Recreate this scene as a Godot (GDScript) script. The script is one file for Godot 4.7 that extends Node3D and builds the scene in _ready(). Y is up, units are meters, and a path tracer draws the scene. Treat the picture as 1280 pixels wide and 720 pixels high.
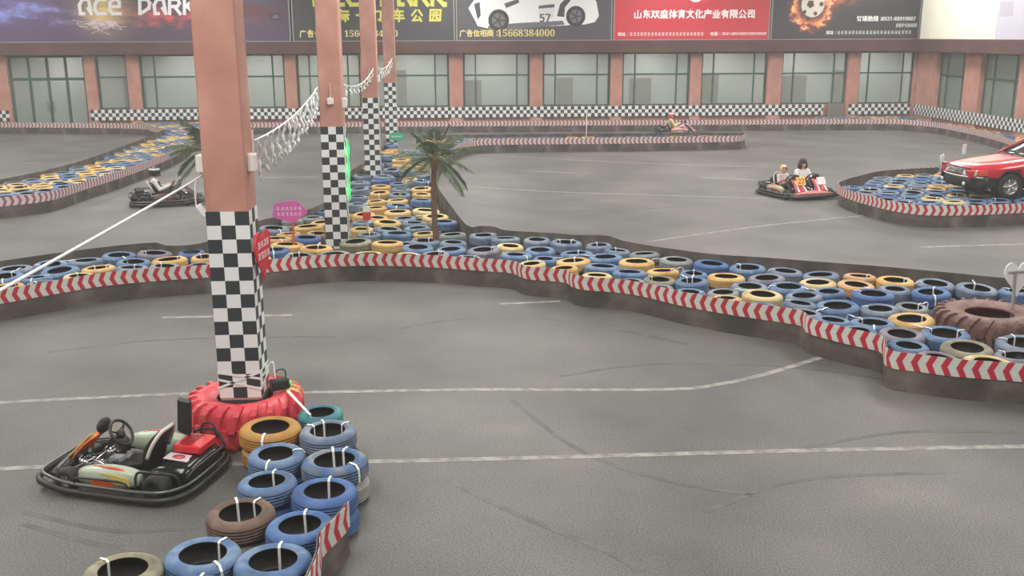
extends Node3D
# An indoor kart hall seen from its gallery. Metres, y up, the glazed shop wall lies towards -z.
const EXPOSURE = 1.0
const HAZE = 0.0026
const SKY_LIGHT = 79.0
const SHOP_LIGHT = 8.0
const SKY_SIZE = Vector2(2.4, 9.0)
const SKY_X = [-21.0, -10.5, 0.0, 10.5, 20.0]
const SKY_Z = [-43.5, -30.5, -17.5]
const SKY_FRONT_Z = -4.0
const SKY_FRONT_X = [-14.5, -3.5, 6.0]  # fewer panels over the gallery
const NEAR_TYRES = [
	[-1.99, -10.02, 0.325, "Y"], [-1.51, -10.41, 0.246, "t"], [-1.37, -9.89, 0.298, "g"], [-1.81, -9.31, 0.280, "b"], [-1.21, -9.12, 0.325, "e"], [-1.78, -8.67, 0.273, "b"], [-1.23, -8.44, 0.303, "B"], [-1.90, -8.06, 0.296, "n"],
	[-1.35, -7.79, 0.291, "B"], [-2.06, -7.35, 0.303, "b"], [-1.48, -7.21, 0.309, "b"], [-2.62, -7.14, 0.303, "l"], [-2.00, -6.77, 0.288, "B"], [-1.46, -6.58, 0.282, "g"], [-0.90, -6.63, 0.285, "b"],
]
const BARRIER_TYRES = [
	[0.58, -20.30, 0.297, "g"], [1.02, -19.91, 0.301, "g"], [1.64, -19.71, 0.274, "g"], [2.19, -19.39, 0.320, "g"], [0.54, -18.85, 0.316, "v"], [1.06, -19.19, 0.267, "p"], [1.62, -18.78, 0.300, "b"], [1.14, -18.43, 0.302, "b"],
	[1.65, -17.99, 0.240, "b"], [2.16, -17.79, 0.323, "y"], [2.29, -18.44, 0.318, "b"], [1.38, -17.53, 0.252, "p"], [1.92, -17.16, 0.255, "y"], [0.24, -18.15, 0.240, "g"], [2.42, -16.64, 0.268, "p"], [2.82, -19.14, 0.259, "g"],
	[3.09, -18.66, 0.261, "g"], [3.56, -18.26, 0.294, "G"], [4.05, -17.78, 0.310, "G"], [2.78, -18.03, 0.327, "b"], [3.29, -17.64, 0.328, "y"], [2.61, -17.31, 0.329, "b"], [3.02, -16.83, 0.307, "b"], [3.62, -16.85, 0.287, "y"],
	[3.43, -16.27, 0.277, "l"], [4.10, -16.63, 0.242, "b"], [3.94, -16.05, 0.281, "b"], [3.30, -15.72, 0.262, "g"], [2.93, -16.13, 0.240, "g"], [3.73, -15.31, 0.243, "b"], [4.59, -17.35, 0.317, "B"], [5.18, -17.05, 0.327, "b"],
	[5.72, -16.65, 0.299, "g"], [4.58, -16.28, 0.319, "y"], [5.28, -16.24, 0.313, "v"], [5.43, -15.58, 0.330, "b"], [4.82, -15.71, 0.303, "g"], [4.29, -15.34, 0.263, "G"], [4.84, -15.10, 0.324, "p"], [4.21, -14.86, 0.240, "y"],
	[5.48, -14.96, 0.290, "g"], [4.61, -14.46, 0.280, "b"], [5.13, -13.99, 0.268, "g"], [6.01, -15.83, 0.305, "p"], [6.28, -16.41, 0.317, "g"], [6.87, -16.20, 0.278, "o"], [6.59, -15.69, 0.305, "o"], [7.34, -15.87, 0.308, "y"],
	[5.97, -15.20, 0.256, "b"], [6.59, -14.98, 0.330, "B"], [7.07, -15.27, 0.245, "g"], [5.23, -14.49, 0.253, "g"], [5.80, -14.39, 0.330, "b"], [6.36, -14.16, 0.288, "g"], [6.88, -14.25, 0.248, "G"], [5.39, -13.54, 0.259, "b"],
	[5.96, -13.46, 0.327, "b"], [5.55, -13.00, 0.276, "b"], [6.59, -13.59, 0.330, "y"], [7.92, -15.66, 0.311, "g"], [8.46, -15.34, 0.330, "g"], [7.56, -15.03, 0.306, "B"], [6.73, -12.86, 0.330, "b"], [6.10, -12.85, 0.307, "v"],
	[7.54, -12.35, 0.330, "g"], [6.70, -12.21, 0.330, "l"], [5.95, -12.31, 0.265, "b"], [6.10, -11.78, 0.290, "v"], [7.20, -11.84, 0.301, "v"], [6.66, -11.58, 0.317, "p"], [9.02, -15.03, 0.321, "b"], [-3.90, -21.44, 0.330, "g"],
	[-3.64, -22.34, 0.251, "G"], [-3.19, -21.64, 0.330, "y"], [-3.23, -22.67, 0.255, "G"], [-3.10, -23.61, 0.246, "b"], [-2.97, -22.16, 0.240, "y"], [-3.65, -20.25, 0.318, "y"], [-3.47, -20.79, 0.259, "y"], [-3.34, -19.69, 0.330, "y"],
	[-3.04, -20.29, 0.303, "B"], [-2.88, -20.82, 0.252, "y"], [-2.00, -19.91, 0.330, "l"], [-2.71, -19.24, 0.319, "y"], [-2.94, -18.60, 0.293, "G"], [-2.31, -18.70, 0.330, "G"], [-1.66, -18.65, 0.273, "p"], [-3.49, -19.10, 0.293, "B"],
	[-2.01, -21.29, 0.249, "y"], [-1.79, -20.56, 0.258, "g"], [-1.44, -21.25, 0.300, "g"], [-1.22, -20.60, 0.325, "b"], [-1.36, -19.69, 0.319, "y"], [-1.50, -21.92, 0.310, "y"], [-1.14, -22.50, 0.272, "g"], [-0.91, -21.88, 0.283, "g"],
	[-0.81, -21.30, 0.293, "g"], [-0.65, -20.65, 0.251, "y"], [-0.62, -19.88, 0.307, "g"], [-0.74, -19.25, 0.313, "b"], [-0.09, -19.04, 0.303, "b"], [-0.05, -20.43, 0.282, "G"], [-0.05, -19.60, 0.271, "g"], [-0.25, -21.93, 0.302, "b"],
	[-0.45, -22.55, 0.310, "y"], [-0.69, -23.44, 0.330, "p"], [-0.83, -25.01, 0.302, "b"], [-0.86, -25.94, 0.260, "y"], [-1.34, -23.27, 0.319, "y"], [-1.89, -23.88, 0.269, "y"], [-1.78, -22.66, 0.255, "y"], [-2.11, -23.11, 0.269, "y"],
	[-1.40, -24.31, 0.303, "b"], [-1.44, -25.06, 0.282, "y"], [-1.97, -24.98, 0.260, "y"], [-1.44, -25.98, 0.302, "g"], [-2.49, -25.66, 0.267, "g"], [-2.38, -24.51, 0.256, "g"], [-2.04, -21.97, 0.240, "g"], [-0.91, -18.45, 0.270, "p"],
	[-0.38, -18.48, 0.271, "G"], [-2.09, -29.57, 0.330, "g"], [-2.11, -28.75, 0.298, "B"], [-2.02, -27.47, 0.275, "y"], [-1.96, -26.30, 0.274, "y"], [-1.54, -27.90, 0.279, "g"], [-1.45, -26.98, 0.270, "g"], [-0.97, -29.86, 0.251, "g"],
	[-0.93, -28.49, 0.274, "b"], [-0.89, -27.08, 0.315, "y"], [-2.75, -29.69, 0.299, "g"], [-2.66, -28.31, 0.294, "g"], [-2.57, -27.07, 0.281, "g"], [-1.93, -31.06, 0.272, "g"], [-1.68, -32.24, 0.321, "y"], [-1.77, -33.54, 0.307, "y"],
	[-1.85, -35.19, 0.293, "o"], [-2.26, -36.50, 0.260, "y"], [-2.27, -34.74, 0.240, "b"], [-2.40, -38.45, 0.259, "b"], [-1.16, -34.40, 0.301, "g"], [-1.15, -33.04, 0.289, "G"], [-1.06, -31.98, 0.280, "y"], [-2.63, -31.50, 0.251, "o"],
	[-1.46, -30.82, 0.270, "g"], [-1.30, -29.02, 0.255, "y"], [-2.50, -32.31, 0.257, "b"], [-1.60, -36.44, 0.260, "g"], [-2.37, -35.75, 0.255, "y"], [-1.07, -36.13, 0.287, "g"], [-0.63, -35.08, 0.279, "b"], [-7.86, -17.85, 0.321, "g"],
	[-7.76, -17.23, 0.319, "b"], [-7.42, -16.57, 0.252, "y"], [-7.34, -18.16, 0.304, "b"], [-6.98, -17.65, 0.330, "b"], [-6.83, -18.48, 0.310, "g"], [-6.39, -17.86, 0.300, "y"], [-6.53, -17.27, 0.264, "p"], [-6.35, -18.86, 0.316, "b"],
	[-5.72, -18.95, 0.330, "v"], [-5.93, -18.34, 0.308, "b"], [-5.78, -17.76, 0.299, "g"], [-5.29, -18.42, 0.325, "y"], [-5.23, -17.83, 0.273, "G"], [-5.05, -19.08, 0.262, "B"], [-4.70, -18.59, 0.240, "y"], [-4.62, -17.90, 0.245, "G"],
	[-4.54, -19.34, 0.265, "b"], [-4.20, -18.54, 0.271, "y"], [-4.14, -19.70, 0.285, "g"], [-4.23, -20.32, 0.277, "y"], [-4.05, -19.06, 0.274, "b"], [-4.13, -18.02, 0.263, "g"], [-3.67, -18.37, 0.252, "p"], [-7.19, -17.10, 0.275, "b"],
	[-6.90, -16.63, 0.282, "g"], [-6.00, -17.23, 0.278, "b"],
]
const FAR_TYRES = [
	[11.30, -23.18, 0.302, "b"], [11.96, -23.18, 0.292, "b"], [12.55, -23.19, 0.303, "g"], [13.18, -23.20, 0.301, "g"], [13.80, -23.19, 0.298, "g"], [11.02, -23.70, 0.300, "g"], [11.63, -23.67, 0.294, "b"], [12.27, -23.70, 0.273, "p"],
	[12.82, -23.70, 0.273, "b"], [14.08, -23.68, 0.284, "b"], [13.44, -23.74, 0.272, "b"], [10.79, -24.23, 0.282, "g"], [11.95, -24.18, 0.293, "p"], [11.36, -24.22, 0.302, "b"], [12.59, -24.21, 0.300, "g"], [13.16, -24.21, 0.281, "b"],
	[13.73, -24.22, 0.277, "b"], [14.38, -24.23, 0.275, "b"], [-11.87, -25.87, 0.278, "b"], [10.49, -24.76, 0.277, "g"], [11.03, -24.77, 0.278, "B"], [11.67, -24.74, 0.287, "b"], [12.29, -24.72, 0.275, "b"], [12.86, -24.71, 0.271, "y"],
	[13.46, -24.71, 0.277, "p"], [14.63, -24.72, 0.288, "b"], [14.06, -24.77, 0.287, "b"], [-11.62, -26.45, 0.272, "b"], [-12.16, -26.48, 0.276, "G"], [-11.00, -26.42, 0.279, "g"], [10.71, -25.33, 0.284, "g"], [11.95, -25.26, 0.299, "g"],
	[11.32, -25.31, 0.289, "g"], [12.56, -25.26, 0.303, "b"], [13.14, -25.27, 0.285, "g"], [13.74, -25.25, 0.279, "g"], [14.40, -25.27, 0.300, "b"], [14.99, -25.29, 0.297, "g"], [-12.47, -26.95, 0.299, "g"], [-11.89, -26.99, 0.272, "g"],
	[-11.31, -27.00, 0.300, "g"], [11.06, -25.83, 0.298, "G"], [12.25, -25.82, 0.291, "G"], [11.67, -25.86, 0.291, "B"], [13.47, -25.79, 0.301, "b"], [12.85, -25.84, 0.272, "y"], [14.03, -25.84, 0.277, "g"], [14.70, -25.82, 0.301, "g"],
	[15.29, -25.80, 0.298, "p"], [-12.20, -27.53, 0.281, "p"], [-11.63, -27.50, 0.295, "g"], [-11.05, -27.54, 0.289, "b"], [10.75, -26.33, 0.297, "b"], [11.33, -26.38, 0.292, "B"], [11.93, -26.38, 0.289, "p"], [12.58, -26.38, 0.281, "g"],
	[13.16, -26.35, 0.302, "y"], [14.32, -26.31, 0.281, "b"], [13.73, -26.36, 0.279, "y"], [15.56, -26.31, 0.291, "b"], [14.97, -26.35, 0.302, "B"], [-12.52, -27.98, 0.287, "p"], [-11.89, -28.03, 0.288, "y"], [-10.71, -27.99, 0.279, "b"],
	[-11.31, -28.06, 0.300, "y"], [11.61, -26.87, 0.270, "b"], [12.24, -26.85, 0.277, "b"], [12.88, -26.86, 0.276, "b"], [13.48, -26.86, 0.290, "b"], [14.66, -26.83, 0.282, "b"], [14.08, -26.91, 0.274, "y"], [15.27, -26.85, 0.287, "g"],
	[15.87, -26.85, 0.299, "g"], [-12.76, -28.51, 0.275, "y"], [-12.20, -28.54, 0.279, "p"], [-10.97, -28.54, 0.301, "b"], [-11.55, -28.60, 0.281, "y"], [12.52, -27.37, 0.303, "g"], [11.94, -27.43, 0.294, "g"], [13.13, -27.37, 0.303, "b"],
	[13.76, -27.37, 0.303, "b"], [14.34, -27.41, 0.288, "b"], [15.58, -27.37, 0.303, "y"], [14.99, -27.40, 0.297, "y"], [-12.52, -29.04, 0.287, "g"], [16.19, -27.39, 0.293, "b"], [-11.92, -29.09, 0.288, "G"], [-11.27, -29.08, 0.281, "p"],
	[-10.70, -29.07, 0.297, "p"], [12.28, -27.92, 0.298, "g"], [12.87, -27.91, 0.289, "b"], [14.02, -27.92, 0.287, "g"],
]
const REST_TYRES = [
	[8.18, -12.37, 0.321, "b"], [7.77, -11.67, 0.305, "y"], [7.33, -11.27, 0.294, "b"], [8.66, -13.29, 0.330, "y"], [9.37, -14.49, 0.330, "g"], [-8.35, -17.47, 0.308, "g"], [-8.25, -16.88, 0.298, "y"], [-7.90, -16.33, 0.288, "b"],
	[-8.81, -17.08, 0.300, "b"], [-8.47, -16.34, 0.288, "g"], [-12.20, -49.71, 0.273, "y"], [-11.56, -49.69, 0.299, "G"], [-11.00, -49.72, 0.271, "y"], [-11.87, -49.14, 0.272, "b"], [-11.29, -49.14, 0.274, "g"], [-12.20, -48.65, 0.294, "b"],
	[-11.57, -48.58, 0.288, "b"], [-11.00, -48.63, 0.276, "G"], [-11.92, -48.11, 0.297, "g"], [-11.26, -48.09, 0.285, "y"], [-11.60, -47.60, 0.303, "b"], [-10.99, -47.58, 0.300, "y"], [-11.29, -47.06, 0.304, "p"], [-11.59, -46.50, 0.296, "p"],
	[-11.02, -46.55, 0.293, "b"], [-11.31, -45.94, 0.285, "G"], [-11.30, -44.89, 0.305, "y"], [-12.77, -27.46, 0.284, "y"], [-13.66, -26.93, 0.304, "b"], [-13.08, -26.98, 0.290, "g"], [-14.01, -26.44, 0.303, "y"], [-13.39, -26.40, 0.299, "g"],
	[-12.83, -26.47, 0.271, "y"], [-13.70, -25.90, 0.279, "g"], [-13.08, -25.88, 0.297, "b"], [-12.47, -25.93, 0.282, "b"], [-13.38, -25.39, 0.281, "b"], [-12.79, -25.39, 0.277, "G"], [-12.20, -25.34, 0.303, "y"], [-13.05, -24.82, 0.293, "p"],
	[19.45, -30.04, 0.286, "B"], [20.03, -30.05, 0.278, "y"], [18.55, -29.50, 0.282, "g"], [19.18, -29.51, 0.285, "B"], [19.74, -29.51, 0.283, "y"], [18.25, -29.02, 0.289, "b"], [18.89, -29.00, 0.291, "g"], [19.46, -28.95, 0.289, "b"],
	[17.40, -28.48, 0.278, "y"], [18.00, -28.50, 0.298, "b"], [18.58, -28.48, 0.273, "b"], [19.16, -28.48, 0.274, "g"], [17.11, -27.93, 0.278, "g"], [17.69, -27.96, 0.275, "b"], [18.26, -27.90, 0.295, "y"], [18.86, -27.89, 0.283, "b"],
	[16.77, -27.42, 0.295, "B"], [17.40, -27.43, 0.288, "b"], [17.97, -27.41, 0.286, "b"], [18.57, -27.40, 0.301, "p"], [16.45, -26.88, 0.292, "b"], [17.09, -26.87, 0.273, "b"], [17.65, -26.90, 0.304, "b"], [18.25, -26.90, 0.300, "g"],
	[16.15, -26.35, 0.275, "p"], [16.76, -26.33, 0.289, "G"], [17.34, -26.36, 0.302, "y"], [17.91, -26.39, 0.286, "b"], [15.91, -25.79, 0.285, "b"], [16.49, -25.84, 0.277, "b"], [17.06, -25.84, 0.296, "b"], [15.60, -25.24, 0.282, "y"],
	[16.17, -25.26, 0.285, "b"], [16.77, -25.30, 0.280, "g"], [15.23, -24.76, 0.293, "b"], [15.90, -24.76, 0.287, "b"], [16.51, -24.72, 0.293, "g"], [14.98, -24.21, 0.279, "b"], [15.52, -24.21, 0.272, "p"], [16.21, -24.22, 0.285, "B"],
	[14.64, -23.65, 0.285, "b"], [15.26, -23.73, 0.285, "b"], [22.67, -36.76, 0.300, "y"], [22.37, -36.23, 0.287, "g"], [22.04, -35.72, 0.289, "o"], [22.69, -35.69, 0.276, "y"], [21.78, -35.18, 0.281, "y"], [22.34, -35.13, 0.279, "o"],
	[21.48, -34.60, 0.290, "b"], [22.08, -34.64, 0.273, "o"], [22.68, -34.67, 0.281, "y"], [21.13, -34.12, 0.297, "g"], [21.74, -34.11, 0.279, "g"], [22.35, -34.08, 0.281, "b"], [20.86, -33.52, 0.300, "y"], [21.46, -33.59, 0.299, "y"],
	[22.05, -33.60, 0.295, "G"], [22.71, -33.59, 0.297, "g"], [20.53, -33.00, 0.293, "o"], [21.16, -33.03, 0.282, "b"], [21.74, -33.00, 0.271, "o"], [22.31, -33.01, 0.300, "g"], [20.17, -32.48, 0.276, "g"], [20.85, -32.45, 0.297, "b"],
	[21.41, -32.50, 0.276, "g"], [22.08, -32.49, 0.275, "o"], [22.65, -32.45, 0.300, "o"], [19.91, -31.90, 0.273, "g"], [20.50, -31.98, 0.274, "b"], [21.17, -31.94, 0.300, "G"], [21.77, -31.99, 0.295, "G"], [22.34, -31.93, 0.278, "G"],
	[19.64, -31.35, 0.301, "g"], [20.22, -31.37, 0.278, "G"], [20.84, -31.43, 0.298, "y"], [21.42, -31.41, 0.296, "g"], [22.06, -31.41, 0.272, "o"], [22.62, -31.45, 0.291, "g"], [13.45, -27.95, 0.270, "B"], [14.68, -27.91, 0.303, "B"],
	[15.87, -27.88, 0.301, "y"], [15.29, -27.94, 0.294, "g"], [-12.21, -29.59, 0.303, "g"], [16.46, -27.95, 0.288, "G"], [-11.62, -29.57, 0.283, "G"], [-10.95, -29.62, 0.273, "y"], [13.17, -28.43, 0.272, "y"], [13.75, -28.48, 0.279, "G"],
	[14.31, -28.45, 0.283, "y"], [14.95, -28.44, 0.290, "b"], [15.59, -28.49, 0.294, "g"], [16.78, -28.44, 0.305, "g"], [-11.89, -30.09, 0.282, "p"], [16.18, -28.50, 0.303, "b"], [-11.33, -30.11, 0.282, "b"], [-10.70, -30.14, 0.272, "g"],
	[14.69, -28.97, 0.304, "G"], [15.31, -28.98, 0.275, "b"], [15.87, -28.98, 0.279, "b"], [17.07, -28.95, 0.301, "g"], [-12.11, -30.63, 0.279, "y"], [16.42, -29.02, 0.284, "y"], [-10.97, -30.61, 0.273, "y"], [17.66, -28.97, 0.293, "b"],
	[-11.54, -30.66, 0.304, "b"], [-10.39, -30.68, 0.293, "p"], [16.74, -29.49, 0.288, "b"], [-11.93, -31.19, 0.305, "g"], [-11.26, -31.18, 0.298, "y"], [17.34, -29.55, 0.303, "b"], [17.97, -29.53, 0.301, "y"], [-10.68, -31.22, 0.292, "g"],
	[-11.61, -31.70, 0.290, "g"], [-11.00, -31.71, 0.300, "y"], [-10.43, -31.72, 0.281, "g"], [-11.87, -32.29, 0.298, "g"], [-11.28, -32.26, 0.302, "y"], [-10.68, -32.27, 0.302, "p"], [-11.60, -32.79, 0.276, "y"], [-11.00, -32.78, 0.293, "b"],
	[-10.38, -32.77, 0.294, "b"], [-11.32, -33.27, 0.287, "b"], [-10.68, -33.31, 0.283, "b"], [-11.56, -33.79, 0.291, "y"], [-11.00, -33.85, 0.289, "G"], [-10.40, -33.83, 0.282, "g"], [-11.30, -34.38, 0.288, "y"], [-10.74, -34.37, 0.277, "y"],
	[-10.20, -34.37, 0.278, "b"], [-11.64, -34.87, 0.289, "b"], [-10.98, -34.88, 0.274, "g"], [-10.42, -34.89, 0.293, "g"], [-11.82, -35.41, 0.289, "b"], [-11.24, -35.43, 0.299, "G"], [-10.68, -35.42, 0.270, "b"], [-11.62, -35.95, 0.289, "y"],
	[-10.96, -35.94, 0.298, "G"], [-10.39, -35.98, 0.272, "y"], [-11.27, -36.44, 0.297, "b"], [-11.84, -36.48, 0.280, "G"], [-10.69, -36.47, 0.299, "g"], [-11.56, -37.00, 0.303, "p"], [-10.96, -36.99, 0.296, "y"], [-10.38, -36.97, 0.289, "b"],
	[-11.83, -37.53, 0.304, "G"], [-11.25, -37.51, 0.288, "p"], [-10.66, -37.49, 0.293, "b"], [-11.60, -38.06, 0.281, "g"], [-11.01, -38.05, 0.286, "y"], [-10.39, -38.09, 0.285, "g"], [-11.88, -38.57, 0.293, "G"], [-10.73, -38.56, 0.285, "y"],
	[-11.30, -38.61, 0.273, "G"], [-11.63, -39.09, 0.282, "y"], [-11.01, -39.11, 0.273, "g"], [-10.46, -39.09, 0.272, "b"], [0.28, -38.91, 0.298, "g"], [-11.85, -39.63, 0.276, "y"], [-10.70, -39.61, 0.275, "y"], [-11.26, -39.64, 0.291, "b"],
	[-0.02, -39.45, 0.282, "G"], [0.62, -39.45, 0.276, "G"], [-11.64, -40.18, 0.302, "b"], [1.19, -39.47, 0.300, "G"], [-10.95, -40.20, 0.282, "b"], [2.40, -39.45, 0.272, "g"], [1.80, -39.49, 0.300, "g"], [3.03, -39.44, 0.296, "y"],
	[3.62, -39.46, 0.281, "y"], [4.21, -39.44, 0.281, "g"], [4.80, -39.46, 0.277, "G"], [5.42, -39.46, 0.282, "G"], [5.99, -39.45, 0.294, "g"], [6.58, -39.47, 0.293, "y"], [7.19, -39.49, 0.296, "b"], [7.85, -39.48, 0.273, "G"],
	[8.41, -39.49, 0.294, "y"], [-0.26, -40.00, 0.293, "o"], [-0.84, -40.05, 0.298, "y"], [9.02, -39.49, 0.276, "G"], [-11.30, -40.66, 0.272, "y"], [0.86, -39.99, 0.288, "G"], [-11.93, -40.74, 0.274, "y"], [1.48, -39.97, 0.286, "y"],
	[0.30, -40.04, 0.275, "b"], [-10.67, -40.69, 0.291, "g"], [2.12, -39.98, 0.290, "G"], [10.26, -39.57, 0.290, "o"], [2.68, -40.02, 0.282, "G"], [3.90, -39.97, 0.302, "y"], [3.30, -40.01, 0.305, "G"], [5.08, -39.96, 0.276, "g"],
	[4.55, -39.99, 0.270, "g"], [5.74, -40.01, 0.288, "G"], [6.32, -39.99, 0.298, "G"], [6.94, -40.00, 0.277, "g"], [7.54, -39.98, 0.288, "G"], [8.10, -39.97, 0.282, "G"], [8.73, -39.98, 0.294, "b"], [9.32, -39.94, 0.270, "g"],
	[0.01, -40.50, 0.272, "g"], [-11.63, -41.22, 0.292, "p"], [0.62, -40.51, 0.294, "G"], [1.22, -40.50, 0.272, "g"], [9.88, -40.01, 0.304, "g"], [-10.96, -41.25, 0.296, "g"], [11.13, -40.00, 0.289, "y"], [10.56, -40.04, 0.281, "y"],
	[2.41, -40.52, 0.291, "G"], [1.82, -40.56, 0.291, "b"], [3.00, -40.54, 0.305, "g"], [3.61, -40.54, 0.291, "g"], [4.19, -40.52, 0.302, "b"], [6.04, -40.49, 0.277, "b"], [4.79, -40.57, 0.286, "o"], [6.59, -40.49, 0.272, "g"],
	[5.44, -40.56, 0.299, "y"], [7.19, -40.50, 0.292, "G"], [9.02, -40.48, 0.298, "y"], [7.84, -40.55, 0.289, "G"], [8.44, -40.56, 0.297, "b"], [-11.86, -41.76, 0.304, "b"], [9.61, -40.53, 0.289, "g"], [10.22, -40.50, 0.299, "o"],
	[11.39, -40.49, 0.279, "g"], [10.82, -40.53, 0.276, "G"], [-11.29, -41.80, 0.279, "p"], [-11.60, -42.32, 0.275, "y"], [-10.95, -42.31, 0.290, "y"], [-11.32, -42.79, 0.278, "g"], [-11.89, -42.83, 0.285, "g"], [-11.03, -43.29, 0.284, "b"],
	[-11.59, -43.33, 0.288, "b"], [-11.27, -43.83, 0.288, "y"], [-11.91, -43.87, 0.303, "g"], [-12.22, -44.38, 0.298, "b"], [-11.58, -44.37, 0.297, "g"], [-11.92, -44.86, 0.277, "g"], [20.56, -34.03, 0.288, "y"], [-12.19, -45.36, 0.297, "y"],
	[-11.64, -45.48, 0.279, "g"], [20.79, -34.66, 0.304, "o"], [-12.47, -46.02, 0.284, "b"], [-11.87, -45.99, 0.281, "g"], [21.11, -35.16, 0.302, "b"], [-13.42, -46.50, 0.272, "g"], [-12.77, -46.54, 0.304, "g"], [-12.17, -46.51, 0.297, "p"],
	[-13.12, -47.06, 0.290, "y"], [-12.49, -47.06, 0.297, "G"], [-11.87, -47.03, 0.282, "b"], [21.48, -35.66, 0.276, "y"], [-13.38, -47.55, 0.272, "p"], [-14.00, -47.60, 0.272, "y"], [-12.80, -47.54, 0.274, "y"], [-12.21, -47.58, 0.301, "b"],
	[21.73, -36.24, 0.298, "y"], [-14.92, -48.09, 0.273, "b"], [-14.34, -48.09, 0.297, "b"], [-13.68, -48.07, 0.304, "b"], [-13.08, -48.08, 0.303, "y"], [-12.50, -48.08, 0.288, "y"], [21.46, -36.74, 0.278, "G"], [-14.60, -48.59, 0.273, "y"],
	[-15.17, -48.64, 0.272, "g"], [-14.05, -48.58, 0.276, "y"], [22.06, -36.79, 0.294, "o"], [-13.41, -48.60, 0.296, "g"], [-12.82, -48.60, 0.295, "g"], [-14.35, -49.14, 0.291, "g"], [-13.70, -49.11, 0.283, "b"], [-14.91, -49.19, 0.279, "g"],
	[-13.15, -49.14, 0.278, "b"], [-12.50, -49.14, 0.298, "y"], [21.76, -37.34, 0.295, "o"], [22.32, -37.33, 0.275, "G"], [-14.00, -49.64, 0.304, "g"], [-15.18, -49.71, 0.277, "y"], [-14.62, -49.71, 0.292, "g"], [-13.41, -49.67, 0.294, "g"],
	[-12.83, -49.67, 0.298, "g"], [22.03, -37.86, 0.296, "y"], [22.63, -37.85, 0.278, "y"], [22.35, -38.37, 0.280, "o"], [22.08, -38.88, 0.284, "b"], [22.70, -38.92, 0.270, "o"], [22.33, -39.44, 0.288, "b"], [22.02, -40.04, 0.296, "y"],
	[22.63, -40.02, 0.302, "g"], [22.34, -40.53, 0.270, "g"], [22.63, -41.10, 0.304, "y"], [22.33, -41.63, 0.296, "g"], [22.64, -42.13, 0.281, "y"], [22.28, -42.65, 0.303, "g"], [22.67, -43.22, 0.305, "y"], [22.33, -43.74, 0.280, "b"],
	[22.63, -44.31, 0.284, "o"], [22.32, -44.86, 0.294, "y"], [22.06, -45.37, 0.295, "o"], [22.67, -45.37, 0.304, "y"], [22.32, -45.91, 0.281, "b"], [22.09, -46.42, 0.286, "y"], [22.65, -46.42, 0.278, "b"], [21.13, -46.97, 0.271, "y"],
	[20.53, -47.01, 0.294, "o"], [21.73, -47.00, 0.271, "g"], [22.36, -47.00, 0.279, "b"], [18.41, -47.50, 0.277, "g"], [18.99, -47.52, 0.287, "y"], [19.58, -47.53, 0.284, "G"], [21.46, -47.47, 0.272, "b"], [20.17, -47.54, 0.276, "G"],
	[20.84, -47.52, 0.300, "o"], [22.02, -47.48, 0.303, "g"], [22.61, -47.52, 0.285, "o"], [18.05, -48.01, 0.291, "o"], [18.66, -48.04, 0.272, "G"], [19.34, -48.03, 0.278, "G"], [20.51, -48.01, 0.305, "y"], [19.91, -48.05, 0.301, "b"],
	[21.15, -48.09, 0.275, "b"], [21.75, -48.10, 0.274, "g"], [22.31, -48.08, 0.301, "b"], [18.40, -48.60, 0.300, "G"], [19.02, -48.61, 0.273, "b"], [19.58, -48.59, 0.294, "g"], [20.19, -48.56, 0.294, "G"], [20.83, -48.58, 0.284, "y"],
	[21.45, -48.63, 0.275, "g"], [22.64, -48.56, 0.294, "G"], [22.06, -48.61, 0.300, "g"], [18.11, -49.13, 0.273, "G"], [18.67, -49.12, 0.291, "G"], [19.30, -49.12, 0.304, "G"], [19.90, -49.11, 0.300, "g"], [20.49, -49.11, 0.273, "g"],
	[21.10, -49.12, 0.303, "o"], [21.78, -49.13, 0.280, "y"], [22.36, -49.10, 0.285, "g"], [18.35, -49.69, 0.301, "G"], [19.62, -49.64, 0.279, "g"], [18.96, -49.71, 0.289, "G"], [20.22, -49.65, 0.301, "o"], [20.84, -49.63, 0.275, "y"],
	[21.40, -49.66, 0.291, "G"], [22.01, -49.65, 0.304, "o"], [22.66, -49.71, 0.295, "g"],
]
const EDGE_FRONT = [[-8.58, -14.70], [-7.96, -15.31], [-7.24, -15.85], [-6.68, -16.35], [-5.98, -16.93], [-5.12, -17.23], [-4.38, -17.42], [-3.43, -17.74], [-2.48, -18.08], [-1.61, -18.15], [-0.58, -17.97], [0.43, -17.59], [1.00, -17.35], [1.25, -16.88], [1.85, -16.59], [2.06, -16.11], [2.86, -15.71], [3.59, -14.87], [4.20, -14.34], [4.89, -13.84], [5.02, -13.65], [5.00, -13.31], [5.33, -12.81], [5.64, -12.41], [5.48, -11.83], [5.78, -11.61], [6.18, -11.39], [6.86, -11.16], [7.62, -10.78], [8.31, -10.39]]
const EDGE_BACK_LEFT = [[-9.65, -16.68], [-8.97, -17.39], [-8.17, -18.03], [-7.08, -18.92], [-5.98, -19.48], [-5.68, -19.34], [-5.44, -19.17], [-4.87, -19.51], [-4.31, -21.65], [-3.94, -22.32], [-3.15, -24.14], [-3.05, -30.08], [-2.75, -32.87], [-2.60, -36.77], [-2.75, -40.04]]
const EDGE_BACK_RIGHT = [[-0.16, -24.02], [0.25, -20.92], [0.52, -20.80], [0.80, -20.69], [1.08, -20.22], [1.96, -19.89], [2.42, -19.65], [3.01, -19.56], [3.41, -18.81], [4.56, -17.76], [5.60, -17.27], [6.35, -16.89], [7.31, -16.44], [8.20, -15.95], [9.23, -15.30], [10.15, -14.65], [10.94, -13.95]]
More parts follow.
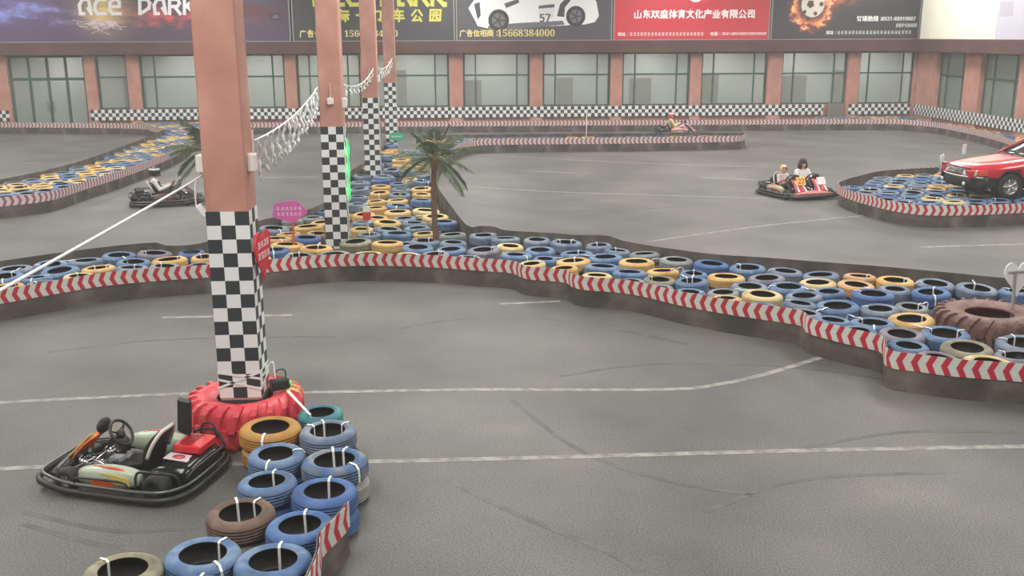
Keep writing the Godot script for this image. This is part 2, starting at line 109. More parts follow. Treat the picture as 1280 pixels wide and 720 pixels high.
const EDGE_STRIP = [[-0.16, -24.02], [-0.45, -26.72], [-0.53, -30.81], [-0.38, -33.33], [-0.04, -36.00], [0.38, -37.91], [1.01, -38.90], [2.27, -39.10], [4.14, -39.08], [7.29, -39.10], [10.52, -39.28], [11.25, -39.37], [11.69, -40.00], [11.84, -40.75], [10.93, -40.83], [4.35, -41.04], [0.42, -40.90], [-1.50, -40.42]]
const EDGE_LEFT_FRONT = [[-13.22, -23.90], [-12.22, -24.87], [-11.37, -25.54], [-10.52, -26.41], [-10.27, -28.62], [-10.04, -30.68], [-9.90, -33.49], [-9.94, -37.16], [-10.32, -40.44], [-10.88, -44.34], [-10.68, -46.95]]
const EDGE_LEFT_BACK = [[-14.50, -26.32], [-13.53, -27.65], [-12.84, -29.00], [-12.30, -31.06], [-12.10, -33.91], [-12.15, -37.36], [-12.27, -41.27], [-12.43, -43.55], [-12.70, -44.90], [-13.52, -46.18], [-15.08, -47.82], [-21.36, -48.99], [-26.94, -49.87]]
const EDGE_FAR = [[-10.68, -46.95], [-9.55, -47.67], [-2.50, -47.54], [5.01, -47.37], [12.57, -47.07], [20.16, -46.76], [21.38, -46.03], [21.98, -44.12], [21.65, -39.39], [20.74, -35.46], [19.09, -30.74]]
const EDGE_ISLAND = [[16.80, -24.18], [14.66, -23.08], [13.45, -22.70], [12.37, -22.50], [11.39, -22.46], [10.89, -22.61], [10.53, -23.11], [10.26, -24.12], [10.15, -25.14], [10.21, -25.85], [10.43, -26.43], [10.74, -26.87], [11.29, -27.47], [12.46, -28.58], [13.62, -29.03], [14.74, -29.31], [16.22, -29.76], [18.24, -30.19], [21.08, -30.56]]
const FLOOR_LINES = [
	[[-6.07, -12.04], [-5.70, -12.07], [-3.48, -12.23], [-1.96, -12.18], [0.28, -12.13], [2.63, -11.97], [3.40, -12.13], [4.15, -12.50], [5.29, -13.25]],
	[[-5.15, -10.02], [-4.34, -10.06], [-3.17, -10.03], [-0.96, -9.97], [1.08, -9.95], [3.71, -9.95], [6.21, -9.90], [6.66, -9.90]],
	[[-4.76, -15.88], [-2.68, -15.88]],
	[[0.73, -16.34], [1.77, -16.45]],
	[[0.04, -30.26], [3.06, -28.73], [8.69, -27.09]],
	[[0.69, -38.48], [6.07, -35.50], [10.76, -33.75]],
	[[4.23, -21.39], [7.45, -23.11], [10.61, -24.36]],
	[[9.89, -20.36], [12.27, -20.52], [13.18, -20.54]],
	[[2.47, -33.40], [4.02, -32.86]],
	[[7.82, -31.38], [9.43, -30.70]],
	[[-6.13, -32.55], [-4.45, -32.60]],
	[[-14.80, -37.08], [-15.82, -37.17]],
]
const SKIDS = [
	[[-0.12, -9.46], [0.49, -8.71], [1.29, -7.89], [1.51, -7.54]],
	[[0.67, -11.73], [1.28, -10.19], [2.08, -9.31], [2.95, -8.89]],
	[[1.36, -12.59], [2.73, -13.00], [4.66, -12.70], [6.36, -11.63]],
	[[-1.79, -14.24], [-0.14, -15.41], [1.64, -15.29], [3.39, -13.88]],
	[[2.32, -8.59], [3.46, -9.22], [5.02, -9.31]],
	[[-5.90, -14.14], [-4.45, -14.63], [-1.83, -14.65]],
	[[-0.19, -27.52], [1.70, -25.79], [4.40, -25.57], [7.12, -26.26]],
	[[-4.17, -9.01], [-3.12, -8.55], [-2.20, -8.64]],
	[[3.74, -10.02], [5.07, -10.39], [6.43, -10.30]],
	[[-4.07, -8.76], [-3.26, -8.33], [-2.65, -8.15]],
]
const CAM_RIGHT = Vector3(0.998299, -0.003491, 0.058189)
const CAM_UP = Vector3(0.017599, 0.969678, -0.243751)
const CAM_FORWARD = Vector3(0.055574, -0.244360, -0.968091)
var taken := {}
var cache := {}
var rng := RandomNumberGenerator.new()

# ---------------------------------------------------------------- naming
func numbered(called: String) -> String:
	if not taken.has(called):
		taken[called] = 0
		return called
	taken[called] += 1
	return "%s_%03d" % [called, taken[called]]

func tag(o: Node, label: String, category: String, group := "") -> void:
	o.set_meta("label", label)
	o.set_meta("category", category)
	if group != "":
		o.set_meta("group", group)

func thing(called: String, label: String, category: String, at := Vector3.ZERO, turn := 0.0, group := "") -> Node3D:
	var o := Node3D.new()
	o.name = numbered(called)
	add_child(o)
	o.position = at
	o.rotation.y = turn
	tag(o, label, category, group)
	return o

func obj(called: String, mesh: Mesh, m: Material, parent: Node = null, at := Vector3.ZERO) -> MeshInstance3D:
	var o := MeshInstance3D.new()
	o.mesh = mesh
	o.position = at
	o.cast_shadow = GeometryInstance3D.SHADOW_CASTING_SETTING_ON
	if m:
		o.material_override = m
	if parent == null:
		o.name = numbered(called)
		add_child(o)
	else:
		o.name = called
		parent.add_child(o, true)
	return o

func structure(called: String, mesh: Mesh = null, m: Material = null) -> Node3D:
	var o: Node3D
	if mesh:
		o = obj(called, mesh, m)
	else:
		o = Node3D.new()
		o.name = called
		add_child(o)
	o.set_meta("kind", "structure")
	return o

# ---------------------------------------------------------------- mesh building
class Shape:
	var st := SurfaceTool.new()
	var col := Color.WHITE
	var smooth := 0

	func _init(smoothed := true) -> void:
		st.begin(Mesh.PRIMITIVE_TRIANGLES)
		smooth = 0 if smoothed else -1

	func v(p: Vector3, uv := Vector2.ZERO) -> void:
		st.set_color(col)
		st.set_uv(uv)
		st.set_smooth_group(smooth)
		st.add_vertex(p)

	# counter-clockwise seen from outside
	func tri(a: Vector3, b: Vector3, c: Vector3, ua := Vector2.ZERO, ub := Vector2.ZERO, uc := Vector2.ZERO) -> void:
		v(a, ua); v(c, uc); v(b, ub)

	func quad(a: Vector3, b: Vector3, c: Vector3, d: Vector3, ua := Vector2.ZERO, ub := Vector2.ZERO, uc := Vector2.ZERO, ud := Vector2.ZERO) -> void:
		tri(a, b, c, ua, ub, uc)
		tri(a, c, d, ua, uc, ud)

	func quad_out(a: Vector3, b: Vector3, c: Vector3, d: Vector3, out: Vector3) -> void:
		if (b - a).cross(c - a).dot(out) < 0.0:
			quad(a, d, c, b)
		else:
			quad(a, b, c, d)

	func box(c: Vector3, size: Vector3, bevel := 0.0, basis := Basis.IDENTITY) -> void:
		var h := size * 0.5
		var b: float = min(bevel, min(h.x, min(h.y, h.z)) * 0.95)
		var was := smooth
		smooth = -1
		for ax in 3:
			for s in [-1.0, 1.0]:
				var p := []
				for q in [[-1, -1], [1, -1], [1, 1], [-1, 1]]:
					var w := Vector3.ZERO
					w[ax] = s * h[ax]
					w[(ax + 1) % 3] = q[0] * (h[(ax + 1) % 3] - b)
					w[(ax + 2) % 3] = q[1] * (h[(ax + 2) % 3] - b)
					p.append(c + basis * w)
				var n := Vector3.ZERO
				n[ax] = s
				quad_out(p[0], p[1], p[2], p[3], basis * n)
		if b > 0.0:
			for ax in 3:
				var i := (ax + 1) % 3
				var j := (ax + 2) % 3
				for si in [-1.0, 1.0]:
					for sj in [-1.0, 1.0]:
						var p := []
						for q in [[0, -1], [0, 1], [1, 1], [1, -1]]:
							var w := Vector3.ZERO
							w[ax] = q[1] * (h[ax] - b)
							w[i] = si * (h[i] - (b if q[0] == 1 else 0.0))
							w[j] = sj * (h[j] - (b if q[0] == 0 else 0.0))
							p.append(c + basis * w)
						var n := Vector3.ZERO
						n[i] = si
						n[j] = sj
						quad_out(p[0], p[1], p[2], p[3], basis * n)
			for sx in [-1.0, 1.0]:
				for sy in [-1.0, 1.0]:
					for sz in [-1.0, 1.0]:
						var p0 := c + basis * Vector3(sx * h.x, sy * (h.y - b), sz * (h.z - b))
						var p1 := c + basis * Vector3(sx * (h.x - b), sy * h.y, sz * (h.z - b))
						var p2 := c + basis * Vector3(sx * (h.x - b), sy * (h.y - b), sz * h.z)
						if (p1 - p0).cross(p2 - p0).dot(basis * Vector3(sx, sy, sz)) < 0.0:
							tri(p0, p2, p1)
						else:
							tri(p0, p1, p2)
		smooth = was

	func bar(a: Vector3, b: Vector3, w: float, h: float, bevel := 0.0, up := Vector3.UP) -> void:
		var f := (b - a)
		var L := f.length()
		f /= max(L, 0.0001)
		var u := up
		if abs(f.dot(u)) > 0.95:
			u = Vector3.RIGHT
		var s := f.cross(u).normalized()
		u = s.cross(f).normalized()
		box((a + b) * 0.5, Vector3(L, h, w), bevel, Basis(f, u, s))

	func tube(pts: Array, radius, sides := 8, closed := false, flat := 1.0) -> void:
		var n := pts.size()
		var rings := []
		var f0: Vector3 = (pts[1] - pts[0]).normalized()
		var u := Vector3.UP if abs(f0.y) < 0.9 else Vector3.RIGHT
		for i in n:
			var a: Vector3 = pts[(i - 1 + n) % n] if (closed or i > 0) else pts[i]
			var b: Vector3 = pts[(i + 1) % n] if (closed or i < n - 1) else pts[i]
			var f := (b - a).normalized()
			var s := f.cross(u)
			if s.length() < 0.01:
				s = f.cross(Vector3(0.3, 0.1, 0.9))
			s = s.normalized()
			u = s.cross(f).normalized()
			var r: float = radius[i] if radius is Array else radius
			var ring := []
			for k in sides:
				var t := TAU * k / sides
				ring.append(pts[i] + (s * cos(t) + u * sin(t) * flat) * r)
			rings.append(ring)
		for i in (n if closed else n - 1):
			var A: Array = rings[i]
			var B: Array = rings[(i + 1) % n]
			for k in sides:
				var k2 := (k + 1) % sides
				quad(A[k], A[k2], B[k2], B[k])
		if not closed:
			for k in range(1, sides - 1):
				tri(rings[0][0], rings[0][k + 1], rings[0][k])
				tri(rings[n - 1][0], rings[n - 1][k], rings[n - 1][k + 1])

	# profile points (radius, height) run upwards along the outside
	func lathe(profile: Array, seg := 24, xf := Transform3D.IDENTITY, from := 0.0, to := TAU) -> void:
		for i in profile.size() - 1:
			var p: Vector2 = profile[i]
			var q: Vector2 = profile[i + 1]
			for k in seg:
				var t0 := lerpf(from, to, float(k) / seg)
				var t1 := lerpf(from, to, float(k + 1) / seg)
				var a := xf * Vector3(p.x * cos(t0), p.y, p.x * sin(t0))
				var b := xf * Vector3(p.x * cos(t1), p.y, p.x * sin(t1))
				var c := xf * Vector3(q.x * cos(t1), q.y, q.x * sin(t1))
				var d := xf * Vector3(q.x * cos(t0), q.y, q.x * sin(t0))
				if p.x < 0.0001:
					tri(a, d, c)
				elif q.x < 0.0001:
					tri(a, d, b)
				else:
					quad(a, d, c, b)

	# flat outline in the xy plane, thick along z, placed by xf
	func prism(outline: PackedVector2Array, depth: float, xf := Transform3D.IDENTITY) -> void:
		var pts := outline
		if Geometry2D.is_polygon_clockwise(pts):
			pts = pts.duplicate()
			pts.reverse()
		var idx := Geometry2D.triangulate_polygon(pts)
		var was := smooth
		smooth = -1
		var h := depth * 0.5
		for i in range(0, idx.size(), 3):
			var a := pts[idx[i]]
			var b := pts[idx[i + 1]]
			var c := pts[idx[i + 2]]
			if (b - a).cross(c - a) < 0.0:
				var t := b
				b = c
				c = t
			tri(xf * Vector3(a.x, a.y, h), xf * Vector3(b.x, b.y, h), xf * Vector3(c.x, c.y, h), a, b, c)
			tri(xf * Vector3(a.x, a.y, -h), xf * Vector3(c.x, c.y, -h), xf * Vector3(b.x, b.y, -h), a, c, b)
		for i in pts.size():
			var a := pts[i]
			var b := pts[(i + 1) % pts.size()]
			quad(xf * Vector3(a.x, a.y, -h), xf * Vector3(b.x, b.y, -h), xf * Vector3(b.x, b.y, h), xf * Vector3(a.x, a.y, h))
		smooth = was

	# a sheet of points (rows of equal length) given a thickness along its normals
	func shell(rows: Array, thick: float) -> void:
		var back := []
		var n := rows.size()
		var m: int = rows[0].size()
		for i in n:
			var r := []
			for j in m:
				var du: Vector3 = rows[min(i + 1, n - 1)][j] - rows[max(i - 1, 0)][j]
				var dv: Vector3 = rows[i][min(j + 1, m - 1)] - rows[i][max(j - 1, 0)]
				r.append(rows[i][j] - du.cross(dv).normalized() * thick)
			back.append(r)
		for i in n - 1:
			for j in m - 1:
				quad(rows[i][j], rows[i + 1][j], rows[i + 1][j + 1], rows[i][j + 1])
				quad(back[i][j], back[i][j + 1], back[i + 1][j + 1], back[i + 1][j])
		for i in n - 1:
			quad(rows[i][0], back[i][0], back[i + 1][0], rows[i + 1][0])
			quad(rows[i][m - 1], rows[i + 1][m - 1], back[i + 1][m - 1], back[i][m - 1])
		for j in m - 1:
			quad(rows[0][j], rows[0][j + 1], back[0][j + 1], back[0][j])
			quad(rows[n - 1][j], back[n - 1][j], back[n - 1][j + 1], rows[n - 1][j + 1])

	# rings of equal length joined into a skin, ends closed
	func loft(rings: Array, cap := true) -> void:
		var n := rings.size()
		var m: int = rings[0].size()
		for i in n - 1:
			for j in m:
				var j2 := (j + 1) % m
				quad(rings[i][j], rings[i][j2], rings[i + 1][j2], rings[i + 1][j])
		if cap:
			for e in [0, n - 1]:
				var c := Vector3.ZERO
				for p in rings[e]:
					c += p
				c /= m
				for j in m:
					if e == 0:
						tri(c, rings[e][(j + 1) % m], rings[e][j])
					else:
						tri(c, rings[e][j], rings[e][(j + 1) % m])

	func ball(c: Vector3, r: Vector3, seg := 16) -> void:
		var prof := []
		var n := seg / 2
		for i in n + 1:
			var t := -PI / 2 + PI * i / n
			prof.append(Vector2(cos(t) if i > 0 and i < n else 0.0, sin(t)))
		lathe(prof, seg, Transform3D(Basis.from_scale(r), c))

	func done() -> ArrayMesh:
		st.generate_normals()
		return st.commit()

func smooth_path(pts: Array, step := 0.15, closed := false) -> Array:
	# Catmull-Rom through the points
	var out := []
	var n := pts.size()
	for i in (n if closed else n - 1):
		var p0: Vector3 = pts[(i - 1 + n) % n] if (closed or i > 0) else pts[0] * 2.0 - pts[1]
		var p1: Vector3 = pts[i]
		var p2: Vector3 = pts[(i + 1) % n]
		var p3: Vector3 = pts[(i + 2) % n] if (closed or i < n - 2) else p2 * 2.0 - p1
		var k: int = max(1, int(ceil(p1.distance_to(p2) / step)))
		for j in k:
			var t := float(j) / k
			out.append(0.5 * (2.0 * p1 + (p2 - p0) * t + (2.0 * p0 - 5.0 * p1 + 4.0 * p2 - p3) * t * t + (3.0 * p1 - p0 - 3.0 * p2 + p3) * t * t * t))
	if not closed:
		out.append(pts[n - 1])
	return out

# ---------------------------------------------------------------- materials
func rgb(r: float, g: float, b: float) -> Color:
	return Color(r / 255.0, g / 255.0, b / 255.0)

func mat(c: Color, rough := 0.7, metal := 0.0) -> StandardMaterial3D:
	var key := "m%s_%.2f_%.2f" % [c.to_html(), rough, metal]
	if cache.has(key):
		return cache[key]
	var m := StandardMaterial3D.new()
	m.albedo_color = c
	m.roughness = rough
	m.metallic = metal
	cache[key] = m
	return m

func noise_tex(freq: float, seed_: int, stops: Array, size := 512, octaves := 4, kind := FastNoiseLite.TYPE_SIMPLEX_SMOOTH) -> NoiseTexture2D:
	var n := FastNoiseLite.new()
	n.noise_type = kind
	n.frequency = freq
	n.seed = seed_
	n.fractal_octaves = octaves
	var g := Gradient.new()
	var offs := PackedFloat32Array()
	var cols := PackedColorArray()
	for s in stops:
		offs.append(s[0])
		cols.append(s[1])
	g.offsets = offs
	g.colors = cols
	var t := NoiseTexture2D.new()
	t.width = size
	t.height = size
	t.seamless = true
	t.noise = n
	t.color_ramp = g
	return t

func noisy(tex: Texture2D, rough: float, scale: float, world := true, tint := Color.WHITE) -> StandardMaterial3D:
	var m := StandardMaterial3D.new()
	m.albedo_color = tint
	m.albedo_texture = tex
	m.roughness = rough
	m.uv1_triplanar = true
	m.uv1_world_triplanar = world
	m.uv1_scale = Vector3.ONE * scale
	return m

func picture(img: Image, rough := 0.6) -> StandardMaterial3D:
	var m := StandardMaterial3D.new()
	m.albedo_texture = ImageTexture.create_from_image(img)
	m.roughness = rough
	return m

func glow(c: Color, energy: float) -> StandardMaterial3D:
	var m := StandardMaterial3D.new()
	m.albedo_color = c
	m.emission_enabled = true
	m.emission = c
	m.emission_energy_multiplier = energy
	return m
func _ready() -> void:
	# camera, air, exposure
	var cam := Camera3D.new()
	cam.name = "camera"
	add_child(cam)
	cam.transform = Transform3D(Basis(CAM_RIGHT, CAM_UP, -CAM_FORWARD).orthonormalized(), Vector3(0, 4.4, 0))
	cam.fov = 32.133
	cam.near = 0.05
	cam.far = 200.0
	cam.current = true
	var we := WorldEnvironment.new()
	we.name = "environment"
	var e := Environment.new()
	e.background_mode = Environment.BG_COLOR
	e.background_color = Color(0.7, 0.74, 0.78)
	e.tonemap_mode = Environment.TONE_MAPPER_LINEAR
	e.tonemap_exposure = EXPOSURE
	e.sdfgi_enabled = true
	e.ssao_enabled = true
	e.ssil_enabled = true
	if HAZE > 0.0:
		e.fog_enabled = true
		e.fog_mode = Environment.FOG_MODE_EXPONENTIAL
		e.fog_light_color = Color(0.9, 0.9, 0.9)
		e.fog_density = HAZE
	we.environment = e
	add_child(we)
	build_skylights()
	# structure
	build_floor()
	build_hall()
	build_columns()
	build_banners()
	# objects
	make_paints()
	make_tyre_meshes()
	build_belts()
	build_tyres()
	build_near_stack()
	build_car()
	build_karts()
	palm_tree("artificial palm tree standing in the tyres between the second pillar and the far lane", Vector3(-0.36, 0.0, -19.93), 2.05, 3, 1.05)
	palm_tree("artificial palm tree mostly hidden behind the nearest pillar", Vector3(-4.44, 0.0, -18.7), 2.35, 8, 1.05)
	build_signs()
# ---------------------------------------------------------------- the hall
const WALL_Z = -50.5
const WALL_X = 23.5
const LEFT_X = -30.0
const FRONT_Z = 7.0
const TOP = 8.4

func checker_image(cols: int, rows: int, px: int, dark: Color, light: Color) -> Image:
	var img := Image.create(cols * px, rows * px, true, Image.FORMAT_RGB8)
	for y in rows:
		for x in cols:
			img.fill_rect(Rect2i(x * px, y * px, px, px), dark if (x + y) % 2 == 0 else light)
	img.generate_mipmaps()
	return img

func uv_slab(c: Vector3, size: Vector3, cell: float, phase := 0) -> ArrayMesh:
	# a thin box whose four upright sides carry uv of one unit per two cells
	var s := Shape.new(false)
	var h := size * 0.5
	var run := 0.0
	var ring := [Vector3(-h.x, 0, h.z), Vector3(h.x, 0, h.z), Vector3(h.x, 0, -h.z), Vector3(-h.x, 0, -h.z)]
	for i in 4:
		var a: Vector3 = ring[i]
		var b: Vector3 = ring[(i + 1) % 4]
		var L := a.distance_to(b)
		var u0 := run / (2 * cell)
		var u1 := (run + L) / (2 * cell)
		var v1 := size.y / (2 * cell) + phase * 0.5
		var v0 := phase * 0.5
		s.quad(c + a + Vector3(0, -h.y, 0), c + b + Vector3(0, -h.y, 0), c + b + Vector3(0, h.y, 0), c + a + Vector3(0, h.y, 0), Vector2(u0, v1), Vector2(u1, v1), Vector2(u1, v0), Vector2(u0, v0))
		run += L
	s.quad(c + Vector3(-h.x, h.y, h.z), c + Vector3(h.x, h.y, h.z), c + Vector3(h.x, h.y, -h.z), c + Vector3(-h.x, h.y, -h.z))
	s.quad(c + Vector3(-h.x, -h.y, -h.z), c + Vector3(h.x, -h.y, -h.z), c + Vector3(h.x, -h.y, h.z), c + Vector3(-h.x, -h.y, h.z))
	return s.done()

func box_mesh(size: Vector3, bevel := 0.0, at := Vector3.ZERO) -> ArrayMesh:
	var s := Shape.new(false)
	s.box(at, size, bevel)
	return s.done()

func ribbon(pts: Array, width: float, y: float) -> ArrayMesh:
	var p3 := []
	for p in pts:
		p3.append(Vector3(p[0], 0, p[1]))
	var path: Array = smooth_path(p3, 0.3) if pts.size() > 2 else p3
	var s := Shape.new(false)
	var rings := []
	for i in path.size():
		var f: Vector3 = (path[min(i + 1, path.size() - 1)] - path[max(i - 1, 0)]).normalized()
		var side := Vector3(-f.z, 0, f.x) * width * 0.5
		rings.append([path[i] - side + Vector3(0, -0.004, 0), path[i] - side + Vector3(0, y, 0), path[i] + side + Vector3(0, y, 0), path[i] + side + Vector3(0, -0.004, 0)])
	s.loft(rings)
	return s.done()

func build_floor() -> void:
	var stops := [[0.0, rgb(88, 87, 85)], [0.3, rgb(102, 101, 98)], [0.55, rgb(111, 109, 106)], [0.8, rgb(120, 118, 114)], [1.0, rgb(132, 130, 125)]]
	var m := noisy(noise_tex(0.006, 12, stops, 1024, 6), 0.62, 0.055)
	var d := noise_tex(0.16, 5, [[0.0, rgb(120, 120, 120)], [0.35, rgb(196, 196, 196)], [0.5, rgb(216, 216, 216)], [0.65, rgb(236, 236, 236)], [1.0, rgb(255, 255, 255)]], 512, 4)
	m.detail_enabled = true
	m.detail_albedo = d
	m.detail_blend_mode = BaseMaterial3D.BLEND_MODE_MUL
	m.detail_uv_layer = BaseMaterial3D.DETAIL_UV_2
	m.uv2_triplanar = true
	m.uv2_world_triplanar = true
	m.uv2_scale = Vector3.ONE * 0.5
	var f := structure("floor", box_mesh(Vector3(WALL_X - LEFT_X + 8, 0.3, FRONT_Z - WALL_Z + 8), 0.0, Vector3((WALL_X + LEFT_X) / 2, -0.15, (FRONT_Z + WALL_Z) / 2)), m)
	var white := noisy(noise_tex(0.03, 8, [[0.0, rgb(104, 102, 98)], [0.35, rgb(124, 122, 117)], [0.6, rgb(142, 140, 134)], [1.0, rgb(158, 156, 149)]], 256, 4), 0.7, 0.6)
	for l in FLOOR_LINES:
		obj("painted_line", ribbon(l, 0.1, 0.0025), white, f)
	var skid := noisy(noise_tex(0.02, 18, [[0.0, rgb(66, 66, 65)], [0.6, rgb(84, 83, 81)], [1.0, rgb(98, 96, 93)]], 256, 4), 0.6, 0.4)
	for l in SKIDS:
		obj("skid_mark", ribbon(l, 0.07, 0.0015), skid, f)

func window_bay(called: String, x0: float, x1: float, y0: float, y1: float, mid: float, bars: Array, frame: Material, pane: Material, xf: Transform3D) -> void:
	var w := structure(called)
	w.transform = xf
	var fw := 0.07
	var xs := [x0]
	for b in bars:
		xs.append(lerpf(x0, x1, b))
	xs.append(x1)
	for x in xs:
		obj("mullion", box_mesh(Vector3(fw if (x != x0 and x != x1) else 0.1, y1 - y0, 0.1), 0.01, Vector3(clampf(x, x0 + 0.05, x1 - 0.05), (y0 + y1) / 2, 0)), frame, w)
	for y in [y0 + 0.04, mid, y1 - 0.04]:
		obj("transom", box_mesh(Vector3(x1 - x0 - 0.1, 0.075, 0.09), 0.01, Vector3((x0 + x1) / 2, y, 0)), frame, w)
	for i in xs.size() - 1:
		for r in [[y0 + 0.05, mid - 0.03], [mid + 0.03, y1 - 0.05]]:
			obj("pane", box_mesh(Vector3(xs[i + 1] - xs[i] - 0.04, r[1] - r[0], 0.012), 0.0, Vector3((xs[i] + xs[i + 1]) / 2, (r[0] + r[1]) / 2, 0)), pane, w)

func build_hall() -> void:
	var clay_tex := noise_tex(0.008, 22, [[0.0, rgb(170, 120, 106)], [0.35, rgb(178, 128, 114)], [0.5, rgb(182, 132, 118)], [0.65, rgb(186, 136, 122)], [1.0, rgb(196, 148, 134)]], 512, 5)
	var clay := noisy(clay_tex, 0.8, 0.25)
	cache["clay"] = clay
	var beam_m := noisy(noise_tex(0.008, 24, [[0.0, rgb(76, 48, 43)], [1.0, rgb(92, 60, 54)]], 256, 4), 0.8, 0.25)
	var frame := mat(rgb(52, 84, 72), 0.5)
	var pane := StandardMaterial3D.new()
	pane.transparency = BaseMaterial3D.TRANSPARENCY_ALPHA
	pane.albedo_color = Color(0.62, 0.68, 0.65, 0.34)
	pane.roughness = 0.08
	var chk := picture(checker_image(2, 2, 64, rgb(48, 54, 58), rgb(224, 226, 226)), 0.5)
	chk.texture_filter = BaseMaterial3D.TEXTURE_FILTER_LINEAR_WITH_MIPMAPS_ANISOTROPIC
	cache["checker"] = chk

	# back wall: piers, sill wall, header; openings between
	var wb := structure("wall_back")
	var bays := [[-27.6, -22.3, 0.0], [-21.33, -17.72, 0.0], [-17.2, -15.72, 0.99], [-15.12, -11.75, 0.99], [-11.2, -8.17, 0.99], [-7.62, -4.5, 0.99], [-3.8, -0.17, 0.99], [0.51, 3.81, 0.99], [4.45, 7.83, 0.99], [8.43, 11.84, 0.99], [12.41, 15.76, 0.99], [16.5, 19.85, 0.99], [20.47, 23.3, 0.99]]
	var edge := LEFT_X
	for b in bays:
		var w: float = b[0] - edge
		obj("pier", box_mesh(Vector3(w, 3.6, 0.5), 0.02, Vector3(edge + w / 2, 1.8, WALL_Z - 0.1)), clay, wb)
		edge = b[1]
		if b[2] > 0.0:
			obj("sill_wall", box_mesh(Vector3(b[1] - b[0], b[2], 0.3), 0.0, Vector3((b[0] + b[1]) / 2, b[2] / 2, WALL_Z - 0.15)), clay, wb)
	obj("pier", box_mesh(Vector3(WALL_X + 0.3 - edge, 3.6, 0.5), 0.02, Vector3((edge + WALL_X + 0.3) / 2, 1.8, WALL_Z - 0.1)), clay, wb)
	obj("header", box_mesh(Vector3(WALL_X - LEFT_X + 0.6, 0.6, 1.05), 0.02, Vector3((WALL_X + LEFT_X) / 2, 3.89, WALL_Z + 0.1)), beam_m, wb)
	obj("upper_wall", box_mesh(Vector3(WALL_X - LEFT_X + 0.6, TOP - 4.2, 0.4), 0.0, Vector3((WALL_X + LEFT_X) / 2, (TOP + 4.2) / 2, WALL_Z - 0.2)), beam_m, wb)
	# checkered vinyl along the sill: interrupted at the doors and at one gap
	for r in [[-22.3, -21.45], [-17.6, 18.7], [20.0, 23.2]]:
		obj("checker_strip", uv_slab(Vector3((r[0] + r[1]) / 2, 0.735, WALL_Z + 0.17), Vector3(r[1] - r[0], 0.51, 0.02), 0.17), chk, wb)
	obj("electric_cabinet", box_mesh(Vector3(0.9, 0.75, 0.12), 0.02, Vector3(19.35, 0.66, WALL_Z + 0.2)), mat(rgb(120, 112, 106), 0.6), wb)
	var n := 1
	for i in range(2, bays.size()):
		var b: Array = bays[i]
		var bars := [0.19, 0.81]
		if i == 2:
			bars = []
		elif i == 3 or i == 4 or i == 5:
			bars = [0.2, 0.8]
		window_bay("window_%d" % n, b[0], b[1], 0.99, 3.59, 2.53, bars, frame, pane, Transform3D(Basis.IDENTITY, Vector3(0, 0, WALL_Z - 0.12)))
		n += 1
	# glass doors
	for k in 2:
		var b: Array = bays[k]
		var d := structure("door_%d" % (k + 1))
		d.position = Vector3(0, 0, WALL_Z - 0.12)
		var q := 4
		for j in q + 1:
			var x: float = lerpf(b[0] + 0.06, b[1] - 0.06, float(j) / q)
			obj("post", box_mesh(Vector3(0.12, 3.59, 0.1), 0.01, Vector3(x, 1.795, 0)), frame, d)
		for y in [2.45, 3.54]:
			obj("transom", box_mesh(Vector3(b[1] - b[0], 0.14, 0.09), 0.01, Vector3((b[0] + b[1]) / 2, y, 0)), frame, d)
		for j in q:
			var xa: float = lerpf(b[0] + 0.06, b[1] - 0.06, float(j) / q)
			var xb: float = lerpf(b[0] + 0.06, b[1] - 0.06, float(j + 1) / q)
			obj("pane", box_mesh(Vector3(xb - xa - 0.1, 2.3, 0.012), 0.0, Vector3((xa + xb) / 2, 1.2, 0)), pane, d)
			obj("pane", box_mesh(Vector3(xb - xa - 0.1, 1.0, 0.012), 0.0, Vector3((xa + xb) / 2, 3.0, 0)), pane, d)
			if j == 1 or j == 2:
				obj("handle", box_mesh(Vector3(0.04, 0.5, 0.05), 0.01, Vector3((xb - 0.14) if j == 1 else (xa + 0.14), 1.15, 0.06)), mat(rgb(170, 172, 170), 0.3, 0.8), d)
	# rooms behind the glass
	var plaster := noisy(noise_tex(0.006, 52, [[0.0, rgb(176, 178, 170)], [1.0, rgb(206, 208, 200)]], 256, 4), 0.9, 0.12)
	var shop := structure("wall_shop", box_mesh(Vector3(WALL_X - LEFT_X + 0.6, 4.2, 0.2), 0.0, Vector3((WALL_X + LEFT_X) / 2, 2.1, WALL_Z - 3.0)), plaster)
	structure("ceiling_shop", box_mesh(Vector3(WALL_X - LEFT_X + 0.6, 0.15, 3.2), 0.0, Vector3((WALL_X + LEFT_X) / 2, 4.12, WALL_Z - 1.6)), plaster)
	for x in [LEFT_X - 0.2, WALL_X + 0.45]:
		structure("wall_shop_end_%d" % (1 if x < 0 else 2), box_mesh(Vector3(0.2, 4.2, 3.2), 0.0, Vector3(x, 2.1, WALL_Z - 1.6)), plaster)
	var doorway := mat(rgb(108, 84, 74), 0.7)
	for x in [-16.3, -3.0, 1.0, 5.9, 9.9, 13.6, 18.2, 20.6]:
		obj("panel", box_mesh(Vector3(0.8 + fposmod(x * 1.7, 0.5), 1.5 + fposmod(x * 0.37, 0.9), 0.1), 0.01, Vector3(x, 1.2 + fposmod(x * 0.53, 0.5), WALL_Z - 2.85)), doorway, shop)
	for x in [-26, -19.5, -13.4, -9.7, -6.0, -2.0, 2.1, 6.1, 10.1, 14.1, 18.1, 21.9]:
		var lamp := thing("shop_lamp", "flat white ceiling lamp inside the glazed shops", "lamp", Vector3(x, 4.0, WALL_Z - 1.5), 0.0, "ceiling lamps inside the shops")
		obj("diffuser", box_mesh(Vector3(1.2, 0.05, 0.6), 0.01), glow(rgb(255, 252, 244), 2.0), lamp)
		var al := AreaLight3D.new()
		al.name = "light"
		al.area_size = Vector2(1.2, 0.6)
		al.light_energy = SHOP_LIGHT
		al.shadow_enabled = true
		al.rotation_degrees.x = -90
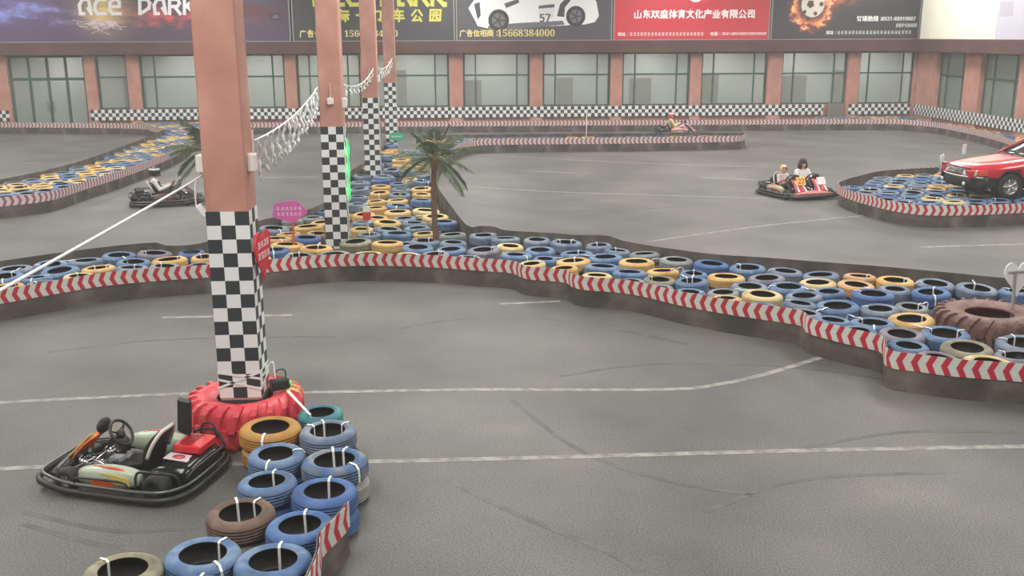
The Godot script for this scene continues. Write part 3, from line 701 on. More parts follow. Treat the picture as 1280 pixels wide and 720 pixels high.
		al.position.y = -0.04
		lamp.add_child(al)

	# right wall
	var wr := structure("wall_right")
	var zr := [[-50.2, -48.2, false], [-48.2, -45.45, true], [-45.45, -44.05, false], [-44.05, -40.9, true], [-40.9, -39.6, false], [-39.6, -36.4, true], [-36.4, -35.0, false], [-35.0, -31.8, true], [-31.8, FRONT_Z, false]]
	var wn := n
	for r in zr:
		var L: float = r[1] - r[0]
		var zc: float = (r[0] + r[1]) / 2
		if r[2]:
			obj("sill_wall", box_mesh(Vector3(0.3, 0.6, L), 0.0, Vector3(WALL_X + 0.15, 0.3, zc)), clay, wr)
			window_bay("window_%d" % wn, -L / 2, L / 2, 0.6, 3.59, 2.5, [0.25, 0.8], frame, pane, Transform3D(Basis(Vector3.UP, -PI / 2), Vector3(WALL_X + 0.12, 0, zc)))
			wn += 1
		else:
			obj("pier", box_mesh(Vector3(0.5, 3.6, L), 0.02, Vector3(WALL_X + 0.1, 1.8, zc)), clay, wr)
	obj("header", box_mesh(Vector3(1.05, 0.6, FRONT_Z - WALL_Z), 0.02, Vector3(WALL_X - 0.1, 3.89, (FRONT_Z + WALL_Z) / 2)), beam_m, wr)
	obj("upper_wall", box_mesh(Vector3(0.4, TOP - 4.2, FRONT_Z - WALL_Z), 0.0, Vector3(WALL_X + 0.2, (TOP + 4.2) / 2, (FRONT_Z + WALL_Z) / 2)), beam_m, wr)
	obj("checker_strip", uv_slab(Vector3(WALL_X - 0.17, 0.735, -41.4), Vector3(0.02, 0.51, 17.6), 0.17), chk, wr)
	obj("rear_wall", box_mesh(Vector3(0.2, 4.2, 20), 0.0, Vector3(WALL_X + 2.6, 2.1, -41)), mat(rgb(120, 132, 122), 0.9), wr)
	for z in [-51.0, -31.0]:
		obj("end_wall", box_mesh(Vector3(2.6, 4.2, 0.2), 0.0, Vector3(WALL_X + 1.5, 2.1, z)), mat(rgb(120, 132, 122), 0.9), wr)
	obj("room_ceiling", box_mesh(Vector3(2.8, 0.15, 20), 0.0, Vector3(WALL_X + 1.4, 4.15, -41)), plaster, wr)

	# the two walls outside the view and the roof
	structure("wall_left", box_mesh(Vector3(0.3, TOP, FRONT_Z - WALL_Z), 0.0, Vector3(LEFT_X - 0.15, TOP / 2, (FRONT_Z + WALL_Z) / 2)), clay)
	structure("wall_front", box_mesh(Vector3(WALL_X - LEFT_X + 0.6, TOP, 0.3), 0.0, Vector3((WALL_X + LEFT_X) / 2, TOP / 2, FRONT_Z + 0.15)), clay)
	structure("ceiling", box_mesh(Vector3(WALL_X - LEFT_X + 1.0, 0.25, FRONT_Z - WALL_Z + 1.0), 0.0, Vector3((WALL_X + LEFT_X) / 2, TOP + 0.125, (FRONT_Z + WALL_Z) / 2)), mat(rgb(196, 196, 192), 0.9))

func build_skylights() -> void:
	var lit := glow(rgb(250, 250, 246), 1.5)
	var rim := mat(rgb(180, 182, 180), 0.6)
	var spots := []
	for gx in SKY_X:
		for gz in SKY_Z:
			spots.append(Vector2(gx, gz))
	for gx in SKY_FRONT_X:
		spots.append(Vector2(gx, SKY_FRONT_Z))
	for sp in spots:
		var s := thing("skylight", "milky daylight panel set flush in the hall roof", "skylight", Vector3(sp.x, TOP - 0.03, sp.y), 0.0, "daylight panels in the roof")
		obj("panel", box_mesh(Vector3(SKY_SIZE.x, 0.04, SKY_SIZE.y), 0.0), lit, s)
		var fr := Shape.new(false)
		for q in [-1.0, 1.0]:
			fr.box(Vector3(q * (SKY_SIZE.x / 2 + 0.05), -0.02, 0), Vector3(0.1, 0.1, SKY_SIZE.y + 0.2), 0.01)
			fr.box(Vector3(0, -0.02, q * (SKY_SIZE.y / 2 + 0.05)), Vector3(SKY_SIZE.x, 0.1, 0.1), 0.01)
		obj("frame", fr.done(), rim, s)
		var al := AreaLight3D.new()
		al.name = "light"
		al.area_size = SKY_SIZE
		al.light_color = Color(1.0, 0.99, 0.965)
		al.light_energy = SKY_LIGHT
		al.shadow_enabled = true
		al.rotation_degrees.x = -90
		al.position.y = -0.06
		s.add_child(al)

func build_columns() -> void:
	var words := ["nearest terracotta pillar with checkered foot standing in the red tractor tyre", "terracotta pillar with checkered foot beside the pink cloud sign", "third terracotta pillar with checkered foot, amid yellow and blue tyres", "farthest terracotta pillar with checkered foot and green round sign"]
	var zs := [-10.9, -20.5, -30.15, -39.8]
	for i in 5:
		var z: float = zs[i] if i < 4 else -1.2
		var p := thing("pillar", words[i] if i < 4 else "terracotta pillar with checkered foot beside the viewing gallery", "pillar", Vector3(-2.42, 0, z))
		obj("shaft", box_mesh(Vector3(0.45, TOP, 0.45), 0.018, Vector3(0, TOP / 2, 0)), cache["clay"], p)
		obj("checker_wrap", uv_slab(Vector3(0, 1.55 if i == 0 else 1.42, 0), Vector3(0.456, 2.1 if i == 0 else 2.48, 0.456), 0.152), cache["checker"], p)
		if i == 0:
			obj("plinth", box_mesh(Vector3(0.46, 0.46, 0.46), 0.01, Vector3(0, 0.25, 0)), mat(rgb(52, 50, 48), 0.8), p)
# ---------------------------------------------------------------- advertising boards
# Chinese characters as strokes on a ten by ten field, y downwards
const EAR = [[1, 1, 1, 9.5], [1, 1, 3.5, 1], [3.5, 1, 2.3, 4], [2.3, 4, 3.6, 6], [3.6, 6, 1.6, 6.5]]
const FRAME = [[1, 1, 9, 1], [9, 1, 9, 9], [9, 9, 1, 9], [1, 9, 1, 1]]
const GLYPHS = {
	"国": [[3, 3, 7, 3], [5, 3, 5, 7], [3, 5, 7, 5], [2.8, 7, 7.2, 7], [6, 5.8, 7, 6.6]],
	"际": [[5, 2, 9, 2], [4.5, 4.5, 9.5, 4.5], [7, 4.5, 7, 9.5], [5.5, 6, 4.7, 8], [8.5, 6, 9.3, 8]],
	"卡": [[5, 0.5, 5, 4.8], [5, 2.3, 8, 2.3], [1, 4.8, 9, 4.8], [5, 4.8, 5, 9.5], [5, 6.3, 7.5, 7.5]],
	"丁": [[1, 2, 9, 2], [5.5, 2, 5.5, 9], [5.5, 9, 4, 8.3]],
	"车": [[2, 2, 8.5, 2], [4, 0.5, 2.5, 5], [2.5, 5, 8.5, 5], [1, 7.3, 9.5, 7.3], [5.6, 3.2, 5.6, 9.7]],
	"公": [[4, 1, 1, 5], [6, 1, 9, 5], [4.5, 5.5, 2, 9], [2, 9, 8.3, 8.5], [6.8, 6.5, 8.8, 9.5]],
	"园": [[3.2, 3, 6.8, 3], [2.6, 4.8, 7.4, 4.8], [4.3, 4.8, 3, 8], [6, 4.8, 6, 7.6], [6, 7.6, 7.4, 7.4]],
	"广": [[5, 0.5, 5.4, 1.6], [1.8, 2, 9, 2], [1.8, 2, 1.5, 6], [1.5, 6, 0.8, 9.5]],
	"告": [[3.5, 0.5, 2, 3], [2.5, 2, 8, 2], [5, 0.5, 5, 4], [1, 4.2, 9, 4.2], [2.5, 5.8, 7.5, 5.8], [7.5, 5.8, 7.5, 9.3], [7.5, 9.3, 2.5, 9.3], [2.5, 9.3, 2.5, 5.8]],
	"位": [[3, 0.5, 1, 5], [2.2, 3.5, 2.2, 9.5], [6, 0.8, 6.4, 2], [4, 2.7, 9, 2.7], [5, 4, 5.6, 7.6], [8, 4, 7.2, 8.6], [3.8, 9, 9.4, 9]],
	"招": [[0.5, 3, 3.8, 3], [2.3, 0.5, 2.3, 9], [0.5, 6.5, 3.8, 5.3], [4.8, 1.2, 9, 1.2], [9, 1.2, 8.6, 4.3], [6.7, 1.2, 4.8, 4.6], [5, 5.6, 9, 5.6], [9, 5.6, 9, 9.3], [9, 9.3, 5, 9.3], [5, 9.3, 5, 5.6]],
	"商": [[5, 0.2, 5, 1.5], [1, 1.6, 9, 1.6], [3.5, 2.2, 4, 3.2], [6.5, 2.2, 6, 3.2], [1.2, 3.6, 8.8, 3.6], [1.2, 3.6, 1.2, 9.7], [8.8, 3.6, 8.8, 9.7], [3.5, 6.3, 6.5, 6.3], [6.5, 6.3, 6.5, 8.4], [6.5, 8.4, 3.5, 8.4], [3.5, 8.4, 3.5, 6.3], [4, 4, 3, 5.4], [6, 4, 7.2, 5.4]],
	"山": [[5, 1, 5, 9], [1.5, 4, 1.5, 9], [8.5, 4, 8.5, 9], [1.5, 9, 8.5, 9]],
	"东": [[1.5, 2.2, 8.5, 2.2], [4.2, 0.5, 2.3, 5], [2.3, 5, 8.5, 5], [5.5, 3.2, 5.5, 9.5], [3.5, 6.3, 1.8, 8.6], [7.2, 6.3, 9, 8.6]],
	"双": [[0.8, 2, 4.4, 2], [4.4, 2, 0.8, 9], [1.5, 4, 4.4, 8.5], [5.2, 2, 9.2, 2], [9.2, 2, 5, 9.2], [5.8, 3.5, 9.5, 9.2]],
	"盛": [[1.5, 2, 9, 2], [2, 2, 1, 6.5], [2.5, 3.8, 4.5, 3.8], [4.5, 3.8, 4, 5.6], [5.6, 0.5, 8.8, 6], [8.3, 3, 6, 6], [2, 6.8, 8.2, 6.8], [2, 6.8, 2, 9.2], [8.2, 6.8, 8.2, 9.2], [4, 6.8, 4, 9.2], [6.2, 6.8, 6.2, 9.2], [0.7, 9.2, 9.5, 9.2]],
	"体": [[3, 0.5, 1, 5], [2.2, 3.5, 2.2, 9.5], [3.6, 3, 9.5, 3], [6.5, 0.5, 6.5, 9.5], [6.5, 3, 4, 7.3], [6.5, 3, 9.3, 7.3], [5.2, 7.5, 7.8, 7.5]],
	"育": [[5, 0.2, 5, 1.3], [1, 1.6, 9, 1.6], [4, 1.8, 2.5, 3.6], [2.5, 3.6, 7.8, 3.3], [6.5, 2.4, 8, 4], [2.5, 4.8, 7.6, 4.8], [2.5, 4.8, 2.5, 9.6], [7.6, 4.8, 7.6, 9.6], [2.5, 6.3, 7.6, 6.3], [2.5, 7.8, 7.6, 7.8]],
	"文": [[5, 0.4, 5.3, 1.8], [1, 2.5, 9, 2.5], [7, 2.5, 5, 6.5], [5, 6.5, 1, 9.4], [3, 2.5, 5, 6.5], [5, 6.5, 9.2, 9.4]],
	"化": [[3.3, 0.5, 1, 5], [2.3, 3.5, 2.3, 9.5], [8.8, 2.3, 4.8, 5.5], [5.3, 0.8, 5.3, 8.8], [5.3, 8.8, 9.3, 8.8], [9.3, 8.8, 9.3, 7]],
	"产": [[5, 0.3, 5.3, 1.4], [1.5, 1.9, 9, 1.9], [3.4, 2.5, 3.9, 3.6], [7, 2.5, 6.3, 3.9], [1.8, 4.3, 9.2, 4.3], [1.8, 4.3, 1.6, 7], [1.6, 7, 0.8, 9.5]],
	"业": [[3.8, 1, 3.8, 8.8], [6.2, 1, 6.2, 8.8], [1.2, 3.2, 2.3, 6.8], [8.8, 3.2, 7.7, 6.8], [0.8, 9, 9.2, 9]],
	"有": [[1, 2.3, 9, 2.3], [4.5, 0.4, 1, 6], [3.3, 4, 7.8, 4], [3.3, 4, 3.3, 9.6], [7.8, 4, 7.8, 9.6], [3.3, 5.8, 7.8, 5.8], [3.3, 7.5, 7.8, 7.5]],
	"限": [[4.8, 1, 8.6, 1], [8.6, 1, 8.6, 4.6], [4.8, 2.8, 8.6, 2.8], [4.8, 4.6, 8.6, 4.6], [4.8, 1, 4.8, 9.2], [4.8, 9.2, 6.5, 8.2], [8.8, 5.5, 7, 6.6], [6, 4.8, 9.5, 9.5]],
	"司": [[1.5, 1.2, 8.5, 1.2], [8.5, 1.2, 8.5, 9.2], [8.5, 9.2, 7, 8.6], [1.2, 3.3, 6.8, 3.3], [1.8, 5, 6.2, 5], [6.2, 5, 6.2, 8.3], [6.2, 8.3, 1.8, 8.3], [1.8, 8.3, 1.8, 5]],
	"订": [[1.5, 0.8, 2.4, 2], [0.6, 3.6, 2.6, 3.6], [2.6, 3.6, 2.6, 8.8], [2.6, 8.8, 3.8, 7.6], [4.2, 1.8, 9.5, 1.8], [7, 1.8, 7, 9.2], [7, 9.2, 5.8, 8.5]],
	"场": [[0.6, 3.4, 3.8, 3.4], [2.2, 1, 2.2, 8], [0.4, 8.4, 3.9, 7.4], [4.6, 1.2, 8.6, 1.2], [8.6, 1.2, 4.8, 4.4], [4.8, 4.4, 9.2, 4.4], [9.2, 4.4, 8.4, 9.2], [6.4, 4.6, 4.2, 8], [7.8, 4.6, 5.4, 9.4]],
	"热": [[0.8, 2.2, 4.4, 2.2], [2.6, 0.5, 2.6, 6.4], [0.8, 5, 4.4, 4], [5, 2.3, 8, 2.3], [6.5, 0.5, 4.8, 6.4], [8, 2.3, 8.6, 6.2], [8.6, 6.2, 9.4, 5.4], [5.2, 3.6, 6.6, 5], [1.6, 7.4, 1, 9.3], [3.6, 7.5, 4, 9.2], [6, 7.5, 6.4, 9.2], [8.2, 7.4, 9.2, 9.2]],
	"线": [[2.4, 0.5, 1, 3], [1, 3, 3.4, 3], [3.4, 2.2, 1, 5.8], [1, 5.8, 3.8, 5.4], [0.8, 8.6, 4, 7.8], [4.4, 3, 9, 2.4], [4.2, 5.4, 9.4, 4.6], [6, 0.6, 8.6, 9.2], [8.6, 9.2, 9.5, 8], [9, 5.6, 4.6, 9.3], [8, 1, 8.8, 1.9]],
	"地": [[0.6, 3.4, 3.8, 3.4], [2.2, 1, 2.2, 8], [0.4, 8.4, 3.9, 7.4], [4.4, 4.2, 9, 2.8], [9, 2.8, 8.6, 6], [6.6, 0.8, 6.6, 7], [5, 2, 5, 8.8], [5, 8.8, 9.4, 8.8], [9.4, 8.8, 9.4, 7.4]],
	"址": [[0.6, 3.4, 3.8, 3.4], [2.2, 1, 2.2, 8], [0.4, 8.4, 3.9, 7.4], [6.8, 0.8, 6.8, 8.8], [6.8, 4.2, 9.2, 4.2], [5, 3.4, 5, 8.8], [4.2, 8.9, 9.6, 8.9]],
	"电": [[2, 2.4, 8, 2.4], [8, 2.4, 8, 6.8], [8, 6.8, 2, 6.8], [2, 6.8, 2, 2.4], [2, 4.6, 8, 4.6], [5, 0.6, 5, 9], [5, 9, 9.2, 9], [9.2, 9, 9.2, 7.6]],
	"话": [[1.5, 0.8, 2.4, 2], [0.6, 3.6, 2.6, 3.6], [2.6, 3.6, 2.6, 8.8], [2.6, 8.8, 3.8, 7.6], [8.6, 0.8, 5, 1.8], [4.2, 3.8, 9.6, 3.8], [6.9, 1.4, 6.9, 6], [5, 6, 8.8, 6], [8.8, 6, 8.8, 9.3], [8.8, 9.3, 5, 9.3], [5, 9.3, 5, 6]],
	"：": [[4.6, 3.4, 5.4, 3.4], [4.6, 7.6, 5.4, 7.6]],
	# rounded Latin letters of the hall's name
	"a": [[1.4, 9.4, 0.9, 4.6], [0.9, 4.6, 2.6, 1.4], [2.6, 1.4, 6.2, 1.4], [6.2, 1.4, 7.6, 9.4], [7.6, 9.4, 5.8, 6.4], [1.4, 9.4, 3.4, 9.4]],
	"c": [[7, 1.4, 3, 1.4], [3, 1.4, 1.2, 4.4], [1.2, 4.4, 1.2, 7.4], [1.2, 7.4, 2.6, 9.4], [2.6, 9.4, 7.2, 9.4]],
	"e": [[1.2, 5.4, 6.6, 5.4], [6.6, 5.4, 6.6, 2.8], [6.6, 2.8, 5.4, 1.4], [5.4, 1.4, 2.6, 1.4], [2.6, 1.4, 1.2, 3.8], [1.2, 3.8, 1.2, 7.4], [1.2, 7.4, 2.6, 9.4], [2.6, 9.4, 7.2, 9.4]],
	"p": [[1.2, 9.6, 1.2, 1.4], [1.2, 1.4, 5.4, 1.4], [5.4, 1.4, 7, 3.4], [7, 3.4, 6.4, 6.4], [6.4, 6.4, 2.6, 8.8]],
	"r": [[1.2, 9.6, 1.2, 1.4], [1.2, 1.4, 6, 1.4], [6, 1.4, 7, 3.6], [7, 3.6, 5.6, 5.4], [5.6, 5.4, 2.6, 5.4], [4, 5.4, 7.4, 9.6]],
	"k": [[1.2, 0.6, 1.2, 9.6], [7, 1.2, 2, 5.4], [2.6, 5.2, 7, 9.6], [7.6, 9.0, 7.6, 9.8]]}
const EARED = ["际", "限"]
const FRAMED = ["国", "园"]

func stroke_text(text: String, size: float, advance: float, weight: float, slant := 0.0) -> ArrayMesh:
	var s := Shape.new(false)
	var x := 0.0
	var layer := 0
	for ch in text:
		if ch != " ":
			var strokes: Array = GLYPHS[ch].duplicate()
			if ch in EARED:
				strokes.append_array(EAR)
			if ch in FRAMED:
				strokes.append_array(FRAME)
			for q in strokes:
				var a := Vector3(x + q[0] * size / 10.0 + (10.0 - q[1]) * slant * size / 10.0, (10.0 - q[1]) * size / 10.0, 0)
				var b := Vector3(x + q[2] * size / 10.0 + (10.0 - q[3]) * slant * size / 10.0, (10.0 - q[3]) * size / 10.0, 0)
				layer += 1
				a.z = 0.0005 * (layer % 14)
				b.z = a.z
				var f := (b - a).normalized() * weight * 0.4
				s.bar(a - f, b + f, 0.012, weight, 0.0, Vector3(0.02, 1, 0) if abs((b - a).normalized().y) < 0.9 else Vector3(1, 0.02, 0))
		x += advance
	return s.done()

func print_text(text: String, size: float, depth := 0.012, font := "Droid Sans") -> TextMesh:
	var t := TextMesh.new()
	var f := SystemFont.new()
	f.font_names = PackedStringArray([font])
	f.font_weight = 700
	t.font = f
	t.text = text
	t.font_size = 64
	t.pixel_size = size / 64.0 * 1.35
	t.depth = depth
	t.horizontal_alignment = HORIZONTAL_ALIGNMENT_LEFT
	return t

func fill_poly(img: Image, pts: Array, c: Color) -> void:
	var y0 := 9999.0
	var y1 := -9999.0
	for p in pts:
		y0 = min(y0, p.y)
		y1 = max(y1, p.y)
	for y in range(max(0, int(y0)), min(img.get_height(), int(y1) + 1)):
		var xs := []
		for i in pts.size():
			var a: Vector2 = pts[i]
			var b: Vector2 = pts[(i + 1) % pts.size()]
			if (a.y <= y + 0.5) != (b.y <= y + 0.5):
				xs.append(a.x + (y + 0.5 - a.y) / (b.y - a.y) * (b.x - a.x))
		xs.sort()
		for k in range(0, xs.size() - 1, 2):
			img.fill_rect(Rect2i(int(xs[k]), y, max(1, int(xs[k + 1]) - int(xs[k])), 1), c)

func fill_disc(img: Image, c: Vector2, r: Vector2, col: Color) -> void:
	var pts := []
	for i in 28:
		pts.append(c + Vector2(cos(TAU * i / 28.0) * r.x, sin(TAU * i / 28.0) * r.y))
	fill_poly(img, pts, col)

func ink_line(img: Image, a: Vector2, b: Vector2, w: float, c: Color) -> void:
	var n := (b - a).orthogonal().normalized() * w * 0.5
	fill_poly(img, [a + n, b + n, b - n, a - n], c)

func board(called: String, label: String, x0: float, x1: float, img: Image, z := -49.9, y0 := 4.18, h := 3.2) -> Node3D:
	var b := thing(called, label, "billboard", Vector3(x0, y0, z))
	var w := x1 - x0
	var s := Shape.new(false)
	s.quad(Vector3(0, 0, 0), Vector3(w, 0, 0), Vector3(w, h, 0), Vector3(0, h, 0), Vector2(0, 1), Vector2(1, 1), Vector2(1, 0), Vector2(0, 0))
	s.quad(Vector3(0, 0, -0.06), Vector3(0, 0, 0), Vector3(0, h, 0), Vector3(0, h, -0.06))
	s.quad(Vector3(w, 0, 0), Vector3(w, 0, -0.06), Vector3(w, h, -0.06), Vector3(w, h, 0))
	s.quad(Vector3(0, 0, -0.06), Vector3(w, 0, -0.06), Vector3(w, 0, 0), Vector3(0, 0, 0))
	s.quad(Vector3(w, 0, -0.06), Vector3(0, 0, -0.06), Vector3(0, h, -0.06), Vector3(w, h, -0.06))
	obj("printed_sheet", s.done(), picture(img, 0.55), b)
	var fr := Shape.new(false)
	for q in [0.0, w]:
		fr.box(Vector3(q, h / 2, -0.03), Vector3(0.06, h + 0.06, 0.1), 0.01)
	for q in [0.0, h]:
		fr.box(Vector3(w / 2, q, -0.03), Vector3(w, 0.05, 0.1), 0.01)
	for k in 3:
		fr.box(Vector3(w * (k + 0.5) / 3, h * 0.45, -0.28), Vector3(0.06, 0.06, 0.5))
	obj("frame", fr.done(), mat(rgb(150, 150, 148), 0.5, 0.4), b)
	return b

func lay(b: Node3D, called: String, mesh: Mesh, c: Color, x: float, y: float) -> void:
	obj(called, mesh, mat(c, 0.6), b, Vector3(x, y, 0.006))

func lay_characters(b: Node3D, text: String, size: float, advance: float, weight: float, slant: float, c: Color, x: float, y: float) -> void:
	for i in text.length():
		if text[i] != " ":
			lay(b, "character", stroke_text(text[i], size, advance, weight, slant), c, x + i * advance, y)

func build_banners() -> void:
	var W := 512
	var H := 128
	# 1: purple board, blue and red light bursts round the hall's name
	var img := Image.create(W, H, true, Image.FORMAT_RGB8)
	var n := FastNoiseLite.new()
	n.frequency = 0.018
	n.fractal_octaves = 5
	n.seed = 4
	for y in H:
		for x in W:
			var c := rgb(58, 44, 62).lerp(rgb(76, 58, 84), float(y) / H)
			var w := n.get_noise_2d(x * 1.0, y * 2.2)
			var ribbon_y: float = 74.0 + w * 26.0 + (x - 190) * 0.04
			var streak: float = exp(-pow((y - ribbon_y) / 11.0, 2.0)) * (0.65 + 0.6 * n.get_noise_2d(x * 2.5 + 90, y * 2.5))
			var blue: float = exp(-pow((x - 150) / 90.0, 2.0))
			var gold: float = exp(-pow((x - 262) / 34.0, 2.0) - pow((y - 66) / 44.0, 2.0))
			var red: float = exp(-pow((x - 345) / 90.0, 2.0))
			c = c.lerp(rgb(150, 170, 232), clampf(streak * blue * 1.3, 0, 1))
			c = c.lerp(rgb(226, 84, 84), clampf(streak * red * 1.25, 0, 1))
			c = c.lerp(rgb(246, 222, 130), clampf(gold * (0.85 + 0.5 * w), 0, 1))
			c = c.lerp(rgb(84, 70, 150), clampf(blue * exp(-pow((y - 60) / 60.0, 2.0)) * 0.45, 0, 1))
			img.set_pixel(x, y, c)
	rng.seed = 2
	for k in 26:
		var p := Vector2(240 + rng.randf() * 34, 88 + rng.randf() * 6)
		for j in 4:
			var q := p + Vector2(rng.randf_range(-12, 14), rng.randf_range(-4, 8))
			ink_line(img, p, q, 0.9, rgb(214, 196, 206))
			p = q
	for sx in [[70.0, 1.0], [470.0, -1.0]]:
		var ox: float = sx[0]
		var d: float = sx[1]
		fill_poly(img, [Vector2(ox - 40 * d, 82), Vector2(ox - 36 * d, 74), Vector2(ox - 16 * d, 68), Vector2(ox - 4 * d, 60), Vector2(ox + 18 * d, 61), Vector2(ox + 34 * d, 70), Vector2(ox + 48 * d, 74), Vector2(ox + 50 * d, 82)], rgb(44, 34, 62) if d > 0 else rgb(84, 34, 46))
		for wx in [-24.0, 32.0]:
			fill_disc(img, Vector2(ox + wx * d, 82), Vector2(7, 7), rgb(28, 24, 34))
			fill_disc(img, Vector2(ox + wx * d, 82), Vector2(4.5, 4.5), rgb(104, 92, 124))
	img.generate_mipmaps()
	var b := board("billboard", "wide purple billboard with lightning bursts and the white words ace park", -25.5, -7.72, img)
	lay_characters(b, "ace park", 0.8, 0.69, 0.15, 0.08, rgb(238, 238, 240), 7.95, 1.26)
	# 2: dark board with yellow lettering
	img = Image.create(64, 64, true, Image.FORMAT_RGB8)
	img.fill(rgb(56, 55, 62))
	b = board("billboard", "dark billboard with yellow hall name and phone number behind the pillars", -7.58, 0.12, img)
	lay_characters(b, "ace park", 0.95, 0.8, 0.19, 0.06, rgb(214, 214, 84), 0.95, 1.64)
	lay_characters(b, "国际卡丁车公园", 0.6, 0.88, 0.095, 0.08, rgb(214, 208, 80), 1.2, 0.9)
	lay_characters(b, "广告位招商：", 0.33, 0.36, 0.05, 0.0, rgb(226, 214, 130), 0.3, 0.2)
	lay(b, "lettering", print_text("15668384000", 0.31, 0.012, "Droid Serif"), rgb(226, 214, 130), 2.42, 0.36)
	# 3: grey board with a white racing car
	img = Image.create(512, 214, true, Image.FORMAT_RGB8)
	img.fill(rgb(72, 70, 78))
	var pts := [Vector2(40, 112), Vector2(61, 84), Vector2(80, 70), Vector2(139, 51), Vector2(193, 18), Vector2(244, 8), Vector2(315, 13), Vector2(374, 44), Vector2(433, 60), Vector2(461, 93), Vector2(470, 138), Vector2(456, 157), Vector2(423, 164), Vector2(174, 175), Vector2(101, 175), Vector2(70, 168), Vector2(61, 150)]
	fill_poly(img, pts, rgb(240, 240, 242))
	fill_poly(img, [Vector2(204, 27), Vector2(251, 18), Vector2(303, 22), Vector2(345, 46), Vector2(256, 55), Vector2(193, 53)], rgb(120, 126, 134))
	fill_poly(img, [Vector2(59, 100), Vector2(77, 93), Vector2(80, 135), Vector2(70, 147)], rgb(54, 56, 62))
	fill_poly(img, [Vector2(157, 98), Vector2(204, 84), Vector2(207, 95), Vector2(164, 112)], rgb(70, 72, 78))
	fill_poly(img, [Vector2(331, 138), Vector2(341, 100), Vector2(367, 77), Vector2(376, 88), Vector2(357, 110), Vector2(355, 140)], rgb(60, 62, 68))
	fill_poly(img, [Vector2(103, 168), Vector2(197, 159), Vector2(350, 152), Vector2(357, 164), Vector2(174, 180), Vector2(108, 182)], rgb(104, 106, 112))
	for wx in [[139.0, 150.0, 34.0], [393.0, 138.0, 32.0]]:
		fill_disc(img, Vector2(wx[0], wx[1]), Vector2(wx[2], wx[2]), rgb(34, 34, 38))
		fill_disc(img, Vector2(wx[0], wx[1]), Vector2(wx[2] * 0.66, wx[2] * 0.66), rgb(110, 112, 116))
		for k in 5:
			var t := TAU * k / 5.0
			ink_line(img, Vector2(wx[0], wx[1]), Vector2(wx[0], wx[1]) + Vector2(cos(t), sin(t)) * wx[2] * 0.62, 4.0, rgb(40, 40, 44))
	fill_poly(img, [Vector2(270, 105), Vector2(322, 100), Vector2(320, 142), Vector2(270, 147)], rgb(226, 228, 230))
	fill_poly(img, [Vector2(270, 105), Vector2(322, 100), Vector2(322, 110), Vector2(270, 114)], rgb(80, 84, 90))
	img.generate_mipmaps()
	b = board("billboard", "grey billboard showing a white racing car numbered 57", 0.23, 7.76, img)
	lay(b, "lettering", print_text("57", 0.38), rgb(60, 62, 68), 4.0, 1.06)
	lay_characters(b, "广告位招商：", 0.32, 0.33, 0.05, 0.0, rgb(226, 210, 130), 0.14, 0.2)
	lay(b, "lettering", print_text("15668384000", 0.34, 0.012, "Droid Serif"), rgb(226, 210, 130), 1.95, 0.36)
	# 4: red company board
	img = Image.create(64, 64, true, Image.FORMAT_RGB8)
	img.fill(rgb(196, 34, 52))
	b = board("billboard", "plain red billboard with white company name", 7.87, 15.55, img)
	lay_characters(b, "山东双盛体育文化产业有限公司", 0.42, 0.43, 0.06, 0.0, rgb(240, 232, 232), 0.95, 1.02)
	lay_characters(b, "地址：", 0.19, 0.2, 0.03, 0.0, rgb(236, 214, 214), 0.2, 0.2)
	lay_characters(b, "电话：", 0.19, 0.2, 0.03, 0.0, rgb(236, 214, 214), 4.75, 0.2)
	lay(b, "lettering", print_text("0531-88910007/88910008", 0.14), rgb(236, 214, 214), 5.35, 0.29)
	lay(b, "emblem", ring_disc(0.42, 0.3), rgb(236, 226, 226), 3.98, 2.2)
	var sm := Shape.new(false)
	rng.seed = 9
	for k in 21:
		for j in 3:
			sm.box(Vector3(0.86 + k * 0.175, 0.23 + 0.06 * j, 0), Vector3(rng.randf_range(0.09, 0.15), 0.028, 0.012))
		sm.box(Vector3(0.86 + k * 0.175 + rng.randf_range(-0.03, 0.03), 0.29, 0), Vector3(0.03, 0.16, 0.012))
	lay(b, "small_print", sm.done(), rgb(236, 214, 214), 0, 0)
	# 5: dark board with a burning football
	img = Image.create(384, 160, true, Image.FORMAT_RGB8)
	n.frequency = 0.035
	n.seed = 11
	for y in 160:
		for x in 384:
			var c := rgb(54, 50, 56)
			var p := Vector2(x - 101, y - 80)
			var w: float = n.get_noise_2d(x * 1.0, y * 1.6)
			var ring: float = exp(-pow((p.length() - 44.0 - w * 14.0) / 12.0, 2.0))
			var tail: float = exp(-pow((y - 70.0 + (x - 120) * 0.16 + w * 30.0) / 14.0, 2.0)) * clampf((x - 95) / 20.0, 0, 1) * clampf((265.0 - x) / 120.0, 0, 1)
			var f: float = clampf(max(ring * (0.75 + w * 0.6), tail * (0.9 + w)), 0, 1)
			c = c.lerp(rgb(222, 104, 58), clampf(f * 1.4, 0, 1))
			c = c.lerp(rgb(250, 216, 160), clampf((f - 0.55) * 2.2, 0, 1))
			img.set_pixel(x, y, c)
	fill_disc(img, Vector2(104, 77), Vector2(30, 30), rgb(216, 208, 196))
	for q in [[98.0, 76.0, 10.0], [82.0, 62.0, 5.0], [110.0, 55.0, 5.5], [126.0, 76.0, 6.0], [112.0, 98.0, 5.5], [84.0, 94.0, 5.0]]:
		var pent := []
		for k in 5:
			pent.append(Vector2(q[0] + cos(TAU * k / 5.0 + 0.4) * q[2], q[1] + sin(TAU * k / 5.0 + 0.4) * q[2]))
		fill_poly(img, pent, rgb(74, 56, 48))
	img.generate_mipmaps()
	b = board("billboard", "dark billboard with a burning football and booking phone numbers", 15.66, 23.1, img)
	lay_characters(b, "订场热线：", 0.26, 0.275, 0.042, 0.0, rgb(226, 226, 226), 4.25, 0.86)
	lay(b, "lettering", print_text("0531-88910007", 0.185), rgb(226, 226, 226), 5.5, 0.98)
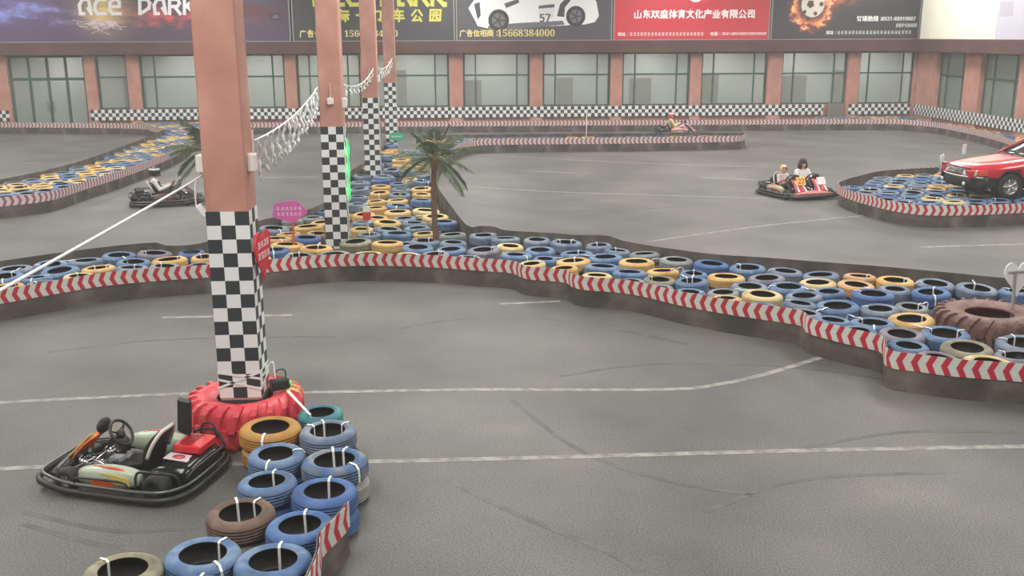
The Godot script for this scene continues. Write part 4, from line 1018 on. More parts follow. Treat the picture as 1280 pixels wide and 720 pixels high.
	lay(b, "lettering", print_text("88910008", 0.18), rgb(206, 206, 206), 6.25, 0.66)
	lay_characters(b, "地址：", 0.19, 0.2, 0.03, 0.0, rgb(210, 210, 210), 2.75, 0.24)
	sm = Shape.new(false)
	for k in 21:
		for j in 3:
			sm.box(Vector3(3.4 + k * 0.18, 0.27 + 0.06 * j, 0), Vector3(rng.randf_range(0.09, 0.15), 0.028, 0.012))
		sm.box(Vector3(3.4 + k * 0.18 + rng.randf_range(-0.03, 0.03), 0.33, 0), Vector3(0.03, 0.16, 0.012))
	lay(b, "small_print", sm.done(), rgb(210, 210, 210), 0, 0)
	# 6: pale board on the right wall
	img = Image.create(256, 96, true, Image.FORMAT_RGB8)
	n.frequency = 0.01
	for y in 96:
		for x in 256:
			var c := rgb(226, 226, 206).lerp(rgb(240, 240, 222), 0.5 + 0.5 * n.get_noise_2d(x * 4.0, y * 0.4))
			if x > 118:
				c = rgb(194, 192, 206)
			img.set_pixel(x, y, c)
	fill_poly(img, [Vector2(122, 50), Vector2(140, 50), Vector2(140, 68), Vector2(122, 68)], rgb(176, 174, 186))
	img.generate_mipmaps()
	b = board("billboard", "pale cream and lavender billboard on the side wall over the green windows", 0.0, 15.0, img)
	b.position = Vector3(22.9, 4.18, -49.3)
	b.rotation.y = -PI / 2

func ring_disc(r: float, hole: float) -> ArrayMesh:
	var s := Shape.new(false)
	s.lathe([Vector2(hole, -0.006), Vector2(r, -0.006), Vector2(r, 0.006), Vector2(hole, 0.006), Vector2(hole, -0.006)], 32, Transform3D(Basis(Vector3.RIGHT, PI / 2), Vector3.ZERO))
	for k in 3:
		s.box(Vector3(0, -0.12 + k * 0.12, 0), Vector3(hole * (1.1 + 0.3 * k), 0.06, 0.012))
	return s.done()
# ---------------------------------------------------------------- tyres
var tyre_mesh: ArrayMesh
var tyre_mesh_plain: ArrayMesh
var strap_mesh: ArrayMesh
var strap_bridge_mesh: ArrayMesh
var paint := {}
const PAINT_WORDS = {
	"b": "blue painted tyre", "B": "deep blue painted tyre", "g": "faded grey-blue tyre", "G": "grey dusty tyre",
	"y": "yellow painted tyre", "p": "pale yellow tyre", "o": "pale orange tyre", "v": "purple-grey tyre",
	"l": "olive-grey tyre", "n": "brown tyre", "Y": "mustard yellow tyre", "t": "blue tyre with teal paint", "e": "blue tyre with a worn beige top",
	"w": "whitish worn tyre", "k": "dark rubber tyre"}

func make_paints() -> void:
	var base := {
		"b": [rgb(58, 92, 136), rgb(106, 126, 150)], "B": [rgb(42, 78, 136), rgb(74, 104, 146)], "g": [rgb(88, 106, 132), rgb(130, 136, 146)],
		"G": [rgb(106, 114, 120), rgb(138, 138, 136)], "y": [rgb(190, 148, 80), rgb(200, 170, 118)], "p": [rgb(196, 170, 112), rgb(192, 178, 138)],
		"o": [rgb(196, 150, 100), rgb(180, 150, 124)], "v": [rgb(96, 96, 112), rgb(126, 122, 130)], "l": [rgb(98, 96, 78), rgb(140, 134, 112)],
		"n": [rgb(84, 60, 48), rgb(110, 88, 76)], "Y": [rgb(176, 124, 44), rgb(150, 116, 66)], "t": [rgb(54, 96, 130), rgb(60, 150, 128)],
		"e": [rgb(60, 94, 136), rgb(140, 132, 120)], "w": [rgb(160, 158, 148), rgb(120, 118, 112)], "k": [rgb(44, 44, 44), rgb(62, 60, 58)]}
	var i := 0
	for k in base:
		var a: Color = base[k][0]
		var b: Color = base[k][1]
		var t := noise_tex(0.012, 40 + i, [[0.0, a.darkened(0.35)], [0.25, a.darkened(0.12)], [0.42, a], [0.52, a.lerp(b, 0.5)], [0.62, b], [0.8, a.lerp(b, 0.3)], [1.0, b.lightened(0.12)]], 256, 6)
		paint[k] = noisy(t, 0.68, 0.55)
		i += 1

func lathe_surface(mesh: ArrayMesh, prof: Array, seg: int, m: Material) -> void:
	var s := Shape.new()
	s.lathe(prof, seg)
	s.st.generate_normals()
	s.st.commit(mesh)
	mesh.surface_set_material(mesh.get_surface_count() - 1, m)

func make_tyre_meshes() -> void:
	var rubber := mat(rgb(52, 49, 46), 0.75)
	# radius 0.30, width 0.21, hole radius 0.17, standing on y = 0
	var out := [Vector2(0.184, 0.012), Vector2(0.192, 0.006), Vector2(0.203, 0.006), Vector2(0.207, 0.002), Vector2(0.226, 0.0), Vector2(0.25, 0.004), Vector2(0.272, 0.014), Vector2(0.288, 0.03), Vector2(0.296, 0.046)]
	for g in 4:
		var y := 0.062 + g * 0.0285
		out.append_array([Vector2(0.299, y - 0.006), Vector2(0.2925, y - 0.004), Vector2(0.2925, y + 0.004), Vector2(0.3, y + 0.006)])
	var n := 9
	for i in n:
		var q: Vector2 = out[n - 1 - i]
		out.append(Vector2(q.x, 0.21 - q.y))
	tyre_mesh = ArrayMesh.new()
	lathe_surface(tyre_mesh, out, 44, null)
	var inner := [Vector2(0.184, 0.198), Vector2(0.182, 0.188), Vector2(0.2, 0.184), Vector2(0.24, 0.188), Vector2(0.272, 0.17), Vector2(0.284, 0.105), Vector2(0.272, 0.04), Vector2(0.24, 0.022), Vector2(0.2, 0.026), Vector2(0.182, 0.022), Vector2(0.184, 0.012)]
	lathe_surface(tyre_mesh, inner, 44, rubber)
	tyre_mesh_plain = ArrayMesh.new()
	var simple := [Vector2(0.184, 0.012), Vector2(0.22, 0.0), Vector2(0.272, 0.014), Vector2(0.297, 0.05), Vector2(0.3, 0.105), Vector2(0.297, 0.16), Vector2(0.272, 0.196), Vector2(0.22, 0.21), Vector2(0.184, 0.198)]
	lathe_surface(tyre_mesh_plain, simple, 22, null)
	lathe_surface(tyre_mesh_plain, [Vector2(0.184, 0.198), Vector2(0.24, 0.19), Vector2(0.284, 0.105), Vector2(0.24, 0.02), Vector2(0.184, 0.012)], 22, rubber)
	# plastic strap looped round the tyre section, in the plane of +x
	strap_mesh = strap_loop([Vector2(0.176, -0.01), Vector2(0.176, 0.2), Vector2(0.196, 0.216), Vector2(0.27, 0.21), Vector2(0.303, 0.17), Vector2(0.306, 0.1), Vector2(0.303, 0.04), Vector2(0.27, 0.0), Vector2(0.2, -0.006)])
	strap_bridge_mesh = strap_loop([Vector2(0.176, -0.01), Vector2(0.176, 0.2), Vector2(0.196, 0.216), Vector2(0.25, 0.218), Vector2(0.305, 0.206), Vector2(0.36, 0.218), Vector2(0.415, 0.214), Vector2(0.432, 0.19), Vector2(0.432, -0.008), Vector2(0.3, -0.014)])

func strap_loop(prof: Array) -> ArrayMesh:
	var s := Shape.new(false)
	var n := prof.size()
	var w := 0.011
	var c := Vector2.ZERO
	for p in prof:
		c += p
	c /= n
	for i in n:
		var p: Vector2 = prof[i]
		var q: Vector2 = prof[(i + 1) % n]
		var po: Vector2 = p + (p - c).normalized() * 0.003
		var qo: Vector2 = q + (q - c).normalized() * 0.003
		var e := [Vector3(p.x, p.y, -w), Vector3(p.x, p.y, w), Vector3(q.x, q.y, w), Vector3(q.x, q.y, -w)]
		var f := [Vector3(po.x, po.y, -w), Vector3(po.x, po.y, w), Vector3(qo.x, qo.y, w), Vector3(qo.x, qo.y, -w)]
		var nrm := Vector3(po.x - p.x, po.y - p.y, 0)
		s.quad_out(f[0], f[1], f[2], f[3], nrm)
		s.quad_out(e[0], e[1], e[2], e[3], -nrm)
		s.quad_out(e[0], f[0], f[3], e[3], Vector3(0, 0, -1))
		s.quad_out(e[1], f[1], f[2], e[2], Vector3(0, 0, 1))
	return s.done()

func tyre(at: Vector3, r: float, code: String, label: String, group: String, straps := [], tilt := Vector2.ZERO) -> MeshInstance3D:
	var o := obj("tyre", tyre_mesh, null)
	o.set_surface_override_material(0, paint[code])
	o.position = at
	o.rotation = Vector3(tilt.x, rng.randf() * TAU, tilt.y)
	o.scale = Vector3(r / 0.3, 1.0, r / 0.3)
	tag(o, label, "tyre", group)
	var white := mat(rgb(226, 228, 226), 0.45)
	for a in straps:
		var bridge: bool = a >= 360.0
		var s := obj("strap", strap_bridge_mesh if bridge else strap_mesh, white, o)
		s.rotation.y = -deg_to_rad(a - 360.0 if bridge else a) - o.rotation.y
	return o

func tractor_tyre(called: String, label: String, at: Vector3, R: float, hole: float, width: float, m: Material, inner: Material, lugs: int) -> Node3D:
	var t := thing(called, label, "tractor tyre", at)
	var s := Shape.new()
	var o := R - 0.05
	var w := width
	s.lathe([Vector2(hole, 0.05), Vector2(hole + 0.03, 0.03), Vector2(lerpf(hole, o, 0.35), 0.004), Vector2(lerpf(hole, o, 0.65), 0.0), Vector2(lerpf(hole, o, 0.88), 0.03), Vector2(o - 0.01, 0.07), Vector2(o, 0.12), Vector2(o + 0.006, w * 0.5), Vector2(o, w - 0.12), Vector2(o - 0.01, w - 0.07), Vector2(lerpf(hole, o, 0.88), w - 0.03), Vector2(lerpf(hole, o, 0.65), w), Vector2(lerpf(hole, o, 0.35), w - 0.004), Vector2(hole + 0.03, w - 0.03), Vector2(hole, w - 0.05)], 56)
	obj("carcass", s.done(), m, t)
	var s2 := Shape.new()
	s2.lathe([Vector2(hole, w - 0.05), Vector2(hole - 0.012, w - 0.07), Vector2(hole + 0.05, w - 0.09), Vector2(o - 0.06, w - 0.12), Vector2(o - 0.04, w * 0.5), Vector2(o - 0.06, 0.12), Vector2(hole + 0.05, 0.09), Vector2(hole - 0.012, 0.07), Vector2(hole, 0.05)], 48)
	obj("inner_wall", s2.done(), inner, t)
	# raised tread lugs, one slanted bar on each shoulder, alternating
	for side in 2:
		var b := Shape.new(false)
		var rings := []
		var run := [[o - 0.13, w - 0.012], [o - 0.06, w + 0.012], [o + 0.012, w - 0.012], [R, w - 0.07], [R, w * 0.72], [R - 0.004, w * 0.46]]
		for i in run.size():
			var f: float = i / 5.0
			var ang: float = lerpf(-0.02, 0.2, f)
			var half: float = lerpf(0.03, 0.046, f)
			var y: float = run[i][1]
			var inward: Vector2 = [Vector2(0, -0.03), Vector2(-0.01, -0.05), Vector2(-0.05, -0.04), Vector2(-0.07, -0.01), Vector2(-0.07, 0), Vector2(-0.07, 0)][i]
			var ring := []
			for q in [[1.0, -1.3], [0.0, -0.8], [0.0, 0.8], [1.0, 1.3]]:
				var rad: float = run[i][0] + inward.x * q[0]
				var yy: float = y + inward.y * q[0]
				if side == 1:
					yy = w - yy
				var a2: float = ang + q[1] * half / R
				ring.append(Vector3(rad * cos(a2), yy, rad * sin(a2)))
			rings.append(ring)
		if side == 0:
			rings.reverse()
		b.loft(rings)
		var lug := b.done()
		for k in lugs:
			var l := obj("tread_lug", lug, m, t)
			l.rotation.y = TAU * (k + 0.5 * side) / lugs
	return t

func neighbour_word(i: int, list: Array) -> String:
	var best := 9.0
	var word := ""
	for j in list.size():
		if j == i or list[j][3] == list[i][3]:
			continue
		var d := Vector2(list[i][0] - list[j][0], list[i][1] - list[j][1]).length()
		if d < best:
			best = d
			word = list[j][3]
	return {"b": "blue", "B": "deep blue", "g": "grey-blue", "G": "grey", "y": "yellow", "p": "pale yellow", "o": "pale orange", "v": "purple-grey", "l": "olive"}[word]

func build_tyres() -> void:
	rng.seed = 77
	var palm := Vector2(-0.36, -19.9)
	var brown := Vector2(7.62, -13.39)
	for i in BARRIER_TYRES.size():
		var d: Array = BARRIER_TYRES[i]
		var p := Vector2(d[0], d[1])
		var z := "in the long barrier"
		if p.distance_to(brown) < 1.35:
			z = "pressed against the brown tractor tyre"
		elif p.distance_to(palm) < 0.95:
			z = "at the palm's foot"
		elif p.distance_to(Vector2(-2.42, -20.5)) < 1.0:
			z = "at the second pillar's foot"
		elif p.distance_to(Vector2(-2.42, -30.15)) < 1.2:
			z = "at the third pillar's foot"
		elif p.y < -32.0:
			z = "at the strip's narrow end"
		elif p.y < -25.0:
			z = "between the second and third pillars"
		elif p.y < -21.2:
			z = "in the strip behind the palm"
		elif p.x < -2.9:
			z = "in the wing behind the nearest pillar" if p.x < -4.4 else "around the pink cloud sign"
		else:
			var ef := edge_distance(p, EDGE_FRONT)
			var eb := edge_distance(p, EDGE_BACK_RIGHT)
			var place := "by the palm" if p.x < 2.0 else ("midway along" if p.x < 4.8 else "by heart sign")
			if ef < 0.48:
				z = "along chevron band " + place
			elif eb < 0.48:
				z = "along back belt " + place
			else:
				z = "in inner rows " + place
		var straps := []
		if rng.randf() < 0.58:
			straps.append(rng.randf_range(190, 350) if rng.randf() < 0.55 else 360.0 + rng.randf_range(0, 360))
		if straps and rng.randf() < 0.35:
			straps.append(rng.randf_range(0, 355))
		var tied: String = ["", "strapped ", "double-strapped "][straps.size()]
		var lab: String = tied + PAINT_WORDS[d[3]] + " beside a " + neighbour_word(i, BARRIER_TYRES) + " one " + z
		tyre(Vector3(d[0], 0.21 + rng.randf_range(-0.012, 0.02), d[1]), d[2], d[3], lab, lab, straps, Vector2(rng.randf_range(-0.07, 0.07), rng.randf_range(-0.07, 0.07)))
	for i in FAR_TYRES.size():
		var d: Array = FAR_TYRES[i]
		var z := "under the red car"
		if d[0] < -8.0:
			z = "in the far winding barrier" if d[1] > -31.0 else "where the winding barrier straightens"
		elif d[1] < -37.0:
			z = "behind the far chevron band"
		elif Vector2(d[0] - 13.9, d[1] + 24.6).length() > 2.2:
			z = "at the car island's tip" if d[0] < 11.6 else "on the island before the red car"
		var straps := []
		if rng.randf() < 0.4:
			straps.append(rng.randf_range(190, 350))
		var lab: String = ("strapped " if straps else "") + PAINT_WORDS[d[3]] + " beside a " + neighbour_word(i, FAR_TYRES) + " one " + z
		tyre(Vector3(d[0], 0.21 + rng.randf_range(-0.012, 0.02), d[1]), d[2], d[3], lab, lab, straps, Vector2(rng.randf_range(-0.06, 0.06), rng.randf_range(-0.06, 0.06)))
	# every lower tyre of the barriers and the farthest upper ones: beyond three hundred, one object
	var mm := MultiMesh.new()
	mm.transform_format = MultiMesh.TRANSFORM_3D
	mm.use_colors = true
	mm.mesh = tyre_mesh_plain
	var cols := {"b": rgb(72, 100, 138), "B": rgb(52, 86, 136), "g": rgb(100, 114, 136), "G": rgb(114, 120, 124), "y": rgb(190, 154, 88), "p": rgb(194, 172, 120), "o": rgb(190, 150, 108), "v": rgb(106, 104, 118), "l": rgb(114, 110, 90)}
	var list := []
	for d in BARRIER_TYRES + FAR_TYRES:
		list.append([d, 0.0])
	for d in REST_TYRES:
		list.append([d, 0.0])
		list.append([d, 0.21])
	mm.instance_count = list.size()
	var keys := ["b", "g", "y", "g", "b"]
	for i in list.size():
		var d: Array = list[i][0]
		var s: float = d[2] / 0.3 * 0.985
		mm.set_instance_transform(i, Transform3D(Basis(Vector3.UP, rng.randf() * TAU).scaled(Vector3(s, 0.99, s)), Vector3(d[0], list[i][1], d[1])))
		var code: String = d[3] if list[i][1] > 0.1 else keys[i % 5]
		mm.set_instance_color(i, cols[code].srgb_to_linear())
	var far := MultiMeshInstance3D.new()
	far.name = "lower_tyre_pile"
	var pm := StandardMaterial3D.new()
	pm.vertex_color_use_as_albedo = true
	pm.roughness = 0.7
	tyre_mesh_plain.surface_set_material(0, pm)
	far.multimesh = mm
	add_child(far)
	far.set_meta("kind", "stuff")
	tag(far, "lower layer and farthest rows of blue and yellow tyres in the barriers", "tyres")

func edge_distance(p: Vector2, edge: Array) -> float:
	var best := 99.0
	for i in edge.size() - 1:
		var q := Geometry2D.get_closest_point_to_segment(p, Vector2(edge[i][0], edge[i][1]), Vector2(edge[i + 1][0], edge[i + 1][1]))
		best = min(best, p.distance_to(q))
	return best

func build_near_stack() -> void:
	rng.seed = 5
	# label of the upper tyre, colour of the lower one, its label, strap angles
	var info := [
		["mustard yellow tyre on top of the stack touching the red tractor tyre", "Y", "mustard yellow tyre under another mustard tyre beside the red tractor tyre", [95.0]],
		["small blue tyre with teal paint beside the red tractor tyre", "b", "blue tyre under the small teal painted tyre", []],
		["faded grey-blue tyre with three straps between the teal and the beige topped tyres", "k", "dark tyre under the faded three-strap tyre", [210.0, 250.0, 320.0]],
		["blue tyre with two straps next to the mustard yellow stack", "b", "blue tyre under the blue tyre next to the mustard stack", [100.0, 345.0]],
		["large blue tyre with a worn beige top and two straps", "w", "whitish worn tyre under the large beige topped tyre", [260.0, 290.0, 40.0]],
		["blue tyre tied by one strap between mustard stack and brown tyre", "B", "deep blue tyre under the blue tyre behind the brown one", [280.0]],
		["deep blue tyre on a two-high stack next to the beige topped tyre", "B", "deep blue tyre at the bottom beside the beige topped stack", [275.0]],
		["brown tyre with two straps and a blue tyre on either side", "l", "olive-grey tyre under the brown strapped tyre", [250.0, 300.0]],
		["deep blue tyre in front of the loose end of the chevron belt", "B", "deep blue tyre under the one at the loose belt end", [275.0]],
		["blue tyre diagonally tied to the brown tyre", "B", "deep blue tyre under the blue tyre tied to the brown one", [300.0, 50.0]],
		["pale blue dusty tyre inside the curl of the chevron belt", "b", "blue tyre at the bottom inside the chevron belt curl", [275.0]],
		["olive-grey tyre with a pale rim at the end of the row", "k", "dark tyre under the olive-grey end tyre", [215.0]],
		["deep blue tyre between the olive-grey tyre and the dusty blue one", "b", "blue tyre under the deep blue tyre beside the olive-grey one", [275.0]],
		["faded grey-blue tyre inside the closed end of the chevron belt", "b", "blue tyre under the faded one in the belt end", []],
		["blue tyre outside the row beside the belt end", "B", "deep blue tyre under the outer blue tyre", []]]
	for i in NEAR_TYRES.size() - 1:
		var d: Array = NEAR_TYRES[i]
		var e: Array = info[i]
		tyre(Vector3(d[0] + 0.01, 0.0, d[1] + 0.008), d[2] * 0.985, e[1], e[2], "tyre stack by the red tractor tyre")
		tyre(Vector3(d[0], 0.21, d[1]), d[2], d[3], e[0], "tyre stack by the red tractor tyre", e[3], Vector2(rng.randf_range(-0.03, 0.03), rng.randf_range(-0.03, 0.03)))
	var red := noisy(noise_tex(0.02, 9, [[0.0, rgb(170, 40, 52)], [0.45, rgb(206, 58, 70)], [0.8, rgb(222, 92, 98)], [1.0, rgb(196, 130, 96)]], 256, 4), 0.5, 0.8)
	var orange := mat(rgb(176, 118, 44), 0.7)
	tractor_tyre("tractor_tyre", "big red painted tractor tyre around the foot of the nearest checkered pillar", Vector3(-2.42, 0, -10.9), 0.655, 0.315, 0.5, red, orange, 22)
	var brown := noisy(noise_tex(0.02, 19, [[0.0, rgb(84, 58, 54)], [0.5, rgb(112, 80, 74)], [0.8, rgb(134, 106, 96)], [1.0, rgb(150, 124, 112)]], 256, 4), 0.65, 0.8)
	tractor_tyre("tractor_tyre", "big brown tractor tyre lying on the barrier below the white heart sign", Vector3(7.62, 0.12, -13.39), 0.74, 0.33, 0.46, brown, mat(rgb(120, 52, 52), 0.7), 22)
# ---------------------------------------------------------------- rubber belts with chevron bands
func chevron_image(ground: Color, arrow: Color) -> Image:
	var w := 96
	var h := 96
	var img := Image.create(w, h, true, Image.FORMAT_RGB8)
	var n := FastNoiseLite.new()
	n.frequency = 0.05
	n.seed = 3
	for y in h:
		for x in w:
			var u := float(x) / w
			var v := float(y) / h
			var edge := fposmod(u - abs(v - 0.5) * 0.62, 1.0)
			var c := ground
			if edge < 0.42:
				c = arrow
			elif edge < 0.47 or edge > 0.95:
				c = ground.lerp(arrow, 0.15)
			c = c.darkened(0.06 * (0.5 + n.get_noise_2d(x, y)))
			img.set_pixel(x, y, c)
	img.generate_mipmaps()
	return img

func belt_rings(path: Array, y0: float, y1: float, thick: float, offset: float) -> Array:
	# rows of four corners along the path
	var out := []
	for i in path.size():
		var a: Vector3 = path[max(i - 1, 0)]
		var b: Vector3 = path[min(i + 1, path.size() - 1)]
		var f := (b - a).normalized()
		var side := Vector3(-f.z, 0, f.x)
		var p: Vector3 = path[i] + side * offset
		out.append([p + Vector3(0, y0, 0), p + Vector3(0, y1, 0), p + side * thick + Vector3(0, y1, 0), p + side * thick + Vector3(0, y0, 0)])
	return out

func strip_mesh(rings: Array, period: float, flip: bool, wave := 0.0, seed_ := 1) -> ArrayMesh:
	var s := Shape.new()
	var u := 0.0
	var n := FastNoiseLite.new()
	n.frequency = 0.35
	n.seed = seed_
	if wave > 0.0:
		var run := 0.0
		for i in rings.size():
			if i > 0:
				run += rings[i][0].distance_to(rings[i - 1][0])
			var d: Vector3 = (rings[i][3] - rings[i][0]).normalized()
			for k in 4:
				var low: float = 1.0 if (k == 0 or k == 3) else 0.45
				rings[i][k] += d * n.get_noise_2d(run, 3.0 * low) * wave * low
				rings[i][k].y += (n.get_noise_2d(run * 0.6, 40.0) * wave * 0.35) if rings[i][k].y > 0.1 else 0.0
	for i in rings.size() - 1:
		var A: Array = rings[i]
		var B: Array = rings[i + 1]
		var du: float = A[0].distance_to(B[0]) / period
		for k in 4:
			var k2 := (k + 1) % 4
			s.smooth = k + 1
			var u0 := u
			var u1 := u + du
			if flip:
				u0 = -u0
				u1 = -u1
			var va := 1.0 if (k == 0 or k == 3) else 0.0
			var vb := 1.0 if (k2 == 0 or k2 == 3) else 0.0
			s.quad(A[k], A[k2], B[k2], B[k], Vector2(u0, va), Vector2(u0, vb), Vector2(u1, vb), Vector2(u1, va))
		u += du
	s.smooth = -1
	var A2: Array = rings[0]
	s.quad(A2[3], A2[2], A2[1], A2[0])
	var Z: Array = rings[rings.size() - 1]
	s.quad(Z[0], Z[1], Z[2], Z[3])
	return s.done()

func belt(edge: Array, label: String, outside: float, chevrons: bool, flip: bool, top := 0.52, band_from := 0.0, band_to := 1.0, faded := false) -> void:
	var pts := []
	for e in edge:
		pts.append(Vector3(e[0], 0, e[1]))
	var path := smooth_path(pts, 0.14)
	var t := thing("barrier_belt", label, "barrier")
	var rubber: Material = cache["rubber_belt"]
	var rings := belt_rings(path, 0.0, top, 0.014, -0.007)
	obj("rubber_sheet", strip_mesh(rings, 1.0, false, 0.03, 4), rubber, t)
	if chevrons:
		var k0 := int(band_from * (path.size() - 1))
		var k1 := int(band_to * (path.size() - 1))
		var cut := path.slice(k0, k1 + 1)
		var off := 0.018 if outside > 0.0 else -0.022
		var r2 := belt_rings(cut, top - 0.225, top + 0.008, 0.004, off)
		var o := obj("chevron_band", strip_mesh(r2, 0.175, flip, 0.008, 4), cache["chevron_faded" if faded else "chevron"], t)
		o.set_meta("label", "white band with red chevrons")

func build_belts() -> void:
	cache["chevron"] = picture(chevron_image(rgb(206, 212, 204), rgb(190, 36, 58)), 0.5)
	cache["chevron_faded"] = picture(chevron_image(rgb(206, 200, 198), rgb(158, 84, 90)), 0.6)
	cache["rubber_belt"] = noisy(noise_tex(0.01, 31, [[0.0, rgb(56, 52, 48)], [0.38, rgb(76, 70, 64)], [0.52, rgb(88, 82, 75)], [0.66, rgb(102, 95, 87)], [1.0, rgb(128, 119, 109)]], 256, 5), 0.75, 0.5)
	belt(EDGE_FRONT, "long curved rubber belt with red chevrons fencing the front of the tyre barrier", 1.0, true, false)
	belt(EDGE_BACK_LEFT, "plain dark rubber belt behind the tyres on the pillar row side", -1.0, false, false)
	belt(EDGE_BACK_RIGHT, "plain dark rubber belt behind the tyres from the palm to the heart sign", 1.0, false, false)
	belt(EDGE_STRIP, "rubber belt with chevrons around the straight far tyre island", 1.0, true, false, 0.52, 0.28, 0.68, true)
	belt(EDGE_LEFT_FRONT, "winding rubber belt with chevrons beside the lane of the single-seat kart", 1.0, true, true, 0.52, 0.0, 1.0, true)
	belt(EDGE_LEFT_BACK, "rubber belt with chevrons around the lane below the glass doors", -1.0, true, false, 0.52, 0.52, 1.0, true)
	belt(EDGE_FAR, "rubber belt with chevrons running along the shop windows", 1.0, true, true, 0.52, 0.0, 1.0, true)
	belt(EDGE_ISLAND, "rounded rubber belt with chevrons around the island of the red car", -1.0, true, false)
	# short loose belt round the near stack
	belt([[-0.98, -8.0], [-1.0, -7.88], [-1.08, -7.66], [-1.15, -7.46], [-1.13, -7.18], [-1.14, -6.97], [-1.16, -6.75], [-1.15, -6.5], [-1.3, -6.28], [-1.7, -6.25], [-2.1, -6.4], [-2.6, -6.55], [-3.1, -6.6]], "loose rubber belt end with chevrons curled beside the near tyre stack", -1.0, true, true, 0.5)
# ---------------------------------------------------------------- karts
func wheel_into(parent: Node3D, at: Vector3, r: float, w: float, rim_c: Color) -> void:
	var xf := Transform3D(Basis(Vector3.RIGHT, PI / 2), Vector3.ZERO)
	var s := Shape.new()
	var h := w / 2
	s.lathe([Vector2(r * 0.52, -h * 0.86), Vector2(r * 0.62, -h), Vector2(r * 0.84, -h), Vector2(r * 0.96, -h * 0.8), Vector2(r, -h * 0.45), Vector2(r * 1.005, 0), Vector2(r, h * 0.45), Vector2(r * 0.96, h * 0.8), Vector2(r * 0.84, h), Vector2(r * 0.62, h), Vector2(r * 0.52, h * 0.86)], 28, xf)
	var o := obj("wheel", s.done(), mat(rgb(38, 37, 36), 0.7), parent, at)
	var m := Shape.new()
	m.lathe([Vector2(0, -h * 0.5), Vector2(r * 0.2, -h * 0.5), Vector2(r * 0.4, -h * 0.62), Vector2(r * 0.53, -h * 0.88), Vector2(r * 0.53, h * 0.88), Vector2(r * 0.4, h * 0.55), Vector2(r * 0.24, h * 0.45), Vector2(r * 0.2, h * 0.8), Vector2(0, h * 0.8)], 24, xf)
	for k in 3:
		var t := TAU * k / 3.0
		for q in [-1.0, 1.0]:
			m.box(Vector3(cos(t) * r * 0.3, sin(t) * r * 0.3, q * h * 0.6), Vector3(0.02, 0.02, 0.03), 0.004)
	obj("rim", m.done(), mat(rim_c, 0.35, 0.7), o)

func seat_mesh() -> ArrayMesh:
	var s := Shape.new()
	var prof := [Vector2(0.3, 0.16), Vector2(0.2, 0.11), Vector2(0.05, 0.085), Vector2(-0.1, 0.09), Vector2(-0.2, 0.14), Vector2(-0.25, 0.25), Vector2(-0.29, 0.38), Vector2(-0.33, 0.5), Vector2(-0.36, 0.57)]
	var half := [0.13, 0.16, 0.18, 0.19, 0.2, 0.2, 0.195, 0.17, 0.12]
	var rise := [0.03, 0.07, 0.11, 0.14, 0.15, 0.14, 0.1, 0.06, 0.03]
	var rows := []
	for i in prof.size():
		var row := []
		for j in 13:
			var v := (j - 6) / 6.0
			var up: float = rise[i] * pow(abs(v), 2.6)
			var p: Vector2 = prof[i]
			var lean: float = clampf((i - 3) / 3.0, 0, 1)
			row.append(Vector3(p.x + up * lean, p.y + up * (1.0 - lean * 0.7), v * half[i] * (1.0 + 0.12 * pow(abs(v), 4.0))))
		rows.append(row)
	s.shell(rows, -0.022)
	return s.done()

func side_pod_mesh(L: float, w: float, h: float) -> ArrayMesh:
	var s := Shape.new()
	var rings := []
	for i in 9:
		var f := i / 8.0
		var k: float = pow(sin(PI * clampf(0.12 + f * 0.76, 0, 1)), 0.5)
		var ring := []
		for j in 14:
			var t := TAU * j / 14.0
			var cy := sin(t)
			var cz := cos(t)
			ring.append(Vector3(lerpf(-L / 2, L / 2, f), h * 0.5 * k * sign(cy) * pow(abs(cy), 0.6) + h * 0.04 * (1 - f), w * 0.5 * k * sign(cz) * pow(abs(cz), 0.6)))
		rings.append(ring)
	rings.reverse()
	s.loft(rings)
	return s.done()

